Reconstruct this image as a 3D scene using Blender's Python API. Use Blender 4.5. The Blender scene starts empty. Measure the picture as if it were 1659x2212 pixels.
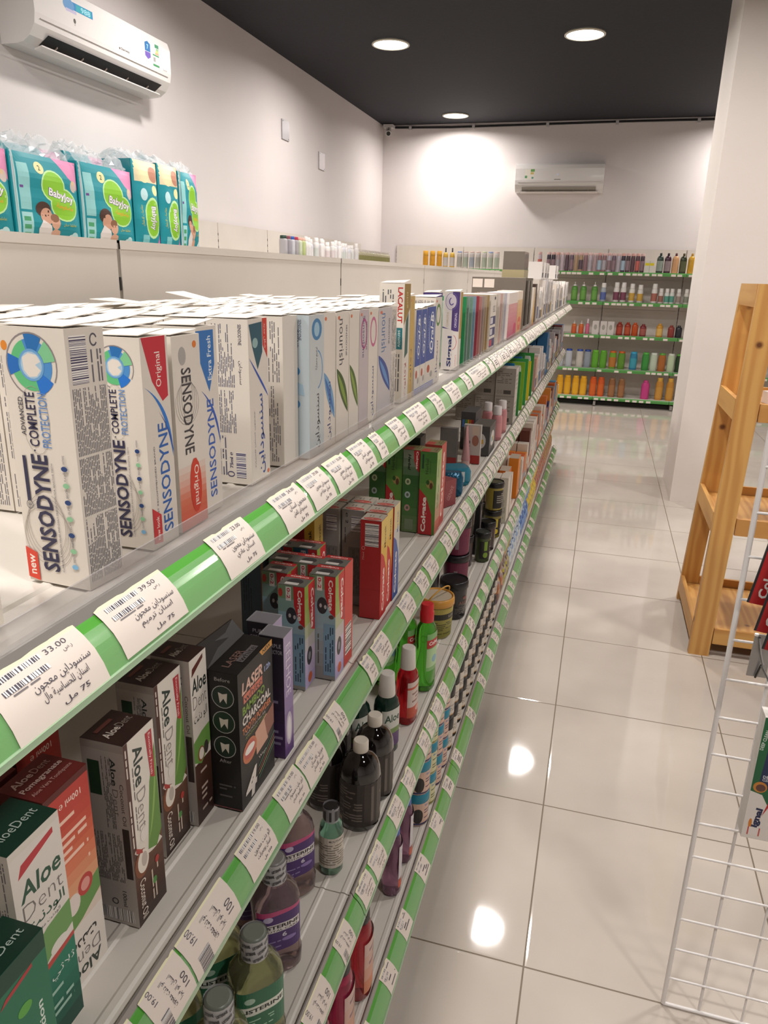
import bpy, math, random
from mathutils import Vector, Matrix
SC = bpy.context.scene
COL = SC.collection
R = random.Random(11)
PI = math.pi

# ---------------------------------------------------------------- camera
def look(yaw, pitch, roll):
    cy, sy, cp, sp = math.cos(yaw), math.sin(yaw), math.cos(pitch), math.sin(pitch)
    f = Vector((-sy*cp, cy*cp, -sp)); r = Vector((cy, sy, 0)); u = r.cross(f)
    r2 = math.cos(roll)*r + math.sin(roll)*u
    u2 = -math.sin(roll)*r + math.cos(roll)*u
    return Matrix((( r2.x, u2.x, -f.x), (r2.y, u2.y, -f.y), (r2.z, u2.z, -f.z)))
cam = bpy.data.cameras.new('camera')
camo = bpy.data.objects.new('camera', cam)
COL.objects.link(camo)
camo.matrix_world = Matrix.Translation((0, 0, 1.5876)) @ look(.27418, .31217, .02622).to_4x4()
cam.sensor_fit = 'HORIZONTAL'
cam.sensor_width = 36.0
cam.lens = 1592.08/1659*36.0
cam.clip_start = .02
cam.dof.use_dof = False
SC.camera = camo

# ---------------------------------------------------------------- world, exposure
w = bpy.data.worlds.new('world'); SC.world = w; w.use_nodes = True
w.node_tree.nodes['Background'].inputs[0].default_value = (1.0, .93, .86, 1)
w.node_tree.nodes['Background'].inputs[1].default_value = .25
SC.view_settings.view_transform = 'Standard'
SC.view_settings.look = 'None'
SC.view_settings.exposure = 0.0
SC.view_settings.gamma = 1.0
SC.view_settings.use_curve_mapping = False
SC.cycles.max_bounces = 8
SC.cycles.diffuse_bounces = 4
SC.cycles.glossy_bounces = 4
SC.cycles.transmission_bounces = 8
SC.cycles.transparent_max_bounces = 10
SC.cycles.sample_clamp_indirect = 4.0
SC.cycles.caustics_reflective = False
SC.cycles.caustics_refractive = False
LAMP_W = 34.0
LAMP_COL = (1.0, .945, .90)
CEIL = 3.49
LAMPS = [(-2.03, 7.04), (-.395, 7.07), (-2.04, 10.06), (-.39, 4.82), (-2.03, 4.5), (2.03, 6.75),
         (1.55, 10.1), (-.39, 2.3), (-2.03, 1.9), (1.6, 2.6), (2.03, 4.7), (-.39, -.2), (1.5, -.3), (-2.03, -.8)]

# ---------------------------------------------------------------- materials
def lin(h):
    if not isinstance(h, str): return tuple(h)[:3]
    h = h.lstrip('#')
    o = []
    for i in (0, 2, 4):
        c = int(h[i:i+2], 16)/255
        o.append(c/12.92 if c <= .04045 else ((c+.055)/1.055)**2.4)
    return tuple(o)
_M = {}
def M(c, rough=.5, metal=0, trans=0, ior=1.45, alpha=1, emit=0, coat=0, spec=.5):
    k = (c, rough, metal, trans, ior, alpha, emit, coat, spec)
    if k in _M: return _M[k]
    m = bpy.data.materials.new('paint_' + str(len(_M))); m.use_nodes = True
    b = m.node_tree.nodes['Principled BSDF']
    b.inputs['Base Color'].default_value = (*lin(c), 1)
    b.inputs['Roughness'].default_value = rough
    b.inputs['Metallic'].default_value = metal
    b.inputs['Transmission Weight'].default_value = trans
    b.inputs['IOR'].default_value = ior
    b.inputs['Alpha'].default_value = alpha
    b.inputs['Coat Weight'].default_value = coat
    b.inputs['Specular IOR Level'].default_value = spec
    if emit:
        b.inputs['Emission Color'].default_value = (*lin(c), 1)
        b.inputs['Emission Strength'].default_value = emit
    _M[k] = m
    return m
def P(c): return M(c, .42)                                # printed card ink
def nodes(m):
    m.use_nodes = True
    return m.node_tree, m.node_tree.nodes, m.node_tree.links, m.node_tree.nodes['Principled BSDF']
def noise_bump(m, scale, strength, detail=3, dist=.01):
    t, n, l, b = nodes(m)
    tc = n.new('ShaderNodeTexCoord'); no = n.new('ShaderNodeTexNoise'); bu = n.new('ShaderNodeBump')
    no.inputs['Scale'].default_value = scale; no.inputs['Detail'].default_value = detail
    bu.inputs['Strength'].default_value = strength; bu.inputs['Distance'].default_value = dist
    l.new(tc.outputs['Object'], no.inputs['Vector']); l.new(no.outputs['Fac'], bu.inputs['Height'])
    l.new(bu.outputs['Normal'], b.inputs['Normal'])
    return m
def noisy(name, c0, c1, scale, rough=.6, detail=4, stretch=(1, 1, 1), bump=0):
    m = bpy.data.materials.new(name); t, n, l, b = nodes(m)
    tc = n.new('ShaderNodeTexCoord'); mp = n.new('ShaderNodeMapping'); no = n.new('ShaderNodeTexNoise'); r = n.new('ShaderNodeValToRGB')
    mp.inputs['Scale'].default_value = stretch
    no.inputs['Scale'].default_value = scale; no.inputs['Detail'].default_value = detail
    r.color_ramp.elements[0].color = (*lin(c0), 1); r.color_ramp.elements[1].color = (*lin(c1), 1)
    r.color_ramp.elements[0].position = .3; r.color_ramp.elements[1].position = .7
    l.new(tc.outputs['Object'], mp.inputs['Vector']); l.new(mp.outputs['Vector'], no.inputs['Vector'])
    l.new(no.outputs['Fac'], r.inputs['Fac']); l.new(r.outputs['Color'], b.inputs['Base Color'])
    b.inputs['Roughness'].default_value = rough
    if bump:
        bu = n.new('ShaderNodeBump'); bu.inputs['Strength'].default_value = bump; bu.inputs['Distance'].default_value = .005
        l.new(no.outputs['Fac'], bu.inputs['Height']); l.new(bu.outputs['Normal'], b.inputs['Normal'])
    return m

# ---------------------------------------------------------------- mesh builder
class MB:
    def __init__(s): s.v = []; s.f = []; s.m = []; s.s = []; s.mats = []
    def mi(s, m):
        if m not in s.mats: s.mats.append(m)
        return s.mats.index(m)
    def add(s, vs, fs, m, smooth=False):
        o = len(s.v); i = s.mi(m)
        s.v.extend([tuple(x) for x in vs])
        for f in fs:
            s.f.append([o+k for k in f]); s.m.append(i); s.s.append(smooth)
    def box(s, a, b, m):
        (x0, y0, z0), (x1, y1, z1) = a, b
        vs = [(x0,y0,z0),(x1,y0,z0),(x1,y1,z0),(x0,y1,z0),(x0,y0,z1),(x1,y0,z1),(x1,y1,z1),(x0,y1,z1)]
        s.add(vs, [(3,2,1,0),(4,5,6,7),(0,1,5,4),(1,2,6,5),(2,3,7,6),(3,0,4,7)], m)
    def hexa(s, p, m):                                    # 8 corners, bottom 4 then top 4
        s.add(p, [(3,2,1,0),(4,5,6,7),(0,1,5,4),(1,2,6,5),(2,3,7,6),(3,0,4,7)], m)
    def prism(s, prof, y0, y1, m, axis='y', smooth=False, close=True):   # profile of (a,b) swept along an axis
        n = len(prof)
        def pt(a, b, t):
            return (a, t, b) if axis == 'y' else ((t, a, b) if axis == 'x' else (a, b, t))
        vs = [pt(a, b, y0) for a, b in prof] + [pt(a, b, y1) for a, b in prof]
        fs = [(i, (i+1) % n, n+(i+1) % n, n+i) for i in range(n if close else n-1)]
        s.add(vs, fs, m, smooth)
        if close: s.add(vs, [tuple(range(n-1, -1, -1)), tuple(range(n, 2*n))], m)
    def loft(s, rings, m, smooth=True, cap0=True, cap1=True, closed=True):
        n = len(rings[0]); vs = [p for r in rings for p in r]
        fs = []
        for k in range(len(rings)-1):
            for i in range(n if closed else n-1):
                j = (i+1) % n
                fs.append((k*n+i, k*n+j, (k+1)*n+j, (k+1)*n+i))
        s.add(vs, fs, m, smooth)
        if cap0: s.add(rings[0], [tuple(range(n-1, -1, -1))], m)
        if cap1: s.add(rings[-1], [tuple(range(n))], m)
    def tube(s, path, r, m, n=8, cap=True):
        rings = []
        P_ = [Vector(p) for p in path]
        for i, p in enumerate(P_):
            d = (P_[min(i+1, len(P_)-1)] - P_[max(i-1, 0)]).normalized()
            a = d.cross(Vector((0, 0, 1)));
            if a.length < .1: a = d.cross(Vector((0, 1, 0)))
            a.normalize(); b = d.cross(a)
            rings.append([p + r*(math.cos(2*PI*k/n)*a + math.sin(2*PI*k/n)*b) for k in range(n)])
        s.loft(rings, m, True, cap, cap)
    def lathe(s, prof, m, n=20, ex=2, ctr=(0, 0), ry=1.0, smooth=True, cap0=True, cap1=True):
        """prof: (r, z) or (rx, ry, z); ex = superellipse exponent"""
        rings = []
        for q in prof:
            rx, rv, z = (q[0], q[0]*ry, q[1]) if len(q) == 2 else q
            rg = []
            for k in range(n):
                t = 2*PI*k/n; c, d = math.cos(t), math.sin(t)
                rg.append((ctr[0]+rx*math.copysign(abs(c)**(2/ex), c), ctr[1]+rv*math.copysign(abs(d)**(2/ex), d), z))
            rings.append(rg)
        s.loft(rings, m, smooth, cap0, cap1)
    def art(s, a, fn):
        for (mat, vs, fs, lay) in a.it:
            s.add([fn(u, v, .00008 + .00002*lay) for u, v in vs], fs, mat)
    def build(s, name, parent=None, loc=(0, 0, 0), rot=0, label=None):
        me = bpy.data.meshes.new(name)
        me.from_pydata(s.v, [], s.f)
        for m in s.mats: me.materials.append(m)
        me.polygons.foreach_set('material_index', s.m)
        me.polygons.foreach_set('use_smooth', s.s)
        me.update()
        o = bpy.data.objects.new(name, me); COL.objects.link(o)
        o.location = loc
        if rot: o.rotation_euler = (0, 0, rot) if not isinstance(rot, tuple) else rot
        if parent: o.parent = parent
        if label: o['label'] = label
        return o

def tag(o, label, cat, group=None):
    o['label'] = label; o['category'] = cat
    if group: o['group'] = group
    return o
def thing(name, label, cat, loc=(0, 0, 0), rot=0, group=None):
    o = bpy.data.objects.new(name, None); COL.objects.link(o)
    o.empty_display_size = .05
    o.location = loc; o.rotation_euler = rot if isinstance(rot, tuple) else (0, 0, rot)
    return tag(o, label, cat, group)
def struct(mb, name, label=None):
    o = mb.build(name); o['kind'] = 'structure'
    if label: o['label'] = label
    return o
def copy_tree(o, loc, rot=None, label=None, group=None, parent=None):
    c = o.copy(); COL.objects.link(c)
    if parent: c.parent = parent
    else:
        c.location = loc
        if rot is not None: c.rotation_euler = rot if isinstance(rot, tuple) else (0, 0, rot)
        if label: c['label'] = label
        if group: c['group'] = group
    for k in o.children: copy_tree(k, None, parent=c)
    return c

ORD = ['first', 'second', 'third', 'fourth', 'fifth', 'sixth', 'seventh', 'eighth', 'ninth', 'tenth', 'eleventh', 'twelfth', 'thirteenth', 'fourteenth', 'fifteenth', 'sixteenth', 'seventeenth', 'eighteenth', 'nineteenth', 'twentieth'] + ['twenty-'+q for q in ('first', 'second', 'third', 'fourth', 'fifth', 'sixth', 'seventh', 'eighth', 'ninth')]
_CN = {'white': 'dcd8d4', 'cream': 'd0c4b4', 'light grey': 'b4b0b0', 'grey': '8c8884', 'dark brown': '3a2420', 'orange': 'c86a28', 'blue': '2468a0', 'dark blue': '2c3c70', 'red': '9c3030', 'yellow': 'd8b030', 'sky blue': '4a9ac0', 'green': '2f8a3c', 'lime green': '7fb030', 'mauve': '9a7c88', 'dark mauve': '4a3a44', 'tan': 'a88c70', 'pink': 'd090a0', 'dark': '2a2a2c', 'pale lilac': 'c4bccc'}
def cname(c):
    a = [int(c[i:i+2], 16) for i in (0, 2, 4)]
    return min(_CN, key=lambda k: sum((a[j]-int(_CN[k][2*j:2*j+2], 16))**2 for j in range(3)))
_used = {}
def bay_word(y): return ['first', 'second', 'third', 'fourth', 'fifth', 'sixth', 'last'][max(0, min(6, int((y-.012)/.955)))]
def nth(key):
    _used[key] = _used.get(key, 0)+1
    return ORD[min(len(ORD)-1, _used[key]-1)]

# ---------------------------------------------------------------- lettering
_tc = {}
_curve = bpy.data.curves.new('lettering', 'FONT'); _curve.resolution_u = 2
_tobj = bpy.data.objects.new('lettering', _curve)
_AR = dict(zip('اأآبةتثجحخدذرزسشصضطظعغفقكلمنهوىيئ',
  [(0xFE8D,2),(0xFE83,2),(0xFE81,2),(0xFE8F,4),(0xFE93,2),(0xFE95,4),(0xFE99,4),(0xFE9D,4),(0xFEA1,4),(0xFEA5,4),(0xFEA9,2),(0xFEAB,2),(0xFEAD,2),(0xFEAF,2),
   (0xFEB1,4),(0xFEB5,4),(0xFEB9,4),(0xFEBD,4),(0xFEC1,4),(0xFEC5,4),(0xFEC9,4),(0xFECD,4),(0xFED1,4),(0xFED5,4),(0xFED9,4),(0xFEDD,4),(0xFEE1,4),(0xFEE5,4),(0xFEE9,4),(0xFEED,2),(0xFEEF,2),(0xFEF1,4),(0xFE89,4)]))
def shape_ar(s):
    out = []
    for word in s.split(' '):
        if not any(c in _AR for c in word): out.append(word); continue
        g = []; prev = False; i = 0
        while i < len(word):
            c = word[i]
            if c == 'ل' and i+1 < len(word) and word[i+1] == 'ا':
                g.append(chr(0xFEFC if prev else 0xFEFB)); prev = False; i += 2; continue
            if c not in _AR: g.append(c); prev = False; i += 1; continue
            base, n = _AR[c]
            nxt = i+1 < len(word) and word[i+1] in _AR
            if n == 2: g.append(chr(base + (1 if prev else 0))); prev = False
            else:
                g.append(chr(base + ((3 if nxt else 1) if prev else (2 if nxt else 0)))); prev = nxt
            i += 1
        out.append(''.join(reversed(g)))
    return ' '.join(reversed(out))
def glyphs(s, bold=0, shear=0):
    k = (s, bold, shear)
    if k not in _tc:
        _curve.body = shape_ar(s) if any(c in _AR for c in s) else s
        _curve.offset = bold; _curve.shear = shear
        _curve.resolution_u = 1 if any(c in _AR for c in s) else 2
        m = _tobj.to_mesh()
        vs = [(q.co.x, q.co.y) for q in m.vertices]; fs = [tuple(p.vertices) for p in m.polygons]
        _tobj.to_mesh_clear()
        x0 = min(a for a, b in vs); x1 = max(a for a, b in vs); y0 = min(b for a, b in vs); y1 = max(b for a, b in vs)
        _tc[k] = (vs, fs, x0, x1, y0, y1)
    return _tc[k]

class Art:
    """flat print in metres: u to the right, v up"""
    def __init__(s): s.it = []; s.n = 0
    def _a(s, c, vs, fs):
        s.it.append((c if not isinstance(c, str) else P(c), vs, fs, s.n)); s.n += 1
        return s
    def rect(s, x0, y0, x1, y1, c, nu=1, nv=1):
        vs = [(x0+(x1-x0)*i/nu, y0+(y1-y0)*j/nv) for j in range(nv+1) for i in range(nu+1)]
        fs = [(j*(nu+1)+i, j*(nu+1)+i+1, (j+1)*(nu+1)+i+1, (j+1)*(nu+1)+i) for j in range(nv) for i in range(nu)]
        return s._a(c, vs, fs)
    def poly(s, pts, c): return s._a(c, list(pts), [tuple(range(len(pts)))])
    def ell(s, cx, cy, rx, ry, c, n=18, rot=0):
        cr, sr = math.cos(rot), math.sin(rot); pts = []
        for k in range(n):
            a, b = rx*math.cos(2*PI*k/n), ry*math.sin(2*PI*k/n)
            pts.append((cx+a*cr-b*sr, cy+a*sr+b*cr))
        return s.poly(pts, c)
    def ring(s, cx, cy, rx, ry, t, c, a0=0, a1=360, n=20, rot=0):
        vs = []; fs = []; cr, sr = math.cos(rot), math.sin(rot)
        for k in range(n+1):
            a = math.radians(a0+(a1-a0)*k/n)
            for q in (0, t):
                x, y = (rx-q)*math.cos(a), (ry-q)*math.sin(a)
                vs.append((cx+x*cr-y*sr, cy+x*sr+y*cr))
        fs = [(2*k, 2*k+1, 2*k+3, 2*k+2) for k in range(n)]
        return s._a(c, vs, fs)
    def grad(s, x0, y0, x1, y1, cols, n=12):              # printed vertical blend
        cs = [lin(c) for c in cols]
        for k in range(n):
            t = (k+.5)/n*(len(cs)-1); i = min(int(t), len(cs)-2); f = t-i
            c = tuple(round(cs[i][j]*(1-f)+cs[i+1][j]*f, 3) for j in range(3))
            s.rect(x0, y0+(y1-y0)*k/n, x1, y0+(y1-y0)*(k+1)/n, M(c, .42)); s.n -= 1
        s.n += 1
        return s
    def text(s, t, cx, cy, L, H, c, rot=0, bold=0, it=0):
        vs, fs, x0, x1, y0, y1 = glyphs(t, bold, it)
        sx, sy = L/(x1-x0), H/(y1-y0); r = math.radians(rot); cr, sr = math.cos(r), math.sin(r)
        o = []
        for a, b in vs:
            a = (a-(x0+x1)/2)*sx; b = (b-(y0+y1)/2)*sy
            o.append((cx+a*cr-b*sr, cy+a*sr+b*cr))
        return s._a(c, o, fs)
    def fine(s, x0, y0, x1, y1, rows, c, vert=False, seed=1, dens=.8):    # rows of tiny print
        rr = random.Random(seed); vs = []; fs = []
        W, H = (y1-y0, x1-x0) if vert else (x1-x0, y1-y0)
        for i in range(rows):
            b = (i+.25)/rows*H; t = b+.45*H/rows; u = 0
            end = W*(1 if rr.random() < .75 else rr.uniform(.4, .9))
            while u < end:
                l = rr.uniform(1.2, 5)*H/rows
                e = min(u+l, end)
                if rr.random() < dens:
                    q = [(u, b), (e, b), (e, t), (u, t)]
                    k = len(vs)
                    vs += [(x0+bb, y0+uu) if vert else (x0+uu, y0+bb) for uu, bb in q]; fs.append((k, k+1, k+2, k+3))
                u = e+.5*H/rows
        return s._a(c, vs, fs) if fs else s
    def bars(s, x0, y0, x1, y1, c='26262e', n=26, vert=False, seed=3):
        rr = random.Random(seed); vs = []; fs = []; a = 0; L = (y1-y0) if vert else (x1-x0)
        s.rect(x0, y0, x1, y1, 'f2eee9')
        wd = [rr.choice((.6, 1, 1.7)) for _ in range(2*n)]; sc = L/sum(wd); pos = 0
        for i, q in enumerate(wd):
            if i % 2 == 0:
                k = len(vs); e = pos+q*sc
                vs += ([(x0, y0+pos), (x1, y0+pos), (x1, y0+e), (x0, y0+e)] if vert else [(x0+pos, y0), (x0+e, y0), (x0+e, y1), (x0+pos, y1)])
                fs.append((k, k+1, k+2, k+3))
            pos += q*sc
        return s._a(c, vs, fs)
    def swoosh(s, p0, c0, p1, d0, d1, c, n=14):           # lens between two quadratic arcs
        def q(a, b, e, t): return tuple((1-t)**2*a[i]+2*t*(1-t)*b[i]+t*t*e[i] for i in (0, 1))
        ca = (c0[0]+d0, c0[1]+d1)
        A_ = [q(p0, c0, p1, k/n) for k in range(n+1)]; B_ = [q(p0, ca, p1, k/n) for k in range(n+1)]
        vs = []; fs = []
        for k in range(n+1): vs += [A_[k], B_[k]]
        fs = [(2*k, 2*k+1, 2*k+3, 2*k+2) for k in range(n)]
        return s._a(c, vs, fs)

def strips(art, N, u0=0.0, u1=1.0):
    """cut every printed shape along N columns so that it can follow a curved wall"""
    du = (u1-u0)/N; out = []
    for mat, vs, fs, lay in art.it:
        nv = []; nf = []
        for f in fs:
            pts = [vs[i] for i in f]
            a = min(p[0] for p in pts); b = max(p[0] for p in pts)
            k0 = int(math.floor((a-u0)/du+1e-6)); k1 = int(math.ceil((b-u0)/du-1e-6))
            for k in range(k0, max(k1, k0+1)):
                q = pts
                if k1-k0 > 1:
                    for lim, sg in ((u0+k*du, 1), (u0+(k+1)*du, -1)):
                        r = []
                        for i in range(len(q)):
                            p, s_ = q[i], q[(i+1) % len(q)]
                            ip, is_ = sg*(p[0]-lim) >= -1e-12, sg*(s_[0]-lim) >= -1e-12
                            if ip: r.append(p)
                            if ip != is_:
                                t = (lim-p[0])/(s_[0]-p[0]); r.append((lim, p[1]+t*(s_[1]-p[1])))
                        q = r
                        if len(q) < 3: break
                if len(q) >= 3:
                    o = len(nv); nv += q; nf.append(tuple(range(o, o+len(q))))
        if nf: out.append((mat, nv, nf, lay))
    art2 = Art(); art2.it = out
    return art2
def wrap_fn(N, pos):
    """piecewise flat wall of N columns; pos(u, o) -> (x, y)"""
    def f(u, o):
        k = min(N-1, max(0, int(math.floor(u*N)))); t = u*N-k
        a, b = pos(k/N, o), pos((k+1)/N, o)
        return (a[0]+(b[0]-a[0])*t, a[1]+(b[1]-a[1])*t)
    return f

# ---------------------------------------------------------------- generic carton
def carton_mb(d, wy, h, base, F=None, S=None, T=None, top=None, flap=0, B=None):
    """front at x=0 (faces the aisle), near side at y=0, bottom at z=0"""
    mb = MB(); m = base if not isinstance(base, str) else M(base, .5)
    mb.box((-d, 0, 0), (0, wy, h), m)
    if F: mb.art(F, lambda u, v, o: (o, u, v))
    if S: mb.art(S, lambda u, v, o: (u-d, -o, v))
    if T: mb.art(T, lambda u, v, o: (-v, u, h+.0006+o))
    if top: mb.add([(-d, 0, h+.0003), (0, 0, h+.0003), (0, wy, h+.0003), (-d, wy, h+.0003)], [(0, 1, 2, 3)], P(top))
    if flap:                                              # tuck flap lifted a little at one edge
        a = flap*R.uniform(.5, 1.3); e = .0006
        mb.hexa([(-d+.001, .001, h+e), (-.001, .001, h+e+a*.2), (-.001, wy-.001, h+e+a), (-d+.001, wy-.001, h+e+a*.5),
                 (-d+.001, .001, h+2*e), (-.001, .001, h+2*e+a*.2), (-.001, wy-.001, h+2*e+a), (-d+.001, wy-.001, h+2*e+a*.5)], m)
    return mb
# ================================================================= the room
XL, XR, YB, YF = -3.13, 4.6, 10.6, -3.2
wall = noisy('wall_paint', 'd8d1d0', 'ded7d5', 1.5, .75, bump=.02)
def wallbox(name, a, b, label):
    mb = MB(); mb.box(a, b, wall); return struct(mb, name, label)
wallbox('wall_left', (XL-.1, YF, 0), (XL, YB, CEIL), 'tall white painted wall on the left')
wallbox('wall_back', (XL-.1, YB, 0), (XR+.1, YB+.1, CEIL), 'white painted end wall of the shop')
wallbox('wall_right', (XR, YF, 0), (XR+.1, YB, CEIL), 'white wall on the right')
wallbox('wall_front', (XL-.1, YF-.1, 0), (XR+.1, YF, CEIL), 'white wall behind the viewer')
ceil_m = noisy('ceiling_paint', '12131b', '171922', 30, .8, bump=.1)
mb = MB(); mb.box((XL-.1, YF-.1, CEIL), (XR+.1, YB+.1, CEIL+.1), ceil_m)
struct(mb, 'ceiling', 'near black painted ceiling')
# polished tiles, 0.6 m, with real joints from a brick-free grid computed on the position
ft = bpy.data.materials.new('polished_tile'); t, n, l, b = nodes(ft)
geo = n.new('ShaderNodeNewGeometry'); sep = n.new('ShaderNodeSeparateXYZ'); l.new(geo.outputs['Position'], sep.inputs[0])
def mth(op, a, bb=None, c=None):
    q = n.new('ShaderNodeMath'); q.operation = op
    for i, x in enumerate((a, bb, c)):
        if x is None: continue
        if isinstance(x, (int, float)): q.inputs[i].default_value = x
        else: l.new(x, q.inputs[i])
    return q.outputs[0]
def joint(ax, off):
    s_ = mth('DIVIDE', mth('SUBTRACT', sep.outputs[ax], off), .6)
    fr = mth('FRACT', mth('ADD', s_, 100.0))
    ed = mth('MINIMUM', fr, mth('SUBTRACT', 1.0, fr))
    return mth('FLOOR', mth('ADD', s_, 100.0)), ed
ix, ex_ = joint(0, -.01625); iy, ey_ = joint(1, 1.41186)
edge = mth('MINIMUM', ex_, ey_)
line = mth('LESS_THAN', edge, .0036)
cmb = n.new('ShaderNodeCombineXYZ'); l.new(ix, cmb.inputs[0]); l.new(iy, cmb.inputs[1])
wn = n.new('ShaderNodeTexWhiteNoise'); wn.noise_dimensions = '2D'; l.new(cmb.outputs[0], wn.inputs['Vector'])
no = n.new('ShaderNodeTexNoise'); no.inputs['Scale'].default_value = 2.2; no.inputs['Detail'].default_value = 5
l.new(geo.outputs['Position'], no.inputs['Vector'])
rp = n.new('ShaderNodeValToRGB'); rp.color_ramp.elements[0].position = .3; rp.color_ramp.elements[1].position = .72
rp.color_ramp.elements[0].color = (*lin('b7ada3'), 1); rp.color_ramp.elements[1].color = (*lin('c6bdb3'), 1)
l.new(no.outputs['Fac'], rp.inputs['Fac'])
mx = n.new('ShaderNodeMix'); mx.data_type = 'RGBA'; l.new(line, mx.inputs[0]); l.new(rp.outputs[0], mx.inputs[6])
mx.inputs[7].default_value = (*lin('6e6150'), 1); l.new(mx.outputs[2], b.inputs['Base Color'])
l.new(mth('MULTIPLY_ADD', line, .5, .05), b.inputs['Roughness'])
b.inputs['IOR'].default_value = 1.5
# every tile tips a hair its own way, so reflections break at the joints
vm = n.new('ShaderNodeVectorMath'); vm.operation = 'SUBTRACT'; l.new(wn.outputs['Color'], vm.inputs[0]); vm.inputs[1].default_value = (.5, .5, .5)
v2 = n.new('ShaderNodeVectorMath'); v2.operation = 'MULTIPLY'; l.new(vm.outputs[0], v2.inputs[0]); v2.inputs[1].default_value = (.006, .006, 0)
n2 = n.new('ShaderNodeTexNoise'); n2.inputs['Scale'].default_value = 3.5; n2.inputs['Detail'].default_value = 1
l.new(geo.outputs['Position'], n2.inputs['Vector'])
bu = n.new('ShaderNodeBump'); bu.inputs['Strength'].default_value = .12; bu.inputs['Distance'].default_value = .008
hh = mth('ADD', n2.outputs['Fac'], mth('MULTIPLY', mth('MINIMUM', edge, .012), 40.0)); l.new(hh, bu.inputs['Height'])
v3 = n.new('ShaderNodeVectorMath'); v3.operation = 'ADD'; l.new(bu.outputs[0], v3.inputs[0]); l.new(v2.outputs[0], v3.inputs[1])
v4 = n.new('ShaderNodeVectorMath'); v4.operation = 'NORMALIZE'; l.new(v3.outputs[0], v4.inputs[0]); l.new(v4.outputs[0], b.inputs['Normal'])
mb = MB(); mb.box((XL-.1, YF-.1, -.1), (XR+.1, YB+.1, 0), ft); struct(mb, 'floor', 'pale polished floor tiles with brown joints')
# square pillar
mb = MB(); mb.box((.63, 5.757, 0), (1.10, 6.498, CEIL), noisy('pillar_paint', 'd8d0ca', 'ded6d0', 2, .7)); struct(mb, 'trim_1', 'white square pillar running from floor to ceiling')
# dark conduit with clips along the top of the end wall
mb = MB(); dk = M('15151a', .6)
mb.tube([(XL+.05, YB-.015, CEIL-.03), (-2.2, YB-.015, CEIL-.045), (0, YB-.015, CEIL-.03), (2, YB-.015, CEIL-.035), (XR-.05, YB-.015, CEIL-.03)], .012, dk)
o = struct(mb, 'trim_2', 'black cable run under the ceiling on the end wall')
for x in (-2.75, -1.9, -.95, -.1, .85, 1.8, 2.7):
    m_ = MB(); m_.box((x-.018, YB-.03, CEIL-.065), (x+.018, YB-.001, CEIL-.015), M('b9b6b8', .5)); m_.build('cable_clip', o)
# ceiling downlights
lens = M((1.0, .93, .82), .4, emit=9.0); rimm = M('c9c3b4', .35, metal=.3)
for i, (x, y) in enumerate(LAMPS):
    where = {0: 'leftmost lit round ceiling light of the nearer two', 1: 'round lit ceiling light right of centre, largest in view',
             2: 'small far lit round ceiling light near the end wall', 6: 'lit round ceiling light past the pillar, at the right edge'}.get(i)
    g = None if where else 'round ceiling lights out of the picture'
    T_ = thing('ceiling_light', where or 'round lit ceiling light outside the photographed view', 'ceiling light', (x, y, CEIL), 0, g)
    m_ = MB(); m_.lathe([(.155, -.004), (.165, -.0005), (.165, -.012), (.150, -.016), (.148, -.006)], rimm, 40, cap0=False, cap1=False); m_.build('rim', T_)
    m_ = MB(); m_.lathe([(.149, -.004), (.149, -.010), (.09, -.011)], lens, 40, cap0=False); m_.build('diffuser', T_)
    L = bpy.data.lights.new('lamp', 'AREA'); L.shape = 'DISK'; L.size = .28; L.energy = LAMP_W; L.color = LAMP_COL; L.spread = math.radians(165)
    lo = bpy.data.objects.new('lamp', L); COL.objects.link(lo); lo.parent = T_; lo.location = (0, 0, -.02)
# camera in the far corner
T_ = thing('security_camera', 'small white security camera in the far corner under the ceiling', 'camera', (XL+.10, YB-.10, CEIL-.03))
m_ = MB(); m_.box((-.06, -.05, -.02), (.07, .09, .02), M('d8d4d2', .4)); m_.build('mount', T_)
m_ = MB(); m_.tube([(0, 0, -.02), (.02, -.05, -.075), (.03, -.10, -.10)], .038, M('d5d2d0', .35), 14); m_.build('housing', T_)
m_ = MB(); m_.tube([(.0305, -.102, -.101), (.033, -.112, -.106)], .026, M('08080a', .15), 14); m_.build('lens', T_, label='black camera lens')
# metal cover plates on the left wall
for (y, z, tx) in ((7.26, 2.875, 'upper'), (8.24, 2.735, 'lower')):
    T_ = thing('wall_plate', ('small grey cover plate on the left wall, nearer and higher one' if tx == 'upper' else 'small grey cover plate on the left wall, farther and lower one'), 'wall plate', (XL, y, z))
    m_ = MB(); m_.box((0.0005, -.085, -.085), (.012, .085, .085), M('aba7aa', .3, metal=.4)); m_.build('cover', T_)
    m_ = MB(); m_.box((.012, -.07, .068), (.014, -.06, .076), M('6c6a6c', .3, metal=.8)); m_.box((.012, .06, -.076), (.014, .07, -.068), M('6c6a6c', .3, metal=.8)); m_.build('screw', T_)

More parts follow.
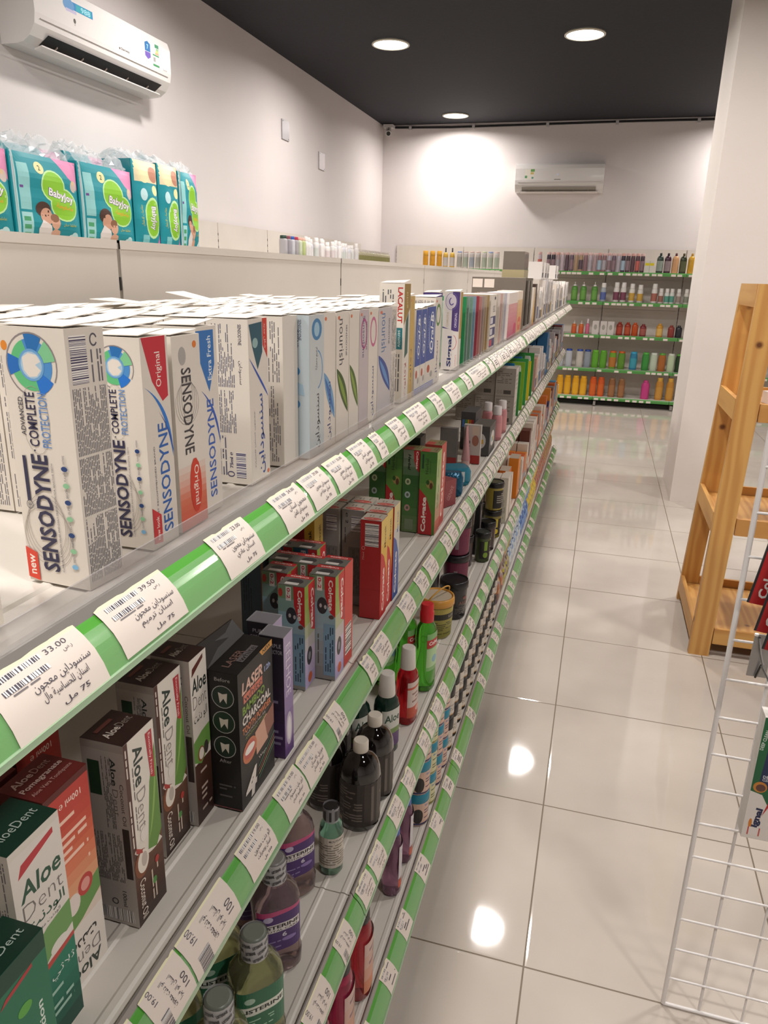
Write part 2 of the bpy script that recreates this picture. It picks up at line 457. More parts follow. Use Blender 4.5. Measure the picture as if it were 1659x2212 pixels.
# ---------------------------------------------------------------- split air conditioners
def aircon(T_, W, H, D, open_=True, arts=()):
    """local: wall at x=0, body towards +x, length along y, z up"""
    wh = M('e0dcda', .22, coat=.3)
    prof = [(0.002, H), (D*.72, H), (D*.93, H*.93), (D, H*.80), (D, H*.40), (D*.96, H*.25), (D*.80, H*.10), (D*.62, H*.02), (D*.4, 0), (0.002, 0.0)]
    m_ = MB(); m_.prism(prof, -W/2, W/2, wh); m_.build('body', T_)
    m_ = MB()                                              # outlet recess and louvre
    a, b2 = (D*.93, H*.175), (D*.58, H*.005)
    y0, y1 = -W*.42, W*.42
    def q(t, off): return (a[0]+(b2[0]-a[0])*t+off*.6, a[1]+(b2[1]-a[1])*t-off*.8)
    p0, p1 = q(.0, .006), q(.80, .004)
    m_.add([(p0[0], y0, p0[1]), (p0[0], y1, p0[1]), (p1[0], y1, p1[1]), (p1[0], y0, p1[1])], [(0, 1, 2, 3)], M('111113' if open_ else '9a948c', .6)); m_.build('air_outlet', T_)
    for k in range(5):
        m_ = MB(); y = y0+(k+.5)/5*(y1-y0); m_.hexa([(p1[0], y, p1[1]-.006), (p1[0]+.03, y, p1[1]+.012), (p1[0]+.03, y+.003, p1[1]+.012), (p1[0], y+.003, p1[1]-.006),
            (p1[0], y, p1[1]), (p1[0]+.03, y, p1[1]+.02), (p1[0]+.03, y+.003, p1[1]+.02), (p1[0], y+.003, p1[1])], M('c9b9ae', .5)); m_.build('vane', T_)
    m_ = MB()
    l0, l1 = q(.62, .02), q(1.02, .012)
    m_.hexa([(l1[0], y0-.02, l1[1]-.004), (l0[0]+.01, y0-.02, l0[1]-.006), (l0[0]+.01, y1+.02, l0[1]-.006), (l1[0], y1+.02, l1[1]-.004),
             (l1[0], y0-.02, l1[1]+.004), (l0[0]+.01, y0-.02, l0[1]), (l0[0]+.01, y1+.02, l0[1]), (l1[0], y1+.02, l1[1]+.004)], M('ddd6d2', .3)); m_.build('louvre', T_)
    m_ = MB(); m_.box((D*.5, -W*.47, H*.33), (D+.0015, W*.47, H*.338), M('bdb7b4', .4)); m_.build('panel_seam', T_)
    def fn(u, v, o): return (D+.0002+o, u, v)
    for nm, art in arts:
        m_ = MB(); m_.art(art, fn); m_.build(nm, T_)
W_, H_ = 1.26, .335                                     # near unit: v measured from the bottom of the case
def dome(mb): pass
a1 = Art(); a1.rect(-.40, .225, -.16, .262, '2b7fb8'); a1.rect(-.30, .228, -.17, .259, '2f9fae'); a1.ell(-.36, .24, .045, .03, '5c8fc0'); a1.text('988', -.22, .243, .08, .026, '9fd4e6', bold=.02); a1.rect(-.385, .208, -.30, .222, 'b9b2d0')
a2 = Art(); a2.ell(-.32, .175, .010, .012, '57534f'); a2.text('2', -.32, .16, .01, .012, '57534f')
a3 = Art(); a3.text('24', .11, .19, .03, .028, 'f4f8ff')
a4 = Art(); a4.ell(.075, .148, .006, .006, '3c3836'); a4.text('Starway', .13, .148, .085, .018, '3c3836', bold=.02)
a5 = Art(); a5.poly([(.34, .25), (.37, .262), (.40, .25), (.40, .205), (.34, .205)], '2a6da8'); a5.poly([(.34, .202), (.40, .202), (.40, .178), (.37, .163), (.34, .178)], '6d55b0'); a5.text('7', .37, .23, .018, .026, 'a8d8ea', bold=.03)
a6 = Art(); a6.rect(.425, .14, .495, .265, 'ece9e2'); a6.rect(.45, .245, .495, .265, '3d8a63'); a6.rect(.425, .14, .495, .152, '2e8a50'); a6.rect(.425, .198, .495, .206, '2e8a50'); a6.rect(.43, .165, .455, .19, '9a9a98')
for k, (c, wd) in enumerate((('2f9a4d', .03), ('7fb54a', .033), ('d8c83c', .036), ('e0a23a', .039), ('d9702f', .042))): a6.rect(.495-wd, .237-.007*k, .493, .242-.007*k, c)
a7 = Art(); a7.text('Inverter', .56, .142, .045, .010, '46423f')
T_ = thing('air_conditioner', 'large white split air conditioner high on the left wall, open louvre', 'air conditioner', (XL, 4.25, 2.665), 0)
aircon(T_, W_, H_, .225, True, (('promotion_sticker', a1), ('small_emblem', a2), ('display_digits', a3), ('maker_lettering', a4), ('blue_badge', a5), ('energy_label', a6), ('inverter_lettering', a7)))
b1 = Art(); b1.rect(-.43, .15, -.31, .265, 'e6e0d4'); b1.rect(-.36, .235, -.31, .265, '6fa05a'); b1.rect(-.36, .205, -.32, .23, 'c9b26a'); b1.rect(-.43, .16, -.40, .19, '5f9a6a'); b1.rect(-.345, .153, -.32, .175, '5f9a8a')
b2 = Art(); b2.ell(-.02, .20, .012, .012, 'dfe6ff')
b3 = Art(); b3.rect(-.06, .14, .02, .147, '6c6660')
T_ = thing('air_conditioner', 'white split air conditioner on the far end wall', 'air conditioner', (-.735, YB, 2.64), -PI/2)
aircon(T_, 1.10, .34, .22, False, (('energy_label', b1), ('display_light', b2), ('maker_lettering', b3)))
# ================================================================= shelving
BL = .955; Y0 = .012                                       # bay pitch and the first bay boundary
XP = -.674                                                 # back panel
LEV = [                                                    # (board z, strip back-top x, strip front-bottom x, strip bottom z)
    (1.381, -.292, -.266, 1.347), (1.013, -.309, -.285, .977), (.558, -.312, -.288, .520), (.157, -.311, -.279, .120)]
steel = noisy('shelf_enamel', 'd0cac1', 'd7d1c8', 6, .45)
panel_m = noisy('panel_enamel', 'cdc5bc', 'd4ccc3', 3, .55)
edge_m = M('9b9793', .3, metal=.4)
green = bpy.data.materials.new('green_strip'); t, n, l, b = nodes(green)
tc = n.new('ShaderNodeTexCoord'); mp = n.new('ShaderNodeMapping'); no = n.new('ShaderNodeTexNoise'); rp = n.new('ShaderNodeValToRGB')
mp.inputs['Scale'].default_value = (300, 3, 300); no.inputs['Scale'].default_value = 1.0
rp.color_ramp.elements[0].color = (*lin('4c9a36'), 1); rp.color_ramp.elements[1].color = (*lin('58a83e'), 1)
l.new(tc.outputs['Object'], mp.inputs[0]); l.new(mp.outputs[0], no.inputs['Vector']); l.new(no.outputs['Fac'], rp.inputs[0]); l.new(rp.outputs[0], b.inputs['Base Color'])
b.inputs['Roughness'].default_value = .25; b.inputs['Coat Weight'].default_value = .6; b.inputs['Coat Roughness'].default_value = .12
film = M('b4dcae', .18, alpha=.30, coat=.5)                            # milky film in front of the lower part of the strip
clear = M('b4b0b0', .08, alpha=.38, spec=.6)
clear2 = M('d8ead8', .1, alpha=.45)
paper = M('ddd2c8', .6); paper2 = M('e6e2bc', .6)
INK = '4a4550'

def strip_pt(lv, t, off=0):
    """t=0 bottom front .. 1 top back, along a convex arc"""
    z, xt, xb, zb = lv
    H = z-zb; D = xb-xt
    bul = .0045*math.sin(PI*t)
    x = xb - D*t + bul*.75; zz = zb + H*t + bul*.6
    nx, nz = H, D; q = math.hypot(nx, nz)
    return (x+off*nx/q, zz+off*nz/q)
AR_LINES = [('سنسوداين معجون', 'اسنان حماية'), ('معجون اسنان', 'سنسوداين'), ('كولجيت معجون', 'اسنان اعشاب'), ('غسول فم', 'منعش'), ('الو دنت معجون', 'اسنان')]
def price_tag(par, lv, y0, y1, kind=0, price='23.00', lines=None, size='75 مل', seed=0, lo=-.04, hi=1.05, detail=2, curl=0):
    """a paper label on the curved strip; u along y, v up the strip"""
    rr = random.Random(seed); W = y1-y0; H = math.hypot(lv[0]-lv[3], lv[1]-lv[2])
    mb = MB()
    def fn(u, v, o):
        t = lo + (hi-lo)*v
        k = max(0, t-1)*curl
        x, z = strip_pt(lv, t, .0012+o+k*.25)
        return (x, y0+u*W, z)
    # torn paper outline: the top edge is ragged
    N = 7; vs = []; fs = []
    top = [1+rr.uniform(-.05, .03)*(1 if kind != 9 else 0) for _ in range(N+1)]
    rows = (0, .25, .5, .75, .93, 1)
    for j, v in enumerate(rows):
        for i in range(N+1):
            vv = v*(top[i] if j == len(rows)-1 else 1)
            vs.append(fn(i/N, vv, 0))
    for j in range(len(rows)-1):
        for i in range(N):
            a = j*(N+1)+i
            fs.append((a, a+1, a+N+2, a+N+1))
    nb = (len(rows)-2)*N
    mb.add(vs, fs[:nb], paper, True); mb.add(vs, fs[nb:], paper2, True)
    if detail:
        a = Art()
        if kind == 0:
            a.bars(.10, .64, .56, .90, INK, 18, seed=seed); a.fine(.16, .58, .5, .63, 1, '6a6468', seed=seed)
            if detail > 1:
                a.text(price, .72, .86, .24, .085, INK); a.text('ر.س', .8, .74, .10, .06, '6a6468')
                ln = lines or AR_LINES[seed % len(AR_LINES)]
                for k, s_ in enumerate(ln): a.text(s_, .62-.03*k, .50-.17*k, .62-.12*k, .15, INK)
                a.text(size, .64, .13, .3, .10, INK, bold=.01)
            else:
                a.fine(.3, .15, .92, .55, 3, INK, seed=seed+1); a.fine(.6, .7, .9, .86, 2, INK, seed=seed+2)
        else:                                              # turned label, writing runs up the strip
            a.bars(.12, .06, .34, .42, INK, 14, vert=True, seed=seed)
            if detail > 1:
                a.text('19.00', .2, .80, .28, .10, INK, rot=90); a.text('100', .84, .45, .26, .13, INK, rot=90)
                a.text('الو دنت معجون', .46, .55, .55, .13, INK, rot=90); a.text('اسنان الو فيرا', .64, .52, .5, .12, INK, rot=90)
            else:
                a.fine(.4, .1, .95, .85, 4, INK, vert=True, seed=seed)
        mb.art(a, fn)
    return mb.build('price_tag', par)

# near labels read one by one off the picture, the rest follow the same rhythm
TAGS = {0: [(.262, .337, 0, '33.00', ('سنسوداين معجون', 'اسنان للحساسية وال'), '75 مل'), (.356, .430, 0, '39.50', ('سنسوداين معجون', 'اسنان ترميم'), '75 مل'),
            (.495, .560, 0, '23.00', ('سنسوداين معجون', 'اسنان عادي'), '75 مل'), (.613, .680, 0, '24.00', ('معجون اسنان', 'سنسوداين للعش'), '75 مل'),
            (.687, .750, 0, '29.00', ('سنسوداين معجون', 'اسنان حماية من'), '75 مل'), (.760, .825, 0, '35.00', ('سنسوداين معجون', 'اسنان عناية متكا'), '75 مل'),
            (.846, .908, 0, '33.00', None, '75 مل'), (.93, .992, 0, '33.00', None, '75 مل'), (1.02, 1.08, 0, '38.00', None, '75 مل'),
            (1.12, 1.23, 0, '26.00', None, '75 مل'), (1.29, 1.35, 0, '19.00', None, '75 مل'), (1.42, 1.52, 0, '25.00', None, '75 مل'), (1.60, 1.66, 0, '19.00', None, '75 مل'), (1.68, 1.915, 0, '21.00', None, '75 مل')],
        1: [(.300, .368, 1, '', None, ''), (.381, .435, 1, '', None, ''), (.438, .522, 1, '', None, ''), (.553, .614, 0, '19.00', ('الو دنت معجون', 'اسنان بومجرانت'), '100 مل'),
            (.647, .708, 0, '29.00', ('ليزر وايت مسحوق', 'فحم الاسود للتبيض'), '20 جرام'), (.711, .775, 0, '35.00', ('موزيل للاسنان', 'تبييض الاسنان'), '30 مل'),
            (.812, .858, 1, '', None, ''), (.945, 1.005, 0, '15.00', None, '50 مل'), (1.022, 1.088, 0, '13.00', None, '50 مل'), (1.19, 1.262, 0, '12.00', None, '75 مل'),
            (1.313, 1.375, 0, '12.00', None, '75 مل'), (1.395, 1.47, 0, '12.00', None, '75 مل'), (1.56, 1.62, 0, '14.00', None, ''), (1.63, 1.70, 0, '14.00', None, ''), (1.72, 1.80, 0, '16.00', None, ''), (1.82, 1.89, 0, '16.00', None, '')],
        2: [(.40, .46, 1, '', None, ''), (.50, .57, 0, '', None, ''), (.63, .70, 1, '', None, ''), (.73, .81, 1, '', None, ''), (.862, .918, 1, '', None, ''), (.976, 1.034, 0, '', None, ''), (1.045, 1.11, 0, '', None, ''), (1.18, 1.245, 0, '', None, ''), (1.287, 1.343, 0, '', None, ''),
            (1.43, 1.49, 0, '', None, ''), (1.50, 1.56, 0, '', None, ''), (1.575, 1.64, 0, '', None, ''), (1.66, 1.72, 0, '', None, ''), (1.80, 1.86, 0, '', None, '')],
        3: [(.70, .76, 0, '', None, ''), (.86, .92, 0, '', None, ''), (1.0, 1.055, 0, '', None, ''), (1.15, 1.205, 0, '', None, ''), (1.285, 1.345, 0, '', None, ''), (1.465, 1.53, 0, '', None, ''), (1.63, 1.70, 0, '', None, ''), (1.80, 1.86, 0, '', None, '')]}
DENS = {0: (.075, .002, .012), 1: (.070, .004, .03), 2: (.062, .01, .10), 3: (.060, .05, .22)}
names = ['nearest', 'second', 'third', 'fourth', 'fifth', 'sixth', 'farthest']
def shelf(par, li, y0, y1, tags, far):
    lv = LEV[li]; z, xt, xb, zb = lv
    g = .0012
    m_ = MB()
    # board with the two pressed ridges near its front edge
    back = XP+.012 if li < 3 else XP+.012
    prof = [(back, z-.0018), (xt-.060, z-.0018), (xt-.057, z), (xt-.052, z), (xt-.049, z-.0018), (xt-.022, z-.0018), (xt-.019, z), (xt-.013, z), (xt-.010, z-.0018), (xt-.002, z-.0018),
            (xt-.002, z-.030), (back, z-.030)]
    m_.prism(prof, y0+g, y1-g, steel)
    sh = m_.build('shelf', par)
    m_ = MB(); m_.prism([(xt-.0022, z+.004), (xt, z+.004), (xb-.006, zb+.002), (xb-.010, zb+.002)], y0+g, y1-g, edge_m); m_.build('price_rail', sh)
    N = 8; a = [strip_pt(lv, k/N) for k in range(N+1)]
    m_ = MB(); m_.prism([(p[0], p[1]) for p in a] + [(p[0]-.0012, p[1]-.0006) for p in reversed(a)], y0+g, y1-g, green)
    a2 = [strip_pt(lv, .0+.74*k/6, .0004) for k in range(7)]
    m_.prism([(p[0], p[1]) for p in a2], y0+g, y1-g, film, smooth=True, close=False)
    m_.build('price_strip', sh)
    m_ = MB(); p0, p1 = strip_pt(lv, -.07, .0016), strip_pt(lv, .01, .0022)
    m_.prism([p0, p1, (p1[0]-.003, p1[1]), (p0[0]-.004, p0[1])], y0+g, y1-g, M('b0ccaa', .2, alpha=.7)); m_.build('strip_lip', sh)
    if li == 0:                                            # clear plastic riser behind the strip
        m_ = MB(); r = .012; h = .020
        pr = [(y0+.008, z-.001), (y0+.008, z+h-r)]+[(y0+.008+r-r*math.cos(k*PI/8), z+h-r+r*math.sin(k*PI/8)) for k in range(1, 5)]
        pr += [(y1-.008-r+r*math.sin(k*PI/8), z+h-r+r*math.cos(k*PI/8)) for k in range(0, 5)]+[(y1-.008, z-.001)]
        m_.prism(pr, xt-.0040, xt-.0025, clear, axis='x'); m_.build('clear_riser', sh)
    for k, T in enumerate(tags):
        price_tag(sh, lv, T[0], T[1], T[2], T[3] or '12.00', T[4], T[5] or '50 مل', seed=k+li*31+int(y0*10), detail=2 if (not far and li < 3) else 1,
                  lo=R.uniform(-.02, .08) if T[2] == 0 else -.08, hi=R.uniform(.94, 1.0) if T[2] == 0 else 1.0)
    return sh
def shelf_tags(li, y0, y1):
    out = [T for T in TAGS[li] if y0 <= (T[0]+T[1])/2 < y1 and y0 < 1.9]
    if y0 < 1.9: return [(max(T[0], y0+.002), min(T[1], y1-.002))+T[2:] for T in out]
    w_, g0, g1 = DENS[li]; y = y0+.02; q = []
    while y+w_ < y1-.005:
        q.append((y, y+w_, 0 if R.random() < .8 else 1, '', None, '')); y += w_+R.uniform(g0, g1)
    return q
def gondola_bay(k):
    y0, y1 = Y0+BL*k, Y0+BL*(k+1)
    where = ('shelving bay beside the viewer, first of the long run' if k == -1 else
             'white shelving bay with green price strips, %s along the long run' % names[k])
    T_ = thing('gondola_shelving_unit', where if k != 4 else where, 'shelving', (0, 0, 0))
    zt = 1.624
    def pn(a, b_, nm):
        m_ = MB(); m_.box((XP-.006, y0+.0008, a), (XP, y1-.0075, b_), panel_m); m_.box((XP-.016, y0+.0008, b_-.012), (XP+.0015, y1-.0075, b_), panel_m); m_.build(nm, T_)
    pn(1.235, zt, 'back_panel'); pn(.86, 1.232, 'back_panel'); pn(.48, .857, 'back_panel'); pn(.10, .477, 'back_panel')
    for yy in ((y0, y1) if k == -1 else (y1,)):
        m_ = MB(); yy -= 0 if yy == y1 else -.028
        m_.box((XP-.036, yy-.027, 0), (XP-.0065, yy-.001, zt-.004), M('b5ada2', .5))
        m_.box((XP-.006, yy-.0068, .1), (XP-.001, yy-.001, zt-.004), M('8f877c', .5))
        z = zt-.05
        while z > .2:
            m_.box((XP-.0008, yy-.0060, z-.018), (XP+.0002, yy-.0018, z), M('1d1b19', .7)); z -= .05
        m_.build('upright', T_)
    m_ = MB(); m_.box((XP-.03, y0+.001, 0), (LEV[3][1]-.002, y1-.001, .118), M('6b655e', .6)); m_.build('kick_plate', T_)
    m_ = MB(); m_.box((XP-.38, y0+.001, 0), (XP-.04, y1-.001, .11), M('8b857c', .6)); m_.build('base', T_)
    for li in range(4):
        shelf(T_, li, y0, y1, shelf_tags(li, y0, y1) if k >= 0 else [], k >= 2)
for k in range(-1, 7): gondola_bay(k)

# wall units: along the left wall and across the end wall
def wall_unit(T_, W, D, top, levels, strips=True, seed=0, tags=True):
    """local: back at x=0, front towards +x, width along y from 0"""
    rr = random.Random(seed)
    nn = 5; hs = [.10+(top-.10)*i/nn for i in range(nn+1)]
    for i in range(nn):
        m_ = MB(); m_.box((.012, .004, hs[i]), (.018, W-.004, hs[i+1]-.003), panel_m); m_.build('back_panel', T_)
    m_ = MB(); m_.box((0, .0, 0), (.011, .026, top-.003), M('a69e94', .5))
    z = top-.08
    while z > .15: m_.box((.011, .0005, z-.02), (.0186, .0035, z), M('1d1b19', .7)); z -= .05
    m_.build('upright', T_)
    m_ = MB(); m_.box((.03, 0, 0), (D-.10, W, .05), M('2a2724', .7)); m_.build('kick_plate', T_)
    m_ = MB(); m_.box((.02, .015, .01), (D+.02, .045, .06), M('8f8a84', .5)); m_.build('foot', T_)
    for i, z in enumerate(levels):
        d = D if i == len(levels)-1 else D-.06
        m_ = MB(); m_.box((.019, .001, z-.035), (d-.012, W-.001, z), steel); sh = m_.build('shelf', T_)
        m_ = MB(); prof = [(d-.012, z+.001), (d-.004, z+.001), (d+.004, z-.014), (d+.006, z-.040), (d-.012, z-.040)]
        m_.prism(prof, .002, W-.002, M('4a8a40', .4)); m_.build('price_strip', sh)
        if tags:
            y = .02; full = (rr.random() < .5)
            while y < W-.07:
                if rr.random() < (.85 if full else .45):
                    m_ = MB(); m_.hexa([(d+.0062, y, z-.039), (d+.007, y, z-.039), (d+.007, y+.055, z-.039), (d+.0062, y+.055, z-.039),
                        (d+.0042, y, z-.0135), (d+.0052, y, z-.0130), (d+.0052, y+.055, z-.0130), (d+.0042, y+.055, z-.0135)], paper)
                    m_.build('price_tag', sh)
                y += .062+rr.uniform(0, .03)
FLEV = [1.685, 1.322, .910, .480, .118]
for k in range(-3, 4):
    x0 = -.03+.955*k
    if x0+.955 > XR: break
    lab = {-1: 'white wall shelving bay behind the far end of the long run, seen in part', 0: 'white wall shelving bay left of the pillar, shampoo bottles on five shelves',
           1: 'white wall shelving bay on the end wall, mostly behind the pillar', 2: 'white wall shelving bay right of the pillar on the end wall',
           3: 'white wall shelving bay at the right end of the end wall', -2: 'second white wall shelving bay from the left wall on the end wall',
           -3: 'white wall shelving bay in the far left corner of the end wall'}[k]
    T_ = thing('wall_shelving_unit', lab, 'shelving', (x0+.955, YB-.002, 0), -PI/2)   # local y runs towards -x... mirrored below
    T_.location = (x0, YB-.002, 0); T_.rotation_euler = (0, 0, -PI/2)
    wall_unit(T_, .953, .49, 1.975, FLEV, seed=k+9)
for k in range(0, 11):
    y0 = .085+.955*k
    T_ = thing('wall_shelving_unit', 'white wall shelving bay on the left wall, only its top edge visible', 'shelving', (XL+.002, y0, 0), 0, 'wall shelving bays along the left wall')
    wall_unit(T_, .953, .47, 1.955, [1.70, 1.32, .92, .50, .118], seed=k, tags=False)
    if y0+2*.955 > 10.05: break
# ================================================================= printed carton designs
WH = 'ddd6cc'; NAVY = '2c2a4a'
def rot_text(a, t, u, v0, v1, H, c, bold=0, it=0, down=False):
    return a.text(t, u, (v0+v1)/2, v1-v0, H, c, rot=-90 if down else 90, bold=bold, it=it)
def back_print(w, h, seed=1, c='6d6a72', x0=.08, x1=.92, v0=.03, v1=.97, rows=16):
    a = Art()
    a.fine(x0*w, v0*h, x1*w, h*(v0+(v1-v0)*.55), rows, c, vert=True, seed=seed); a.fine(x0*w, h*(v0+(v1-v0)*.58), x1*w, v1*h, rows, c, vert=True, seed=seed+1)
    return a
def logo_ring(a, cx, cy, r):
    a.ring(cx, cy, r*1.25, r*1.25, r*.06, '8d8688', -30, 250, 24)
    a.ring(cx, cy, r, r, r*.55, '4a8fd0', -60, 120); a.ring(cx, cy, r, r, r*.5, '5fbf80', 110, 300)
    for a0, c in ((60, '1f6fb5'), (160, '1d6cc0'), (285, '1e74d2'), (10, '7fc894')):
        a.ring(cx, cy, r*1.18, r*1.18, r*.55, c, a0, a0+42, 8)
    a.ell(cx, cy, .62*r, .62*r, '6aa4d8'); a.ell(cx, cy, .52*r, .52*r, 'a8c8e0')
    a.poly([(cx-.42*r, cy+.28*r), (cx-.1*r, cy+.46*r), (cx+.3*r, cy+.40*r), (cx+.46*r, cy+.15*r), (cx+.2*r, cy+.02*r), (cx+.44*r, cy-.18*r), (cx+.22*r, cy-.42*r), (cx-.15*r, cy-.46*r), (cx-.4*r, cy-.2*r)], 'e4ddd4')
def d_complete(w, h):
    a = Art()
    a.ell(.06*w, .93*h, .05*w, .018*h, 'e08a2e'); logo_ring(a, .46*w, .865*h, .315*w)
    a.ring(.42*w, .66*h, .22*w, .13*h, .006*w, 'aaa49c', 0, 360, 20)
    rot_text(a, 'ADVANCED', .215*w, .60*h, .745*h, .075*w, '3c3a48', .005); rot_text(a, 'COMPLETE', .37*w, .56*h, .765*h, .155*w, NAVY, .012); rot_text(a, 'PROTECTION', .565*w, .56*h, .765*h, .14*w, '5b87c4', .005)
    for k in range(4):
        a.ring(.38*w, (.20+.018*k)*h, (.36-.03*k)*w, .12*h, .007*w, 'a59d94', 100, 260, 14); a.ring(.50*w, (.20+.018*k)*h, (.30-.03*k)*w, .12*h, .007*w, 'a59d94', -80, 80, 14)
    rot_text(a, 'SENSODYNE', .41*w, .055*h, .530*h, .27*w, NAVY, .025); a.ell(.36*w, .545*h, .012*w, .004*h, NAVY)
    a.rect(.14*w, .34*h, .195*w, .52*h, NAVY); a.ring(.17*w, .325*h, .055*w, .018*h, .008*w, '4a4858'); rot_text(a, 'T', .17*w, .318*h, .332*h, .05*w, '4a4858')
    rot_text(a, 'CLINICALLY PROVEN RELIEF AND DAILY PROTECTION FOR SENSITIVE TEETH', .60*w, .06*h, .50*h, .028*w, '5c5966')
    a.poly([(.0, .015*h), (.19*w, .005*h), (.19*w, .125*h), (0, .145*h)], 'd8402a'); rot_text(a, 'new', .10*w, .03*h, .115*h, .085*w, 'f0e6dc', .02)
    for k in range(7):
        v = (.09+.066*k)*h; a.ell(.80*w, v, .05*w, .010*h, ('7fb8e0', '1f3f78', '8cc49a')[0 if k == 0 else 1+k % 2])
        rot_text(a, ('SENSITIVITY', 'ENAMEL', 'DECAY', 'GUMS', 'BREATH', 'PLAQUE', 'WHITENING')[k], .80*w, v+.018*h, v+.052*h, .035*w, '5c5966')
    return a
def d_barcode(w, h, seed=2):
    a = Art()
    a.bars(.10*w, .80*h, .52*w, .975*h, '4a4660', 24, vert=True, seed=seed); a.ring(.72*w, .955*h, .10*w, .024*h, .03*w, '55525e', 20, 330)
    a.fine(.60*w, .80*h, .92*w, .92*h, 4, '6a6772', vert=True, seed=5)
    a.fine(.06*w, .535*h, .95*w, .785*h, 20, '75737a', vert=True, seed=7, dens=.97); a.fine(.06*w, .30*h, .95*w, .525*h, 20, '75737a', vert=True, seed=8, dens=.97); a.fine(.06*w, .03*h, .95*w, .29*h, 20, '75737a', vert=True, seed=9, dens=.97)
    return a
def d_original(w, h):
    a = Art()
    a.poly([(.05*w, h), (.92*w, h), (.92*w, .72*h), (.70*w, .70*h), (.35*w, .80*h)], 'c42c3c'); rot_text(a, 'Original', .62*w, .77*h, .93*h, .26*w, 'f2e6de', .005)
    a.swoosh((.05*w, .78*h), (.75*w, .70*h), (.98*w, .42*h), .28*w, -.02*h, '2a78cc'); a.swoosh((.5*w, .66*h), (.85*w, .58*h), (1.0*w, .44*h), .12*w, -.02*h, '2b4aa0')
    rot_text(a, 'SENSODYNE', .62*w, .06*h, .60*h, .36*w, '2a62b0', .012); rot_text(a, 'DENTIST RECOMMENDED BRAND', .25*w, .1*h, .5*h, .05*w, '5c5966')
    a.poly([(.02*w, .03*h), (.35*w, .02*h), (.35*w, .16*h), (.02*w, .21*h)], 'c83438'); rot_text(a, 'new look', .2*w, .04*h, .16*h, .12*w, 'f2e6de', .01)
    return a
def d_grey(w, h):
    a = Art()
    a.grad(0, 0, w, .34*h, ('cf4a34', 'd8785c', 'ddcfc3'), 10); a.ell(.35*w, .90*h, .13*w, .045*h, 'a9a6a2'); a.ell(.8*w, .95*h, .07*w, .018*h, 'dc7a30')
    for k in range(4): a.ring(.45*w, (.66+.01*k)*h, (.42-.07*k)*w, .11*h, .008*w, '96928c', 0, 360, 18)
    rot_text(a, 'SENSODYNE', .45*w, .40*h, .84*h, .34*w, '3c3b40', .012, down=True); a.ring(.60*w, .22*h, .22*w, .15*h, .22*w, 'cc3a26', 0, 360, 14)
    rot_text(a, 'Original', .62*w, .11*h, .33*h, .22*w, 'f0dcd0', .01, down=True)
    return a
def d_extra(w, h):
    a = Art()
    a.poly([(0, .98*h), (.85*w, .98*h), (.85*w, .80*h), (.55*w, .66*h), (0, .88*h)], '2f72b8'); rot_text(a, 'Extra Fresh', .6*w, .72*h, .95*h, .2*w, 'e6eef2', .01)
    a.swoosh((.1*w, .68*h), (.7*w, .60*h), (1.0*w, .36*h), .25*w, -.02*h, '2a58b8'); rot_text(a, 'SENSODYNE', .55*w, .08*h, .62*h, .34*w, '3a62b4', .012)
    return a
def d_arabic(w, h, teal=True):
    a = Art()
    if teal:
        a.poly([(.05*w, .97*h), (.72*w, .98*h), (.72*w, .80*h), (.45*w, .70*h), (.20*w, .84*h)], '1f5566'); a.ell(.35*w, .86*h, .14*w, .03*h, '8fb0b0')
        a.poly([(.74*w, h), (.98*w, h), (.98*w, .76*h), (.74*w, .84*h)], 'cc3a2e'); rot_text(a, 'شكل جديد', .86*w, .82*h, .97*h, .12*w, 'f0dcd4', down=True)
    a.swoosh((.02*w, .78*h), (.55*w, .62*h), (.98*w, .52*h), .30*w, -.03*h, '2450b0')
    rot_text(a, 'سنسوداين', .58*w, .04*h, .55*h, .34*w, '2f4c94', .012, down=False); rot_text(a, 'معجون اسنان للحماية', .22*w, .1*h, .45*h, .06*w, '5c5966'); a.ell(.9*w, .04*h, .06*w, .014*h, 'd8704a')
    return a
def d_info(w, h):
    a = Art()
    rot_text(a, 'SENSODYNE', .80*w, .85*h, .97*h, .08*w, NAVY, .01, down=True); rot_text(a, 'سنسوداين', .80*w, .62*h, .76*h, .10*w, NAVY, down=True)
    a.fine(.12*w, .60*h, .66*w, .97*h, 13, '5e5f74', vert=True, seed=4); a.fine(.12*w, .32*h, .66*w, .58*h, 13, '5e5f74', vert=True, seed=6); a.fine(.2*w, .05*h, .4*w, .3*h, 3, '5e5f74', vert=True, seed=8)
    a.bars(.62*w, .04*h, .86*w, .20*h, '3c3a6a', 18, vert=True, seed=9); a.ring(.48*w, .06*h, .09*w, .018*h, .02*w, '3c3a6a'); rot_text(a, '75ml ℮', .50*w, .10*h, .20*h, .08*w, '3c3a6a', .01)
    a.ell(-.04*w+.1*w, .52*h, .10*w, .05*h, 'd08848')
    return a
def d_repairS(w, h):
    a = Art()
    a.rect(0, 0, w, h, 'b9c6cc'); a.fine(.06*w, .72*h, .30*w, .97*h, 5, '5e5f74', vert=True, seed=4)
    rot_text(a, 'SENSODYNE', .72*w, .83*h, .97*h, .09*w, NAVY, .01, down=True); rot_text(a, 'REPAIR', .62*w, .78*h, .90*h, .12*w, '4a5a7c', 0, down=True)
    for v in (.62, .515, .39): a.ell(.55*w, v*h, .17*w, .034*h, '4a86b8'); a.ell(.55*w, v*h, .10*w, .02*h, '8fb6d0')
    a.poly([(.25*w, .50*h), (.45*w, .55*h), (.80*w, .53*h), (.85*w, .45*h), (.6*w, .46*h), (.3*w, .43*h)], '9db9cc'); a.fine(.08*w, .05*h, .28*w, .45*h, 4, '5e5f74', vert=True, seed=14)
    return a
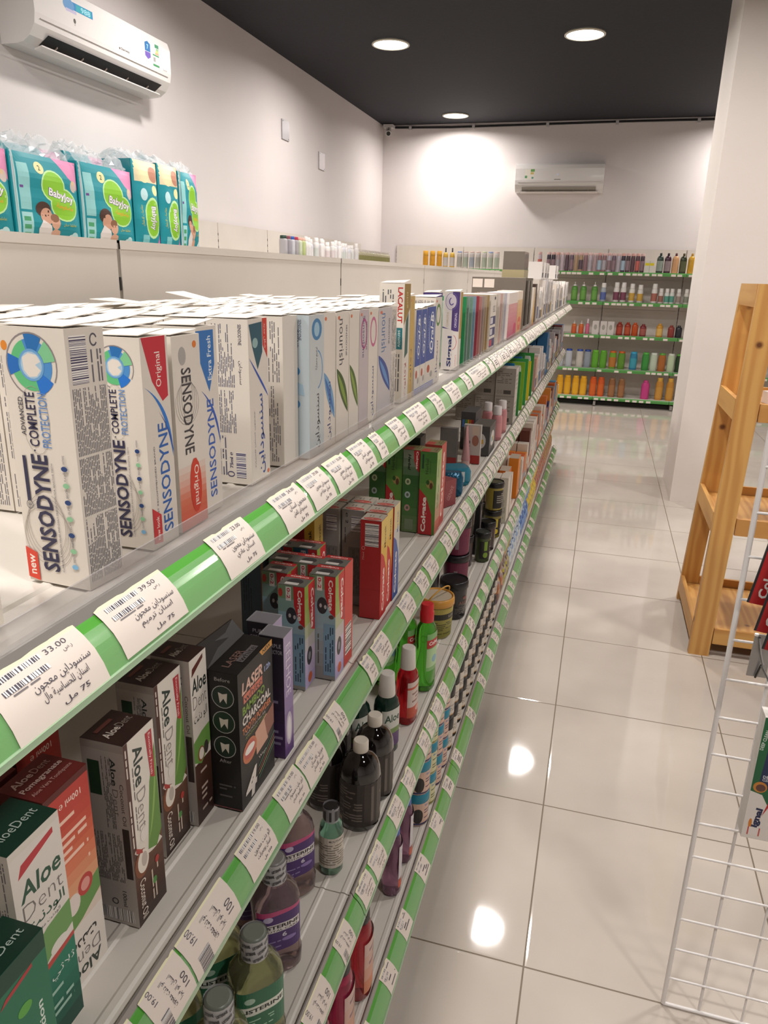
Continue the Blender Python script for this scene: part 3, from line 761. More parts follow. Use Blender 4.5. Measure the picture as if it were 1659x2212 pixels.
def d_repairF(w, h):
    a = Art()
    a.rect(0, 0, w, h, 'c3cacb'); a.ell(.5*w, .90*h, .34*w, .075*h, '3f7fb0'); a.ell(.5*w, .90*h, .18*w, .05*h, '9cc0d4'); a.ring(.5*w, .62*h, .40*w, .14*h, .04*w, '5a92c4', -80, 80)
    rot_text(a, 'ترميم وحماية', .48*w, .62*h, .78*h, .22*w, '4a4f58'); rot_text(a, 'سنسوداين', .55*w, .05*h, .45*h, .34*w, '33373f', .006)
    return a
def d_swo(w, h, top=None, txt='nourish', tc='3d3f45', leaf=None, sub='SENSODYNE', ring=None, bg=None, ar=None):
    a = Art()
    if bg: a.rect(0, 0, w, h, bg)
    if ring: a.ring(.5*w, .80*h, .36*w, .13*h, .10*w, ring, 0, 360, 20)
    if txt: rot_text(a, txt, .42*w, .60*h, .95*h, .36*w, tc, -.002, down=True)
    if sub: rot_text(a, sub, .80*w, .66*h, .90*h, .10*w, NAVY, .01, down=True)
    if leaf:
        a.swoosh((.05*w, .58*h), (.10*w, .38*h), (.95*w, .20*h), .85*w, .10*h, leaf[0]); a.swoosh((.12*w, .54*h), (.3*w, .40*h), (.9*w, .24*h), .35*w, .04*h, leaf[1])
    if ar: rot_text(a, ar, .5*w, .05*h, .5*h, .34*w, '2e3b78', .004)
    a.ell(.2*w, .96*h, .08*w, .014*h, 'd8704a')
    return a
def d_lacS(w, h):
    a = Art()
    rot_text(a, 'LACALUT', .84*w, .68*h, .97*h, .20*w, 'b82c2c', .03, down=True); a.rect(.72*w, .46*h, .96*w, .64*h, '2c7680'); rot_text(a, 'sensitiv', .84*w, .48*h, .62*h, .12*w, 'd8e4e0', down=True)
    a.fine(.1*w, .62*h, .6*w, .95*h, 5, '5e5f64', vert=True, seed=24); a.fine(.2*w, .10*h, .9*w, .42*h, 6, '5e5f64', vert=True, seed=25)
    return a
def d_lacF(w, h):
    a = Art()
    a.poly([(0, h), (w, h), (w, .80*h), (0, .66*h)], '9c7f3e'); rot_text(a, 'gold', .5*w, .80*h, .93*h, .3*w, 'd9c48c'); a.poly([(.25*w, .38*h), (.75*w, .42*h), (.75*w, .76*h), (.35*w, .70*h)], '2e5f58')
    rot_text(a, 'لاكالوت', .5*w, .03*h, .34*h, .34*w, 'a8383a')
    return a
def d_oral(w, h, full=True):
    a = Art()
    a.rect(0, .34*h, w, h, '2f4f9c'); a.ring(.62*w, .68*h, .30*w, .26*h, .03*w, 'e0e6ee', 0, 360, 24); rot_text(a, 'Oral-B', .62*w, .46*h, .90*h, .34*w, 'eef0f2', .02, it=.2)
    rot_text(a, 'TOOTHPASTE', .22*w, .5*h, .9*h, .08*w, '9fb4dc'); a.ell(.35*w, .24*h, .16*w, .05*h, 'b8523c'); a.ell(.7*w, .16*h, .14*w, .04*h, 'a7a29c'); a.rect(0, 0, w, .07*h, '3a5fb0')
    return a
def d_signal(w, h):
    a = Art()
    a.poly([(0, .52*h), (w, .50*h), (w, h), (0, h)], '4d3a78'); a.poly([(0, .56*h), (.55*w, .52*h), (.55*w, h), (0, h)], 'd8d2cc')
    a.ell(.5*w, .88*h, .30*w, .09*h, 'cfc8d0'); a.ring(.5*w, .88*h, .38*w, .11*h, .03*w, '6f62a8'); a.ring(.5*w, .88*h, .16*w, .05*h, .06*w, '54468c', 100, 330)
    rot_text(a, 'COMPLETE 8', .30*w, .56*h, .74*h, .12*w, 'b09a5a'); rot_text(a, 'ORIGINAL', .80*w, .55*h, .74*h, .14*w, 'd9cfe4', .01)
    a.poly([(0, 0), (w, 0), (w, .40*h), (.8*w, .50*h), (.4*w, .53*h), (0, .54*h)], 'ded8d2')
    rot_text(a, 'Signal', .52*w, .04*h, .44*h, .34*w, '2a3268', .035); a.ring(.62*w, .36*h, .30*w, .10*h, .03*w, 'c23a40', -80, 70); rot_text(a, 'COMPLETE', .9*w, .05*h, .2*h, .06*w, 'c23a40')
    return a
def put_carton(name, label, cat, x, y, z, d, w_, h, base=WH, F=None, S=None, T=None, rot=0, flap=0, group=None, top=None):
    mb = carton_mb(d, w_, h, base, F(w_, h) if callable(F) else F, S(d, h) if callable(S) else S, T(w_, d) if callable(T) else T, top, flap)
    o = mb.build(name, None, (x, y, z), rot)
    return tag(o, label, cat, group)

# ================================================================= top shelf
Z1 = LEV[0][0]+.0006
H1 = .161
tb = 'toothpaste_box'; tc_ = 'toothpaste box'
def d_top(w, d):
    a = Art(); a.fine(.1*w, .3*d, .9*w, .7*d, 4, '8a8688', seed=3); return a
S1 = [  # y, width, front x, depth, height, F, S, rot, label
 (.286, .038, -.329, .050, .163, None, d_complete, -3, 'white toothpaste box cut by the left edge, red new flash at its foot'),
 (.381, .034, -.309, .051, .170, d_barcode, d_complete, -4, 'large white toothpaste box in front, coloured ring logo and barcode side'),
 (.460, .035, -.311, .040, .159, d_original, d_complete, 0, 'white toothpaste box with a red corner tab, right of the largest one'),
 (.502, .042, -.312, .040, .157, d_grey, None, 0, 'white toothpaste box with grey lettering and red lower end'),
 (.549, .034, -.318, .040, .161, d_extra, None, 0, 'toothpaste box with a blue upper corner before the shelf gap'),
 (.652, .043, -.322, .044, .162, d_arabic, d_info, 0, 'toothpaste box with blue Arabic brand and red corner right of the shelf gap'),
 (.776, .046, -.309, .040, .161, d_repairF, d_repairS, 0, 'pale blue repair toothpaste box with three round blue pictures'),
 (.825, .042, -.311, .040, .161, lambda w, h: d_swo(w, h, txt=None, sub=None, ar='سنسوداين', leaf=('6f9fc8', '3c6fb0')), None, 0, 'grey white toothpaste box with Arabic brand beside the pale blue one'),
 (.870, .048, -.311, .040, .160, lambda w, h: d_swo(w, h, leaf=('3c5a2c', '7c9a40')), None, 0, 'white toothpaste box with large grey word and a green leaf'),
 (.920, .040, -.311, .040, .160, lambda w, h: d_swo(w, h, txt=None, sub=None, leaf=('4a6a34', '86a04a'), ar=None), None, 0, 'white toothpaste box with a green leaf but no large word'),
 (.962, .040, -.311, .040, .160, lambda w, h: d_swo(w, h, txt='Sensodyne', tc='4a4470', ring='b04a84', bg='c2b8bc'), None, 0, 'mauve toothpaste box with a purple ring'),
 (1.004, .044, -.311, .040, .160, lambda w, h: d_swo(w, h, txt=None, sub=None, ring='c86a94', ar='سنسوداين'), None, 0, 'white toothpaste box with a pink ring and Arabic brand'),
 (1.050, .072, -.311, .040, .159, lambda w, h: d_swo(w, h, txt='nourish', tc='3f6a9c', bg='c5c0c2', leaf=('2c4c94', '5f8fc8')), None, 0, 'lilac grey toothpaste box with large blue word and blue leaf'),
 (1.124, .034, -.313, .040, .159, lambda w, h: back_print(w, h, 9), None, 0, 'narrow white toothpaste box just left of the tall gold one'),
 (1.198, .040, -.312, .042, .192, d_lacF, d_lacS, 0, 'tall white and gold toothpaste box standing above its neighbours'),
 (1.240, .030, -.312, .042, .172, lambda w, h: d_swo(w, h, txt=None, sub=None, bg='c9a860', ar='لاكالوت'), None, 0, 'thin yellow gold toothpaste box right of the tall one'),
 (1.284, .040, -.312, .042, .148, d_oral, None, 0, 'blue and white toothpaste box, leftmost of three'),
 (1.326, .040, -.312, .042, .148, d_oral, None, 0, 'blue and white toothpaste box, middle of three'),
 (1.368, .074, -.312, .042, .150, d_oral, None, 0, 'blue and white toothpaste box, rightmost and widest of three'),
 (1.446, .060, -.314, .050, .165, lambda w, h: d_swo(w, h, txt=None, sub=None, ar='سيجنال', ring='5a8a4c'), None, 0, 'white toothpaste box right of the three blue ones'),
 (1.652, .034, -.351, .036, .170, lambda w, h: Art().rect(0, 0, w, h, '4a3a78'), lambda w, h: Art().rect(0, .5*h, w, h, '4a3a78'), 0, 'dark purple toothpaste box behind the white and purple one'),
 (1.692, .036, -.3125, .037, .172, lambda w, h: Art().rect(.3*w, .4*h, w, h, 'b08f48'), d_signal, 0, 'white and purple toothpaste box with big blue name and red arc'),
]
def fill_rows(src, x, y, z, d, rows, label, group, skip=0, gap=.0015, drop=0):
    for k in range(1, rows+1):
        if R.random() < skip: continue
        copy_tree(src, (x-k*(d+gap)-R.uniform(0, .001), y+R.uniform(-.0006, .0006), z), src.rotation_euler[2] if k == 0 else 0, label, group)
for i, (y, w_, x, d, h, F, S, ro, lab) in enumerate(S1):
    o = put_carton(tb, lab, tc_, x, y, Z1, d, w_, h, F=F, S=S if S else (lambda w, h_: back_print(w, h_, i)), T=d_top, rot=math.radians(ro), flap=.004)
    rows = int((.665+x-d)/(d+.0015))
    rows = min(rows, 6)
    if i in (0, 1, 2): rows = 0 if i < 2 else 1
    if i in (3, 4): rows = 4
    if i >= 19: rows = 3
    if i >= 20: rows = 0
    if i == 14: rows = 1
    if i in (16, 17, 18): rows = 2
    if rows and i != 14 and i < 20:
        src = carton_mb(d, w_-.0015, H1, WH, None, back_print(d, H1, i), d_top(w_, d), None, .003).build(tb, None, (0, 0, 0))
        for k in range(1, rows+1):
            q = src if k == 1 else src.copy()
            if k > 1: COL.objects.link(q)
            q.location = (x-k*(d+.0015), y+.0005, Z1)
            tag(q, 'white toothpaste box packed in the rows behind the front ones', tc_, 'toothpaste boxes behind the front row')
# rows standing behind the gap
for k, y in enumerate((.600, .648, .6965, .7330)):
    if k in (1,): continue
    src = carton_mb(.044, .034 if k == 2 else .040, H1, WH, None, back_print(.044, H1, k), d_top(.034, .044), None, .006).build(tb, None, (0, 0, 0))
    xs = [-.415, -.461, -.507, -.553] if k == 0 else ([-.368, -.414, -.460, -.506, -.552] if k == 2 else [-.322, -.368, -.414, -.460, -.506, -.552])
    for j, x in enumerate(xs):
        q = src if j == 0 else src.copy()
        if j: COL.objects.link(q)
        q.location = (x, y, Z1)
        if k == 3 and j == 0: tag(q, 'white toothpaste box between the blue swoosh one and the pale blue one', tc_)
        else: tag(q, 'white toothpaste box packed in the rows behind the front ones', tc_, 'toothpaste boxes behind the front row')
# a few torn open flaps lying on the rows
for (x, y, w_, d, ry) in ((-.53, .70, .050, .055, .10), (-.50, .80, .055, .055, .22), (-.47, .93, .045, .055, .14)):
    m_ = MB(); m_.hexa([(0, 0, 0), (d, 0, .002), (d, w_, 0), (0, w_, 0), (0, 0, .0006), (d, 0, .0026), (d, w_, .0006), (0, w_, .0006)], M('e2dbd0', .6))
    o = m_.build('card_flap', None, (x, y, Z1+H1+.006+d*math.sin(ry)), (0, ry, .15)); tag(o, 'torn white card flap lying on the packed toothpaste boxes, %s' % ('leftmost of three' if y < .75 else ('middle of three' if y < .85 else 'rightmost of three')), 'card flap')
# thin blister packs and far products of the top shelf
def thin_pack(y, w_, h, c, c2, lab, x=-.314, d=.09, z=Z1, name='toothbrush_pack', cat='toothbrush pack', art=None, clearp=True):
    T_ = thing(name, lab, cat, (x, y, z))
    m_ = MB(); m_.box((-d, w_*.45, 0), (0, w_*.6, h), M(c, .4)); m_.build('backing_card', T_)
    m_ = MB(); m_.lathe([(d*.3, w_*.17, h*.06), (d*.34, w_*.205, h*.12), (d*.34, w_*.205, h*.88), (d*.3, w_*.17, h*.94)], M('dfe4e6', .08, alpha=.45), 12, 4, ctr=(-d*.5, w_*.22)); m_.build('clear_blister', T_)
    m_ = MB(); m_.box((-d*.56, w_*.08, h*.1), (-d*.44, w_*.3, h*.9), M(c2, .4)); m_.build('toothbrush', T_)
    return T_
TP = [(1.735, .10, .160, '1f8a52', '2fa868', 'green toothbrush pack right of the white and purple box'), (1.80, .05, .160, '8a9a94', '5a8a7c', 'grey green clear toothbrush pack beside the green one'), (1.85, .05, .158, '7c9c8c', '6f9fb0', 'pale green clear toothbrush pack, third of the thin packs'),
      (1.90, .045, .158, '8aa4b8', '4a78a8', 'pale blue clear toothbrush pack on the top shelf'), (1.95, .045, .158, 'a8404a', 'c8606a', 'dark red edged toothbrush pack on the top shelf'), (1.995, .05, .156, 'b88a84', 'c8685a', 'salmon coloured toothbrush pack on the top shelf'),
      (2.045, .04, .156, 'a89a94', '7a6a90', 'mauve clear toothbrush pack between salmon and brown ones'), (2.085, .045, .157, 'b8a48c', 'b8905a', 'light brown toothbrush pack on the top shelf'), (2.13, .045, .157, 'a89068', 'c09a50', 'tan toothbrush pack left of the white chequered box')]
for y, w_, h, c, c2, lab in TP: thin_pack(y, w_, h, c, c2, lab)
def d_check(w, h):
    a = Art()
    for k in range(3): a.rect(.05*w, (.06+.2*k)*h, .95*w, (.21+.2*k)*h, '2c3068'); a.rect(.1*w, (.08+.2*k)*h, .5*w, (.19+.2*k)*h, ('c23a50', 'd0ccd4', 'd8d4dc')[k])
    a.fine(.4*w, .68*h, .9*w, .8*h, 4, '77747c', seed=2); a.ring(.7*w, .93*h, .12*w, .03*h, .04*w, '3c3a44')
    return a
put_carton('white_box', 'white carton with three dark blue squares down its front, among thin packs', 'box', -.312, 2.178, Z1, .09, .115, .158, F=d_check)
for k, (y, c) in enumerate(((2.30, 'c8beb0'), (2.36, 'd2c8c0'), (2.41, 'c8a8a0'), (2.46, 'ccc4be'), (2.52, 'b8b4bc'))):
    thin_pack(y, .05, .157, c, ('a88a70', 'b8908c', 'a84a50', '9a9088', '7c84a8')[k], ('pale tan', 'cream', 'dusty rose', 'off white', 'grey lilac')[k]+' clear pack between the chequered box and pink bottle')
def d_pinkF(w, h):
    a = Art(); a.rect(0, 0, w, .76*h, 'd08a90'); a.grad(0, 0, w, .76*h, ('c05a78', 'd0808c', 'd8a0a0'), 8); a.ell(.8*w, .2*h, .15*w, .12*h, 'c83a68'); return a
put_carton('cosmetic_box', 'pink carton with a white top, left of the peach one', 'box', -.312, 2.60, Z1, .08, .26, .156, base='e2d8d2', F=d_pinkF)
def d_peach(w, h):
    a = Art(); a.grad(0, 0, w, .8*h, ('d8a080', 'd8a468', 'e0c090'), 8); a.ring(.5*w, .25*h, .35*w, .16*h, .12*w, 'd86a58'); return a
put_carton('cosmetic_box', 'peach and orange carton right of the pink one', 'box', -.312, 2.87, Z1, .08, .16, .158, base='e6d8c8', F=d_peach)
# grey display case with a smaller one on it
T_ = thing('display_case', 'low brown grey plastic display case with two white labels, far on the top shelf', 'display case', (-.312, 3.10, Z1))
gp = M('6f675e', .22, coat=.5); gp2 = M('8d857b', .3)
m_ = MB(); m_.box((-.215, 0, 0), (0, .30, .205), gp); m_.build('body', T_)
for k in range(4): m_ = MB(); m_.box((.0005, .03+.06*k, .02), (.006, .05+.06*k, .195), gp2 if k % 2 else M('4c453e', .3)); m_.build('rib', T_)
for u in (-.212, -.165): 
    m_ = MB(); m_.box((u, -.0012, .165), (u+.040, -.0002, .198), paper); m_.build('white_label', T_)
T_ = thing('display_case', 'small brown grey box standing on the display case', 'box', (-.330, 3.16, Z1+.206))
m_ = MB(); m_.box((-.085, 0, .0), (0, .16, .10), gp); m_.build('body', T_); m_ = MB(); m_.box((-.087, -.002, 0), (.002, .162, .03), M('a89c78', .4)); m_.build('tray', T_)

# a generic white family for the far part of the top shelf
def bottle(name, lab, cat, x, y, z, h, r, c, cap='e8e4df', ex=2.0, ry=1.0, lab_c=None, n=14, capr=.45, caph=.16, neck=.35, group=None, rot=0, trans=0, label_art=None, shoulder=.2):
    T_ = thing(name, lab, cat, (x, y, z), rot, group)
    hb = h*(1-caph); m_ = MB()
    body = M(c, .08 if trans else .3, trans=trans, ior=1.33 if trans else 1.45, coat=0 if trans else .2)
    prof = [(r*.88, r*.88*ry, 0), (r, r*ry, h*.03)]
    s0 = hb-h*shoulder
    prof += [(r, r*ry, s0*.5), (r, r*ry, s0)]
    for k in range(1, 5):
        t = k/4; q = math.cos(t*PI/2); rr = neck*r+(r-neck*r)*q
        prof.append((rr, max(neck*r, rr*ry) if ry < 1 else rr, s0+(hb-s0)*math.sin(t*PI/2)))
    m_.lathe(prof, body, n, ex); m_.build('body', T_)
    m_ = MB(); cr = r*capr
    m_.lathe([(cr, hb), (cr*1.02, hb+.002), (cr*.96, h-.003), (cr*.88, h)], M(cap, .35), n); m_.build('cap', T_)
    if lab_c:
        m_ = MB(); e = .0004
        m_.lathe([(r+e, (r+e)*ry, h*.10), (r+e, (r+e)*ry, s0*.5), (r+e, (r+e)*ry, s0*.92)], M(lab_c, .5), n, ex, cap0=False, cap1=False)
        if label_art:
            def fn(u, v, o):
                t = u/r; c_, d_ = math.cos(t), math.sin(t)
                return ((r+e+o)*math.copysign(abs(c_)**(2/ex), c_), (r+e+o)*ry*math.copysign(abs(d_)**(2/ex), d_), v)
            m_.art(label_art, fn)
        m_.build('label', T_)
    return T_
farw = ['e2ddd8', 'd8d4d2', 'd9cfc4', 'c9c8d0', 'e6e0da', 'd4ccc6', 'b8b4b4']
acc = ['3c6a4c', '2c3f78', '8a4a3c', '5a5a60', 'c09a3c', '6a8a9c', '3c3030']
def d_far(c, w, h, seed):
    a = Art(); a.rect(.1*w, .1*h, .9*w, .38*h, c); a.fine(.15*w, .45*h, .85*w, .9*h, 5, '8a8688', seed=seed, vert=True); return a
y = 3.50; i = 0
put_carton('cosmetic_box', 'orange and yellow edged carton right of the display case', 'box', -.312, 3.50, Z1, .06, .07, .165, base='d8ccc0', F=lambda w, h: Art().grad(0, 0, w, h, ('d8a030', 'd8b060', 'd8c8b8'), 6))
put_carton('cosmetic_box', 'dark brown tall carton far on the top shelf', 'box', -.316, 3.60, Z1, .06, .09, .18, base='3c2822')
y = 3.72
while y < 6.62:
    w_ = R.uniform(.05, .085); h = R.uniform(.14, .20); i += 1
    if R.random() < .7:
        ac = R.choice(acc)
        bc = R.choice(farw); o = put_carton('skin_care_box', '%s %s carton in the front row, top shelf, %s bay' % (nth(('c1', cname(bc), bay_word(y))), cname(bc), bay_word(y)), 'box', -.312, y, Z1, .05, w_-.004, h, base=bc, F=lambda w, h_: d_far(ac, w, h_, i), group='white cartons far along the top shelf')
        if R.random() < .75:
            q = o.copy(); COL.objects.link(q); q.location = (-.366, y, Z1); q['label'] = '%s carton behind the front row, top shelf, %s bay' % (cname(bc), bay_word(y))
    else: bottle('lotion_bottle', '%s small white bottle among cartons, top shelf, %s bay' % (nth(('b1', bay_word(y))), bay_word(y)), 'bottle', -.344, y+w_/2, Z1, h, .024, R.choice(farw), lab_c=R.choice(farw), group='white bottles far along the top shelf')
    y += w_
for k, (y, z_) in enumerate(((4.05, .215), (4.25, .215), (4.42, .215), (5.1, .205), (5.3, .205))):
    put_carton('skin_care_box', 'white carton stacked upright on other cartons, %s of five along the top shelf' % ORD[k], 'box', -.33, y, Z1+.201, .07, .12, .085, base='ddd8d4', F=lambda w, h_: d_far('5a5a60', w, h_, 4), group='white cartons stacked on the far row')
# ================================================================= second shelf
Z2 = LEV[1][0]+.0006
BRN = '33201c'
def aloe_word(a, u, v0, v1, H, c1, c2='77706c', down=True):
    L = v1-v0
    if down: a.text('Aloe', u, v1-L*.24, L*.46, H, c1, rot=-90, bold=.02); a.text('Dent', u, v0+L*.24, L*.46, H, c2, rot=-90, bold=-.012)
    else: a.text('Aloe', u, v0+L*.24, L*.46, H, c1, rot=90, bold=.02); a.text('Dent', u, v1-L*.24, L*.46, H, c2, rot=90, bold=-.012)
    return a
def d_cocoF(w, h):
    a = Art(); a.rect(.13*w, .38*h, w, h, 'dcd6cc')
    a.grad(0, 0, w, .42*h, ('2a1712', '4a2c1e', '6a4430'), 8); a.rect(0, .38*h, .13*w, h, '4a2a22')
    a.fine(.02*w, .45*h, .10*w, .97*h, 1, 'd8cfc4', vert=True, seed=3)
    a.swoosh((.05*w, .42*h), (.45*w, .30*h), (w, .34*h), 0, .22*h, 'd9d2c8')
    a.poly([(.50*w, .36*h), (.72*w, .70*h), (.98*w, .88*h), (w, .40*h), (.8*w, .33*h)], '5f8a3c'); a.swoosh((.55*w, .40*h), (.8*w, .55*h), (.98*w, .84*h), .12*w, -.02*h, '86ac58')
    aloe_word(a, .42*w, .50*h, .95*h, .30*w, '2a3a34', '8a847e'); a.fine(.20*w, .52*h, .25*w, .94*h, 1, '55504c', vert=True, seed=6)
    a.poly([(.70*w, .96*h), (.92*w, .96*h), (.92*w, .70*h), (.78*w, .72*h)], 'b0303a'); rot_text(a, 'Exotically Fresh', .82*w, .73*h, .95*h, .09*w, 'f0dcd8', down=True)
    a.ell(.25*w, .33*h, .24*w, .075*h, '7a4428'); a.ell(.30*w, .335*h, .19*w, .062*h, 'e0d8cc'); a.ell(.34*w, .34*h, .10*w, .04*h, 'b9aea4'); a.ell(.40*w, .47*h, .12*w, .035*h, 'ddd8d0')
    a.poly([(.10*w, .44*h), (.3*w, .40*h), (.3*w, .38*h), (.1*w, .41*h)], 'a83a32')
    rot_text(a, 'Coconut Oil', .22*w, .025*h, .245*h, .20*w, 'e2d8cc', .005, down=True); a.fine(.5*w, .06*h, .9*w, .24*h, 4, 'c8b8a8', vert=True, seed=9, dens=.6)
    a.ell(.75*w, .26*h, .07*w, .02*h, 'a8342c'); a.ell(.62*w, .16*h, .07*w, .02*h, '4c8a44')
    return a
def d_cocoS(w, h):
    a = Art()
    a.rect(0, 0, w, .96*h, 'a9a29c'); a.rect(.12*w, .72*h, .40*w, .90*h, '24402c')
    aloe_word(a, .72*w, .62*h, .93*h, .13*w, '2c3430', '6c6660'); rot_text(a, 'Coconut Oil', .88*w, .58*h, .80*h, .09*w, '4c4440', down=True)
    a.fine(.45*w, .55*h, .68*w, .93*h, 7, '4c4a48', vert=True, seed=3); a.rect(.80*w, .28*h, .96*w, .56*h, '3a302c'); a.fine(.1*w, .25*h, .76*w, .52*h, 18, '5c5854', vert=True, seed=4)
    a.bars(.1*w, .02*h, .9*w, .09*h, '3c3a3a', 30, seed=5); rot_text(a, '100ml', .7*w, .11*h, .2*h, .1*w, '3c3a3a', down=True); a.ring(.45*w, .13*h, .08*w, .018*h, .02*w, '3c3a3a')
    return a
def d_cocoT(w, d):
    a = Art(); a.text('Aloe', .32*w, .5*d, .4*w, .2*d, 'c8beb4', bold=.02); a.text('Dent', .72*w, .5*d, .36*w, .2*d, '9a8f86', bold=-.01); a.rect(.2*w, .74*d, .7*w, .84*d, '6a3a34'); return a
def d_whiteF(w, h, deep='5a2a22', low=('33201c', '4a2c20'), ar='الو دنت'):
    a = Art(); a.rect(0, .38*h, w, h, 'd9d3ca')
    a.grad(0, 0, w, .38*h, low, 4); a.poly([(0, .40*h), (0, .52*h), (.5*w, .55*h), (w, .56*h), (w, .44*h), (.4*w, .36*h)], '6a9a48')
    a.poly([(.10*w, .90*h), (.80*w, .96*h), (.80*w, .985*h), (.15*w, .945*h)], deep)
    a.text('Aloe', .50*w, .84*h, .86*w, .09*h, '24302c', bold=.02, it=.1); a.text('Dent', .50*w, .745*h, .80*w, .075*h, '77706c', bold=-.015); a.text('الو دنت', .5*w, .645*h, .8*w, .07*h, '24302c')
    a.ell(.40*w, .42*h, .20*w, .045*h, '8a5a34'); a.ell(.42*w, .42*h, .15*w, .035*h, 'e2dad0'); a.ell(.72*w, .43*h, .14*w, .04*h, '3c3634')
    a.fine(.3*w, .06*h, .9*w, .33*h, 8, 'b8a89c', seed=4, dens=.6)
    return a
def d_aloeF(w, h):
    a = Art()
    a.grad(0, 0, w, .40*h, ('123c34', '1c6a54', '1f7a60'), 5); a.rect(0, .40*h, w, .97*h, 'dcd6ce'); a.poly([(0, .34*h), (0, .50*h), (.5*w, .56*h), (w, .58*h), (w, .46*h), (.5*w, .42*h)], '6c9a58')
    a.poly([(.12*w, .87*h), (.85*w, .93*h), (.85*w, .955*h), (.2*w, .92*h)], 'b8343c')
    a.text('Aloe', .52*w, .80*h, .82*w, .085*h, '23503c', bold=.02, it=.1); a.text('Dent', .52*w, .71*h, .80*w, .07*h, '77706c', bold=-.015); a.text('الودنت', .52*w, .63*h, .8*w, .06*h, '23503c', bold=.01); a.text('الودنت معجون', .5*w, .585*h, .6*w, .022*h, '55605a')
    a.ell(.7*w, .43*h, .2*w, .03*h, 'dcd8d0'); a.poly([(.35*w, .37*h), (w, .40*h), (w, .42*h), (.4*w, .40*h)], 'b8443c'); a.text('ثلاثي', .7*w, .31*h, .5*w, .05*h, 'd8e4dc'); a.fine(.15*w, .05*h, .85*w, .26*h, 6, '9cc0b0', seed=5, dens=.6)
    return a
def d_pomF(w, h):
    a = Art()
    a.grad(0, .30*h, w, .97*h, ('d8cfc4', 'd8a078', 'd06a48', 'c04434', 'b83830'), 12); a.rect(0, 0, w, .30*h, 'dcd5cc'); a.poly([(0, .28*h), (0, .38*h), (w, .47*h), (w, .37*h), (.5*w, .31*h)], '64904c')
    a.text('100ml ℮', .55*w, .91*h, .5*w, .03*h, 'f0d8cc', rot=180, bold=.01); a.fine(.2*w, .56*h, .85*w, .86*h, 8, 'f0c8b4', seed=12, dens=.55)
    a.ell(.35*w, .42*h, .16*w, .05*h, 'dcd2ca'); a.ell(.66*w, .46*h, .18*w, .05*h, 'b83c38'); a.ell(.66*w, .46*h, .11*w, .03*h, 'd8968c')
    a.text('ودنت', .5*w, .21*h, .6*w, .07*h, '2c2a2a', rot=180, bold=.02); a.text('Dent', .5*w, .125*h, .7*w, .06*h, '77706c', rot=180, bold=-.01); a.text('Aloe', .5*w, .05*h, .7*w, .06*h, '24342c', rot=180, bold=.02)
    return a
def d_pomT(w, d):
    a = Art(); a.text('Aloe', .3*w, .76*d, .4*w, .17*d, 'd8b8b0', bold=.02); a.text('Dent', .7*w, .76*d, .34*w, .17*d, 'c09890'); a.text('Pomegranate', .5*w, .5*d, .85*w, .17*d, 'e0c4bc', bold=.02); a.text('Aloe Vera Toothpaste', .5*w, .27*d, .85*w, .12*d, 'c8a098'); return a
def d_trueS(w, h):
    a = Art()
    a.rect(0, 0, w, h, '1d6e50'); a.rect(0, .90*h, w, h, '10402f'); a.text('Triple Action', .80*w, .42*h, .50*h, .13*w, 'd4e0d8', rot=90, bold=.02)
    for k in range(3): a.rect((.25+.1*k)*w, .30*h, (.29+.1*k)*w, .62*h, '7fae98')
    a.ell(.3*w, .18*h, .10*w, .03*h, 'b03a3c'); a.ell(.62*w, .24*h, .08*w, .05*h, 'b86058'); a.ell(.55*w, .72*h, .12*w, .03*h, '55a040'); a.poly([(.2*w, .84*h), (.75*w, .88*h), (.75*w, .90*h), (.3*w, .87*h)], 'a83438'); a.ell(.6*w, .06*h, .28*w, .05*h, 'b9c8b8')
    return a
def green_top(w, d): return Art().text('AloeDent', .5*w, .4*d, .8*w, .2*d, 'b8c8c0')
put_carton(tb, 'dark green toothpaste box in the bottom left corner, nearest the viewer', tc_, -.3135, .253, Z2, .032, .052, .156, base='1a6047', F=d_trueS, S=lambda w, h: Art().rect(0, 0, w, h, '1c6b50'), T=green_top, top='10382a')
o = put_carton(tb, 'white and green toothpaste box with large Arabic name, second shelf, far left', tc_, -.346, .316, Z2, .042, .050, .194, base='d8d2c8', F=d_aloeF, S=lambda w, h: back_print(w, h, 31), T=green_top, top='12392c')
o = put_carton(tb, 'orange red pomegranate toothpaste box, upside-down name at its foot', tc_, -.3605, .3675, Z2, .042, .050, .194, base='5a2420', F=d_pomF, T=d_pomT, top='6a2422')
q = put_carton(tb, 'dark red pomegranate toothpaste box behind the orange red one', tc_, -.408, .345, Z2, .042, .050, .194, base='5a2420', F=d_pomF, S=lambda w, h: Art().bars(.1*w, .86*h, .9*w, .97*h, '3a2a2c', 24), T=d_pomT, top='6a2422')
q = put_carton(tb, 'red topped toothpaste box, third back beside the coconut one', tc_, -.418, .405, Z2, .042, .050, .200, base='5a2420', F=d_pomF, S=lambda w, h: Art().bars(.1*w, .86*h, .9*w, .97*h, '3a2a2c', 24), T=d_pomT, top='7a2824')
put_carton(tb, 'coconut toothpaste box standing in front, dark brown top and grey side', tc_, -.346, .445, Z2, .042, .044, .194, base='9c958e', F=d_cocoF, S=d_cocoS, T=d_cocoT, top=BRN)
put_carton(tb, 'coconut toothpaste box behind the front coconut one', tc_, -.369, .527, Z2, .042, .046, .198, base='9c958e', F=d_cocoF, S=d_cocoS, T=d_cocoT, top=BRN)
put_carton(tb, 'white and brown toothpaste box left of the black charcoal box', tc_, -.361, .577, Z2, .044, .033, .200, base='a8a29a', F=d_whiteF, S=d_cocoS, T=d_cocoT, top=BRN)
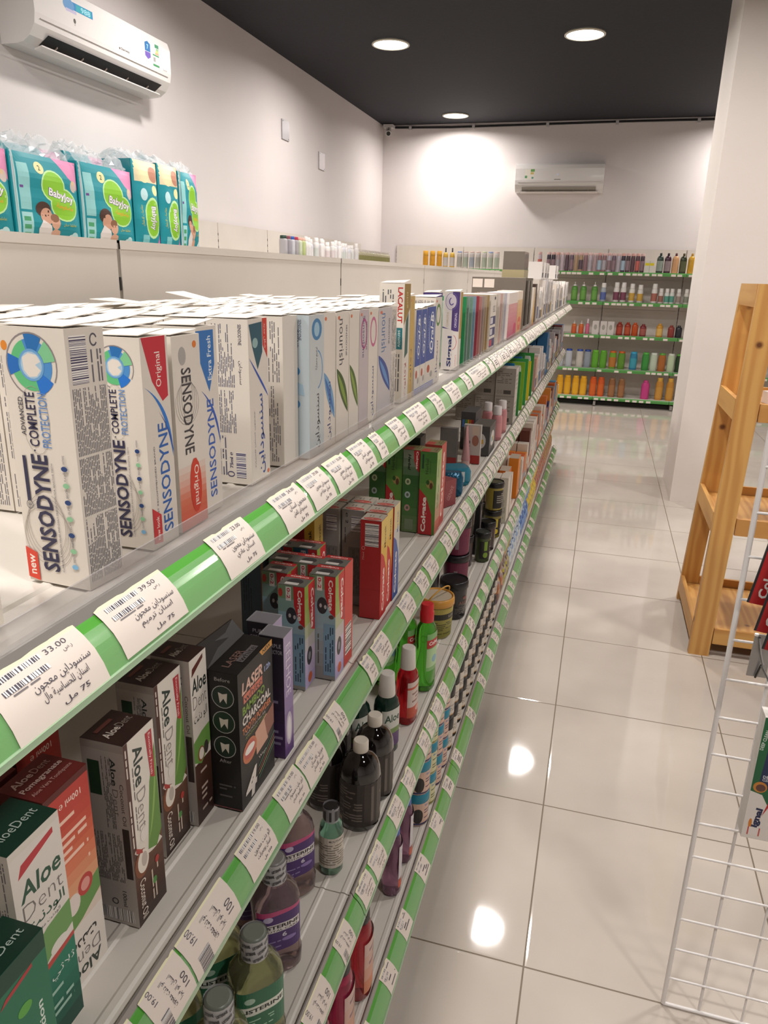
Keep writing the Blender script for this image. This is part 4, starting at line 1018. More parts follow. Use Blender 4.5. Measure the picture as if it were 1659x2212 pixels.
def d_bamF(w, h):
    a = Art()
    a.rect(0, 0, w, h, '1c1a1a'); a.poly([(.62*w, h), (w, h), (w, .955*h), (.70*w, .955*h)], 'c89040'); a.text('NEW', .83*w, .978*h, .24*w, .028*h, '2a2420', bold=.03)
    a.text('LASER', .40*w, .865*h, .60*w, .085*h, 'd8b0a0', bold=.03, it=.15); a.rect(.14*w, .755*h, .68*w, .815*h, 'c8705c'); a.text('white', .41*w, .785*h, .50*w, .05*h, '2a2222')
    a.text('12h', .84*w, .84*h, .18*w, .04*h, '9fb0d8', bold=.02)
    a.text('BAMBOO', .42*w, .71*h, .64*w, .06*h, '7a9a3c', bold=.03); a.text('CHARCOAL', .50*w, .635*h, .82*w, .065*h, 'd4ccc4', bold=.035); a.text('TOOTH POWDER', .50*w, .565*h, .84*w, .05*h, 'c87850', bold=.03)
    a.text('YOUR MOUTH WILL FEEL', .45*w, .525*h, .6*w, .016*h, 'c8c0b8'); a.text('AMAZINGLY CLEAN', .45*w, .50*h, .6*w, .018*h, '8a9a50')
    a.poly([(.42*w, .46*h), (.78*w, .50*h), (.80*w, .30*h), (.45*w, .28*h)], 'c89a84'); a.poly([(.7*w, .48*h), (w, .52*h), (w, .36*h), (.78*w, .32*h)], '8a5a4c')
    a.ell(.26*w, .385*h, .20*w, .085*h, 'c0704c'); a.ell(.26*w, .39*h, .16*w, .06*h, 'b85850'); a.ell(.26*w, .395*h, .14*w, .03*h, 'e4ded6')
    a.text('4', .27*w, .12*h, .34*w, .20*h, 'd8d0c8', bold=.03, it=.2); a.text('Ways', .62*w, .235*h, .24*w, .03*h, 'b8b0a8', bold=.01)
    for k, c in enumerate(('4a8a6c', 'b8a878', 'a85a4c', '4a8a6c')): a.poly([(.5*w, (.08+.03*k)*h), (w, (.20+.03*k)*h), (w, (.207+.03*k)*h), (.5*w, (.088+.03*k)*h)], c)
    return a
def d_bamS(w, h):
    a = Art()
    a.rect(0, 0, w, h, '151414'); a.text('Before', .5*w, .95*h, .5*w, .025*h, 'a8a4a0')
    for v in (.83, .65, .47):
        a.ell(.5*w, v*h, .36*w, .078*h, '1c3024'); a.ring(.5*w, v*h, .37*w, .08*h, .025*w, 'a8a6a4'); a.poly([(.35*w, (v+.03)*h), (.5*w, (v+.02)*h), (.65*w, (v+.03)*h), (.62*w, (v-.045)*h), (.52*w, (v-.01)*h), (.4*w, (v-.045)*h)], 'd0c8bc')
    a.text('After', .5*w, .365*h, .4*w, .025*h, 'a8a4a0'); a.fine(.25*w, .06*h, .8*w, .22*h, 6, '5c5a58', seed=5, dens=.6); a.rect(0, .005*h, w, .012*h, '8a5050')
    return a
def d_bamT(w, d): return Art().text('LASER', .35*w, .55*d, .45*w, .25*d, '7a6058', bold=.02).rect(.30*w, .18*d, .75*w, .42*d, '6a6668').text('white', .52*w, .3*d, .4*w, .2*d, '1c1a1a')
T_ = put_carton('tooth_powder_box', 'black bamboo charcoal tooth powder box with lid flap raised', 'tooth powder box', -.3265, .612, Z2, .036, .086, .172, base='161515', F=d_bamF, S=d_bamS, T=d_bamT, top='1a1919')
m_ = MB(); m_.hexa([(-.036, .0, .173), (-.0345, .0, .173), (-.0345, .086, .173), (-.036, .086, .173), (-.050, .002, .196), (-.0485, .002, .196), (-.0485, .084, .190), (-.050, .084, .190)], M('1a1918', .4)); m_.build('lid_flap', T_)
def d_purF(w, h):
    a = Art(); a.grad(0, 0, w, h, ('5c3a7a', '8a76a4', 'a89cb8'), 8); rot_text(a, 'EELHOE', .5*w, .50*h, .92*h, .5*w, 'd8d0dc', -.01, down=True); a.ell(.5*w, .22*h, .34*w, .14*h, 'b9b0c0'); a.ell(.5*w, .22*h, .2*w, .10*h, 'd8d4d8'); return a
def d_purS(w, h):
    a = Art(); a.grad(0, 0, w, h, ('4a2c60', '3a2c48', '2e2834', '2a2630'), 10); a.text('PURPLE', .55*w, .93*h, .7*w, .03*h, 'b8b4bc'); a.text('CORRECTOR', .52*w, .88*h, .85*w, .03*h, 'b8b4bc'); a.rect(.1*w, .56*h, .38*w, .84*h, 'd4ccb8'); a.fine(.12*w, .57*h, .36*w, .83*h, 2, '3c3a40', vert=True, seed=2)
    a.fine(.45*w, .1*h, .9*w, .5*h, 8, '8a80a0', seed=6, dens=.5); return a
for k, (x, y, lab) in enumerate(((-.319, .7135, 'tall purple corrector box right of the black charcoal box'), (-.345, .742, 'dark purple corrector box behind the front purple one'))):
    o = put_carton('whitening_box', lab, 'box', x, y, Z2, .030 if not k else .034, .0265, .166, base='3a2c48', F=d_purF, S=d_purS, top='3c3844')
    m_ = MB(); m_.box((-.031 if not k else -.035, -.0006, .1662), (.0006, .0272, .1672), M('e8e8ee', .06, alpha=.25)); m_.build('shrink_wrap', o)
# children's toothpaste boxes
def d_kidF(w, h):
    a = Art(); a.grad(0, 0, w, h, ('a89ac8', 'c8b8cc', '9aa85c', '7f9a3c'), 8); a.poly([(.35*w, .99*h), (w, .99*h), (w, .50*h), (.6*w, .55*h), (.4*w, .8*h)], 'c02c30'); rot_text(a, 'Colgate', .72*w, .55*h, .93*h, .36*w, 'ece0da', .03, down=True)
    a.ell(.45*w, .30*h, .26*w, .09*h, '3a383c'); a.ell(.45*w, .30*h, .12*w, .04*h, '8a8890'); a.ell(.5*w, .08*h, .2*w, .05*h, 'c86038'); return a
def d_kidS(w, h):
    a = Art(); a.grad(0, 0, w, h, ('8c8880', '9aa0a4', '8fb0c0', '6f8a50'), 8); a.poly([(.58*w, h), (w, h), (w, .62*h), (.8*w, .66*h), (.6*w, .82*h)], 'c02c30'); rot_text(a, 'Colgate', .80*w, .68*h, .97*h, .22*w, 'ece0da', .03, down=True)
    a.rect(.30*w, .86*h, .50*w, .99*h, 'e0dcd8'); rot_text(a, '0-2', .40*w, .88*h, .98*h, .13*w, 'b8303a', .02, down=True); a.ell(.10*w, .93*h, .08*w, .04*h, 'b83a30'); a.ell(.5*w, .72*h, .2*w, .08*h, '34323a'); a.ell(.44*w, .72*h, .05*w, .02*h, 'b8b4b8'); a.ell(.62*w, .71*h, .05*w, .02*h, 'b8b4b8'); a.ell(.85*w, .62*h, .10*w, .02*h, '5a4440')
    a.rect(.55*w, .04*h, w, .55*h, '7c9cb4'); a.fine(.60*w, .08*h, .95*w, .52*h, 4, '2c3848', vert=True, seed=6); a.fine(.1*w, .15*h, .4*w, .5*h, 3, '5c5a50', vert=True, seed=7, dens=.5); return a
def d_kidT(w, d): return Art().rect(0, 0, w, d, '6a6a64').ell(.4*w, .5*d, .25*w, .3*d, '3a383c').rect(.72*w, 0, w, d, 'c02c30').text('Colgate', .86*w, .5*d, .7*d, .16*w, 'ece0da', rot=90, bold=.02).rect(.1*w, .3*d, .3*w, .8*d, 'd8d4d0')
def d_25S(w, h):
    a = Art(); a.grad(0, 0, w, h, ('5a2c30', '3c2c34', '2c4434', '34607c'), 8); a.poly([(.62*w, h), (w, h), (w, .66*h), (.8*w, .7*h), (.64*w, .85*h)], 'b02a30'); rot_text(a, 'Colgate', .82*w, .70*h, .97*h, .2*w, 'd8ccc8', .03, down=True); a.rect(.32*w, .84*h, .52*w, .98*h, 'c0bcc0'); rot_text(a, '2-5', .42*w, .86*h, .97*h, .13*w, '2c3c60', .02, down=True); a.ell(.5*w, .5*h, .2*w, .08*h, '5c4038'); return a
kb = [(-.3545, .867, .161, d_kidS, 'cat toothpaste box for ages 0-2, front left of the red group'), (-.3235, .9065, .165, d_kidS, 'cat toothpaste box for ages 0-2, nearest the shelf edge'),
      (-.3965, .905, .161, d_kidS, 'cat toothpaste box for ages 0-2, behind the front left one'), (-.3640, .944, .163, d_kidS, 'cat toothpaste box for ages 0-2, middle of the group'),
      (-.4060, .950, .161, d_kidS, 'cat toothpaste box for ages 0-2, at the back of the group'), (-.3235, .9465, .165, d_kidS, 'cat toothpaste box for ages 0-2 whose plain red front faces the aisle'),
      (-.4290, 1.000, .163, d_25S, 'dark blue toothpaste box for ages 2-5, rear left'), (-.3885, 1.003, .163, d_25S, 'dark blue toothpaste box for ages 2-5, right one of the pair')]
for k, (x, y, h, S, lab) in enumerate(kb):
    put_carton(tb, lab, tc_, x, y, Z2, .040, .038, h, base='8f8a84', F=(lambda w, h: Art().rect(0, 0, w, h, 'c8423a').bars(.15*w, .1*h, .85*w, .4*h, '3c3436', 14, vert=True)) if k == 5 else d_kidF, S=S, T=d_kidT)
put_carton(tb, 'dull blue toothpaste box alone at the back of the second shelf', tc_, -.475, .99, Z2, .040, .045, .160, base='4c5c68', S=lambda w, h: Art().rect(0, 0, w, h, '50626e').fine(.1*w, .3*h, .5*w, .9*h, 4, '3a4450', vert=True, seed=3).rect(.9*w, 0, w, h, '9a6a50'))
def d_greyS(w, h):
    a = Art(); a.rect(0, 0, w, h, '8f8b88'); a.bars(.42*w, .78*h, .90*w, .94*h, '3c3c50', 18, vert=True, seed=9); rot_text(a, '℮ 2', .22*w, .86*h, .97*h, .12*w, '2e2c34', .02, down=True); a.fine(.1*w, .66*h, .3*w, .82*h, 2, '4c4a50', vert=True, seed=5); a.rect(.3*w, .1*h, .95*w, .62*h, '77736f'); a.fine(.35*w, .12*h, .9*w, .6*h, 9, '55524e', vert=True, seed=6); return a
def d_colT(w, d): return Art().rect(0, 0, w, d, 'bfb8ac').ell(.22*w, .5*d, .18*w, .42*d, 'c03a30').text('Colgate', .22*w, .5*d, .7*d, .10*w, 'ece0d8', rot=90, bold=.02).fine(.5*w, .2*d, .9*w, .8*d, 4, '8a8478', seed=4)
n_ = 0
for (x, y, lab) in ((-.408, 1.160, 'grey backed toothpaste box, left one behind the red box'), (-.363, 1.165, 'grey backed toothpaste box just behind the red box'), (-.408, 1.206, 'grey backed toothpaste box in the second row, left'), (-.363, 1.210, 'grey backed toothpaste box in the second row, right')):
    put_carton(tb, lab, tc_, x, y, Z2, .041, .042, .180, base='b8b2a8', S=d_greyS, T=d_colT)
def d_misS(w, h, full=1):
    a = Art(); a.rect(0, 0, w, h, 'a82a2a'); a.bars(.22*w, .74*h, .88*w, .97*h, '2c2a34', 22, vert=True, seed=8); a.ring(.15*w, .72*h, .08*w, .018*h, .02*w, 'c8a098'); rot_text(a, '75ml', .15*w, .60*h, .68*h, .08*w, 'c8a098'); a.rect(0, .30*h, w, .303*h, '8c2222'); return a
def d_misF(w, h, c='d8a838', t='Misvak', ci='c02a2c', tc='3c3430'):
    a = Art(); a.grad(0, 0, w, h, (c, c, 'd8c070'), 4); a.poly([(0, 0), (w, 0), (w, .30*h), (.85*w, .48*h), (.5*w, .62*h), (.1*w, .68*h), (0, .68*h)], ci)
    rot_text(a, 'Colgate', .5*w, .05*h, .50*h, .40*w, 'ece2d8', .03); rot_text(a, t, .62*w, .70*h, .92*h, .22*w, tc, .01); return a
put_carton(tb, 'red box with barcode side and yellow front, foremost of the three tall ones', tc_, -.319, 1.122, Z2, .037, .039, .180, base='a82a2a', F=d_misF, S=d_misS, T=d_colT)
put_carton(tb, 'yellow and red toothpaste box, middle of the three tall ones', tc_, -.321, 1.163, Z2, .038, .038, .181, base='c8a040', F=d_misF, S=d_misS, T=d_colT)
put_carton(tb, 'blue and white toothpaste box, last of the three tall ones', tc_, -.319, 1.203, Z2, .038, .040, .182, base='c8c4c0', F=lambda w, h: d_misF(w, h, 'b8c0cc', 'Max Fresh', '3a5a9c', '3a5a9c'), S=d_misS, T=d_colT)
put_carton(tb, 'red and yellow toothpaste box at the back, left of the grey ones', tc_, -.425, 1.085, Z2, .040, .040, .182, base='9a2a2a', F=d_misF, S=lambda w, h: Art().rect(0, 0, .55*w, h, '8c2424').poly([(.55*w, .4*h), (w, .6*h), (w, h), (.55*w, h)], 'c89a38').poly([(.5*w, 0), (w, 0), (w, .55*h), (.5*w, .42*h)], 'a82a2a').text('Colgate', .78*w, .26*h, .46*h, .25*w, 'd8ccc4', rot=90, bold=.03).text('Misvak', .8*w, .78*h, .24*h, .14*w, '33302c', rot=90, bold=.02), T=d_colT)
# herbal boxes
def d_herbS(w, h):
    a = Art(); a.grad(0, 0, w, h, ('4f7c34', '5f8c3c', '3f7434'), 8); a.poly([(0, 0), (.85*w, 0), (.80*w, .25*h), (.45*w, .46*h), (0, .56*h)], 'b0272c'); rot_text(a, 'Colgate', .35*w, .03*h, .46*h, .36*w, 'ece4da', .035)
    rot_text(a, 'Herbal', .42*w, .74*h, .92*h, .18*w, '28341f', .0); a.rect(.12*w, .80*h, .22*w, .97*h, '1f4030'); rot_text(a, 'CONCENTRATED', .62*w, .74*h, .90*h, .06*w, '28341f'); a.ell(.62*w, .62*h, .22*w, .05*h, '9a8a50'); a.ell(.70*w, .60*h, .10*w, .04*h, '5c3a24'); a.ell(.5*w, .64*h, .10*w, .03*h, '28501f'); return a
def d_herbB(w, h):
    a = Art(); a.grad(0, 0, w, h, ('6a7c54', '3a6c30', '2f5c2c', '8a9484'), 10); a.poly([(.62*w, h), (w, h), (w, .74*h), (.8*w, .78*h), (.65*w, .88*h)], 'b0272c'); rot_text(a, 'Colgate', .82*w, .78*h, .99*h, .17*w, 'e4dcd2', .03, down=True); rot_text(a, 'Herbal', .38*w, .76*h, .95*h, .17*w, '1f281c', .04, it=.2, down=True)
    for v, c in ((.62, 'a8b48c'), (.46, 'a8b8b8'), (.30, 'b88a88')): a.ell(.32*w, v*h, .17*w, .04*h, c); a.ell(.32*w, v*h, .08*w, .02*h, '55644c')
    a.rect(.2*w, .03*h, .7*w, .16*h, '77846a'); a.fine(.75*w, .3*h, .85*w, .6*h, 1, '4c5c3c', vert=True, seed=2); return a
def d_herbF(w, h): return Art().grad(0, 0, w, h, ('b83a34', 'a8b088', '8fae5c'), 6).fine(.3*w, .3*h, .7*w, .9*h, 2, '4c6434', vert=True, seed=4)
def d_herbT(w, d): return Art().rect(0, 0, w, d, '8a7c58').rect(.0, .5*d, .6*w, d, 'b0443c').fine(.2*w, .1*d, .9*w, .4*d, 2, '4c5c30', seed=3)
HB = [(-.324, 1.583, d_herbS, 'green herb toothpaste box facing front, big red emblem'), (-.365, 1.588, d_herbB, 'green herb toothpaste box, back side with three small circles'), (-.406, 1.592, d_herbS, 'green herb toothpaste box, third from the shelf edge'), (-.447, 1.594, d_herbB, 'green herb toothpaste box, farthest from the shelf edge')]
for x, y, S, lab in HB: put_carton(tb, lab, tc_, x, y, Z2, .039, .050, .196, base='4f7c34', F=d_herbF, S=S, T=d_herbT)
put_carton(tb, 'red edged herb toothpaste box right behind the front one', tc_, -.326, 1.640, Z2, .040, .055, .200, base='b04038', F=lambda w, h: Art().rect(0, 0, w, h, 'b8443c').text('Colgate', .5*w, .5*h, .8*h, .5*w, 'e8d8d0', rot=90, bold=.03), T=d_herbT)
put_carton(tb, 'black edged herb toothpaste box in the second row', tc_, -.380, 1.650, Z2, .060, .055, .212, base='24261f', T=lambda w, d: Art().ell(.5*w, .5*d, .45*w, .4*d, '15151a'))
# small things after the herbal boxes
put_carton('soap_box', 'small dusty red carton standing on its corner behind the green herb boxes', 'box', -.345, 1.80, Z2, .035, .050, .07, base='8c4448', F=lambda w, h: Art().text('GENIVE', .5*w, .5*h, .8*w, .2*h, 'b88a88', rot=60), rot=math.radians(-25))
T_ = thing('wipes_pack', 'teal and blue foil pack lying on its side', 'wipes pack', (-.398, 2.03, Z2), .5)
m_ = MB(); m_.lathe([(.075, .03, .0), (.080, .034, .012), (.080, .034, .040), (.074, .030, .052)], M('2f7f98', .25, metal=.2), 24, 5); m_.build('pack', T_)
m_ = MB(); m_.box((-.06, -.0345, .015), (.02, -.0335, .038), M('7fb8c4', .3)); m_.build('label', T_); m_ = MB(); m_.box((.03, -.0350, .012), (.055, -.0340, .042), M('cfd4d4', .4)); m_.build('barcode_patch', T_)
T_ = thing('wipes_pack', 'dark blue foil pack leaning against the teal one', 'wipes pack', (-.366, 1.925, Z2), .2)
m_ = MB(); m_.lathe([(.042, .016, .0), (.046, .022, .012), (.046, .022, .052), (.040, .014, .066)], noise_bump(M('1f5a78', .2, metal=.3), 60, .4), 20, 4); m_.build('pack', T_)
def tube_up(lab, x, y, z, h, w_, c, cc, name='toothpaste_tube', cat='toothpaste tube', art=None, lean=0, group=None):
    """a tube standing on its cap: round cap below, flat crimp above"""
    T_ = thing(name, lab, cat, (x, y, z), (0, lean, 0), group)
    m_ = MB(); m_.lathe([(w_*.36, 0), (w_*.38, h*.02), (w_*.38, h*.12)], M(cc, .35), 16); m_.build('cap', T_)
    m_ = MB(); rg = []
    for k in range(7):
        t = k/6; rx = w_*.42*(1-t)+.0016*t; ry = w_*.42+(w_*.12)*t
        rg.append((rx, ry, h*(.12+.88*t)))
    m_.lathe(rg, M(c, .3), 18, 2.2); m_.build('tube', T_)
    return T_
tube_up('dusty pink tube with a white label standing on its cap', -.375, 2.28, Z2, .125, .035, 'b88a8c', 'c8a8a4', name='cream_tube', cat='tube')
put_carton('tongue_brush_box', 'white and red tongue brush box with black lettering, second shelf', 'box', -.334, 2.30, Z2, .055, .02, .125, base='b8b2ac', S=lambda w, h: Art().text('TUNG', .25*w, .35*h, .5*h, .3*w, '1c1a1c', rot=90, bold=.05).rect(.45*w, 0, w, .22*h, 'a8302c').ell(.7*w, .6*h, .2*w, .14*h, '9a6a58').rect(.5*w, .75*h, .9*w, .97*h, 'c8b8a8'))
put_carton('tongue_brush_box', 'grey and black tongue brush box farther back', 'box', -.400, 2.25, Z2, .055, .02, .120, base='6c6866', S=lambda w, h: Art().text('TUNG', .25*w, .35*h, .5*h, .3*w, '161416', rot=90, bold=.05).rect(.45*w, 0, w, .22*h, '8c2c2c'))
put_carton('paste_box', 'low white and blue box with a round red picture, back of the second shelf', 'box', -.435, 1.90, Z2, .11, .05, .19, base='a8a49c', S=lambda w, h: Art().rect(0, 0, w, .35*h, '3a6c8c').ell(.35*w, .6*h, .16*w, .2*h, '8c2c2c').ell(.35*w, .6*h, .10*w, .10*h, 'c8c0b8').text('Paper', .75*w, .5*h, .36*w, .14*h, '3a5a7c', bold=.02))
def d_colour(w, h): return Art().poly([(0, .2*h), (w, .2*h), (w, .8*h), (0, .8*h)], '4a4a4c').ell(.5*w, .5*h, .3*w, .26*h, 'c8c4c0').rect(.35*w, .4*h, .45*w, .55*h, '4a8ac0').rect(.45*w, .4*h, .55*w, .55*h, '5aa050').rect(.55*w, .4*h, .65*w, .55*h, 'd8a030')
put_carton('whitening_strip_box', 'dark grey box with colour swatches standing past the tongue brush boxes', 'box', -.322, 2.42, Z2, .060, .14, .100, base='4a4848', F=d_colour, S=d_colour, top='5c5854')
put_carton('whitening_strip_box', 'grey box with a rainbow row of squares at the back', 'box', -.385, 2.50, Z2, .050, .12, .130, base='4c4a4a', S=lambda w, h: [Art().rect((.1+.16*k)*w, .6*h, (.25+.16*k)*w, .8*h, c) for k, c in enumerate(('4a7ac0',))][0].rect(.3*w, .6*h, .42*w, .8*h, '5aa050').rect(.45*w, .6*h, .57*w, .8*h, 'd8b030').rect(.6*w, .6*h, .72*w, .8*h, 'd07030').rect(.75*w, .6*h, .87*w, .8*h, 'b83030'))
for k in range(3):
    bottle('mouth_rinse_bottle', 'pink bottle with a clear top, %s of three past the grey boxes' % ('first', 'second', 'third')[k], 'bottle', -.337-.045*(k % 2), 2.70+.07*k, Z2, .125, .020, 'c08488', cap='d8d4d4', lab_c='c88a8c', capr=.8, caph=.25, neck=.7)
def d_greyc(w, h):
    a = Art(); a.rect(0, 0, w, h, '9a948c'); a.fine(.06*w, .45*h, .8*w, .92*h, 7, '6c6660', seed=12, dens=.9); a.ring(.15*w, .15*h, .05*w, .06*h, .012*w, '55504a'); a.ring(.3*w, .15*h, .05*w, .06*h, .012*w, '55504a'); a.rect(.42*w, .08*h, .8*w, .22*h, '4c4844'); return a
for k, (x, y, z, lab) in enumerate(((-.313, 3.02, 0, 'grey printed carton, bottom of the front stack'), (-.313, 3.02, .113, 'grey printed carton, top of the front stack'), (-.395, 3.03, 0, 'grey printed carton, bottom of the rear stack'), (-.395, 3.03, .113, 'grey printed carton, top of the rear stack'), (-.476, 3.04, 0, 'grey printed carton, low one at the far back'))):
    put_carton('device_carton', lab+' on the second shelf', 'carton', x, y, Z2+z, .079, .10, .112, base='b8b2aa', S=d_greyc, F=lambda w, h: Art().fine(.2*w, .2*h, .8*w, .8*h, 4, '8c8680', seed=3))
# toothbrush blisters hung and stood in the middle of the run
BL_ = [('2f8a3c', 'd8c020'), ('1f7ab0', '4ab8e0'), ('7fb030', 'e0d040'), ('d87a28', 'e08a38'), ('3a9a4c', 'd8d0c8'), ('2468b8', '60a8d8'), ('e0c828', 'f0d840'), ('2c7a4c', '4aa868')]
for k in range(10):
    c, c2 = BL_[k % 8]
    thin_pack(3.20+.075*k+.01*(k % 2), .06, .215 if k % 3 else .19, c, c2, '%s %s toothbrush blister pack in the middle of the second shelf' % (nth(('tb', cname(c))), cname(c)), x=-.314-.04*(k % 2), z=Z2, d=.09)['group'] = 'blister packed toothbrushes, second shelf'
y = 4.0; i = 0; cs2 = ['1f5c8c', '2a6a9c', 'c8c4c0', '8c8884', 'd8d4d0', 'b8b4b0', '3a1c20', '6c2c30', 'd0ccc8', 'a8a4a8', '9c3030', 'c8a090']
while y < 6.62:
    w_ = R.uniform(.06, .11); h = R.uniform(.13, .22); i += 1
    c = '1f5c8c' if i in (9, 10, 11) else R.choice(cs2)
    o = put_carton('skin_care_box', '%s %s carton in the front row, second shelf, %s bay' % (nth(('c2', cname(c), bay_word(y))), cname(c), bay_word(y)), 'box', -.314, y, Z2, .06, w_-.006, h*(1.2 if i in (9, 10) else 1), base=c, F=lambda w, h_: d_far(R.choice(acc), w, h_, i), group='cartons far along the second shelf')
    q = o.copy(); COL.objects.link(q); q.location = (-.38, y, Z2); q['label'] = '%s carton behind the front row, second shelf, %s bay' % (cname(c), bay_word(y))
    if i % 4 == 1: bottle('lotion_bottle', 'tall white bottle behind cartons, second shelf, %s bay' % bay_word(y), 'bottle', -.475, y+w_/2, Z2, .24, .022, 'd8d4d2', lab_c='d0ccc8', group='white bottles far along the second shelf'); 
    y += w_
# ================================================================= third and lowest shelves
Z3 = LEV[2][0]+.0006; Z4 = LEV[3][0]+.0006
def liq(c, tr=.85): return M(c, .06, trans=tr, ior=1.36)
def bottle2(name, lab, x, y, z, prof, body, cap_prof, cap_m, rot=0, ex=2.4, n=24, label=None, lart=None, lm=None, wrap=None, cat='bottle', group=None, half=False, band=None):
    """prof: (rx, ry, z) with x the front direction; label = (z0, z1, r index) wraps the front half"""
    T_ = thing(name, lab, cat, (x, y, z), rot, group)
    m_ = MB(); m_.lathe(prof, body, n, ex); m_.build('bottle_body', T_)
    c_ = MB(); c_.lathe(cap_prof, cap_m, 20); c_.build('cap', T_)
    if band:
        b_ = MB(); r = band[0]; b_.lathe([(r, band[1]), (r, band[2])], band[3], 20, cap0=False, cap1=False)
        if len(band) > 4:
            b_.art(band[4], lambda u, v, o: ((r+.0003+o)*math.cos(u/r), (r+.0003+o)*math.sin(u/r), v))
        b_.build('printed_wrap', T_)
    if label:
        z0, z1, rx, ry = label[:4]; a0 = label[4] if len(label) > 4 else PI*.42
        m_ = MB(); N = 16
        def raw(t): return (rx*math.copysign(abs(math.cos(t))**(2/ex), math.cos(t)), ry*math.copysign(abs(math.sin(t))**(2/ex), math.sin(t)))
        ts = [-a0+2*a0*i/120 for i in range(121)]; cum = [0]
        for i in range(120): A_, B_ = raw(ts[i]), raw(ts[i+1]); cum.append(cum[-1]+math.hypot(A_[0]-B_[0], A_[1]-B_[1]))
        def pos(u, o):
            s_ = u*cum[-1]; i = 0
            while i < 119 and cum[i+1] < s_: i += 1
            t = ts[i]+(ts[i+1]-ts[i])*((s_-cum[i])/max(1e-9, cum[i+1]-cum[i])); c, d = math.cos(t), math.sin(t)
            return ((rx+.0007+o)*math.copysign(abs(c)**(2/ex), c), (ry+.0007+o)*math.copysign(abs(d)**(2/ex), d))
        wf = wrap_fn(N, pos)
        vs = [(*wf(i/N, 0), zz) for zz in (z0, z1) for i in range(N+1)]
        m_.add(vs, [(i, i+1, N+2+i, N+1+i) for i in range(N)], lm or P('ddd8d4'), True)
        if lart: m_.art(strips(lart, N), lambda u, v, o: (*wf(u, o), z0+(z1-z0)*v))      # art in 0..1 units
        m_.build('label', T_)
    return T_
def wrap_text(r, z0, z1):
    a = Art(); k = 0
    for zz in (z0+.005, z0+.016, z0+.027):
        for u in (-1.9, -1.0, -.1, .8, 1.7): a.text('LISTERINE', (u+.35*(k % 2))*r, zz, .75*r, .0050, '1a1a1c', bold=.03, rot=12)
        k += 1
    return a
def lister(x, y, rot, lc, purple, lab, h=.198):
    s = h/.198
    prof = [(.026, .034, 0), (.029, .038, .004*s), (.030, .039, .03*s), (.0265, .0355, .045*s), (.0265, .0355, .10*s), (.0275, .037, .125*s), (.026, .034, .140*s), (.021, .024, .152*s), (.016, .0165, .160*s), (.0155, .0155, .165*s)]
    capm = M('7a7876' if purple else '6c726a', .35)
    a = Art()
    if purple:
        a.rect(0, 0, 1, 1, '4a2f6c', 8, 1); a.poly([(0, 1), (1, 1), (1, .93), (0, .86)], 'b84a78'); a.ell(.25, .82, .10, .07, 'b8b0cc'); a.rect(.06, .48, .94, .68, 'd9d4d2', 8, 1)
        a.text('LISTERINE', .5, .61, .84, .085, '1c1a20', bold=.035); a.text('TOTAL CARE', .52, .52, .74, .05, '2a2830', bold=.01); a.text('6', .58, .38, .10, .11, 'cfcad8', bold=.03); a.ell(.68, .25, .16, .05, '8a76b0'); a.fine(.08, .08, .5, .28, 3, '8a7ca8', seed=5)
    else:
        a.rect(0, 0, 1, 1, '2c6a4c', 8, 1); a.rect(.06, .45, .94, .66, 'd4d8cc', 8, 1); a.text('LISTERINE', .5, .56, .84, .09, '1c2420', bold=.035); a.ell(.25, .80, .10, .07, 'a8c4b0'); a.fine(.1, .1, .7, .35, 4, '9cc4a8', seed=3)
    return bottle2('mouthwash_bottle', lab, x, y, Z3, prof, liq(lc), [(.0175, .162*s), (.018, .165*s), (.0172, .196*s), (.014, .198*s)], capm, rot, 3.0, 28,
                   label=(.048*s, .124*s, .0270, .0362, PI*.34), lart=a, wrap=True, band=(.0186, .161*s, .197*s, M('c4c4c6', .2, alpha=.7), wrap_text(.0186, .162*s, .197*s)))
GR = 'b8bd86'; PU = 'bfa3a4'
lister(-.385, .812, -.85, PU, True, 'purple labelled mouthwash bottle in front, clear printed cap wrap')
lister(-.440, .858, -.85, PU, True, 'purple labelled mouthwash bottle half hidden behind the front one')
lister(-.416, .952, -.70, PU, True, 'purple labelled mouthwash bottle farthest right of the purple three')
lister(-.359, .690, -.75, GR, False, 'yellow green mouthwash bottle at the bottom edge, right one of the front two', .192)
lister(-.430, .712, -.75, GR, False, 'yellow green mouthwash bottle at the bottom edge, left one of the front two', .192)
lister(-.440, .615, -.75, GR, False, 'yellow green mouthwash bottle mostly below the picture, left', .192)
lister(-.359, .592, -.75, GR, False, 'yellow green mouthwash bottle mostly below the picture, right', .192)
a = Art(); a.rect(0, 0, 1, 1, 'c4bcb0', 8, 1); a.fine(.06, .08, .94, .8, 9, '7c7468', seed=8); a.text('MOUTHWASH', .5, .9, .34, .07, '4c4844', bold=.02)
bottle2('mouthwash_bottle', 'small mint green mouthwash bottle standing alone with black cap', -.368, 1.015, Z3, [(.019, 0), (.0215, .004), (.0215, .088), (.019, .100), (.013, .108), (.012, .112)], liq('9ad8bc', .9), [(.0135, .110), (.014, .112), (.0135, .134), (.011, .136)], M('1a1a1c', .3), -.6, 2, 24,
        label=(.018, .082, .0215, .0215, PI*.75), lart=a, band=(.0145, .108, .137, M('b8b8bc', .2, alpha=.5), Art().bars(-.04, .112, .04, .132, '2a2a2c', 9)))
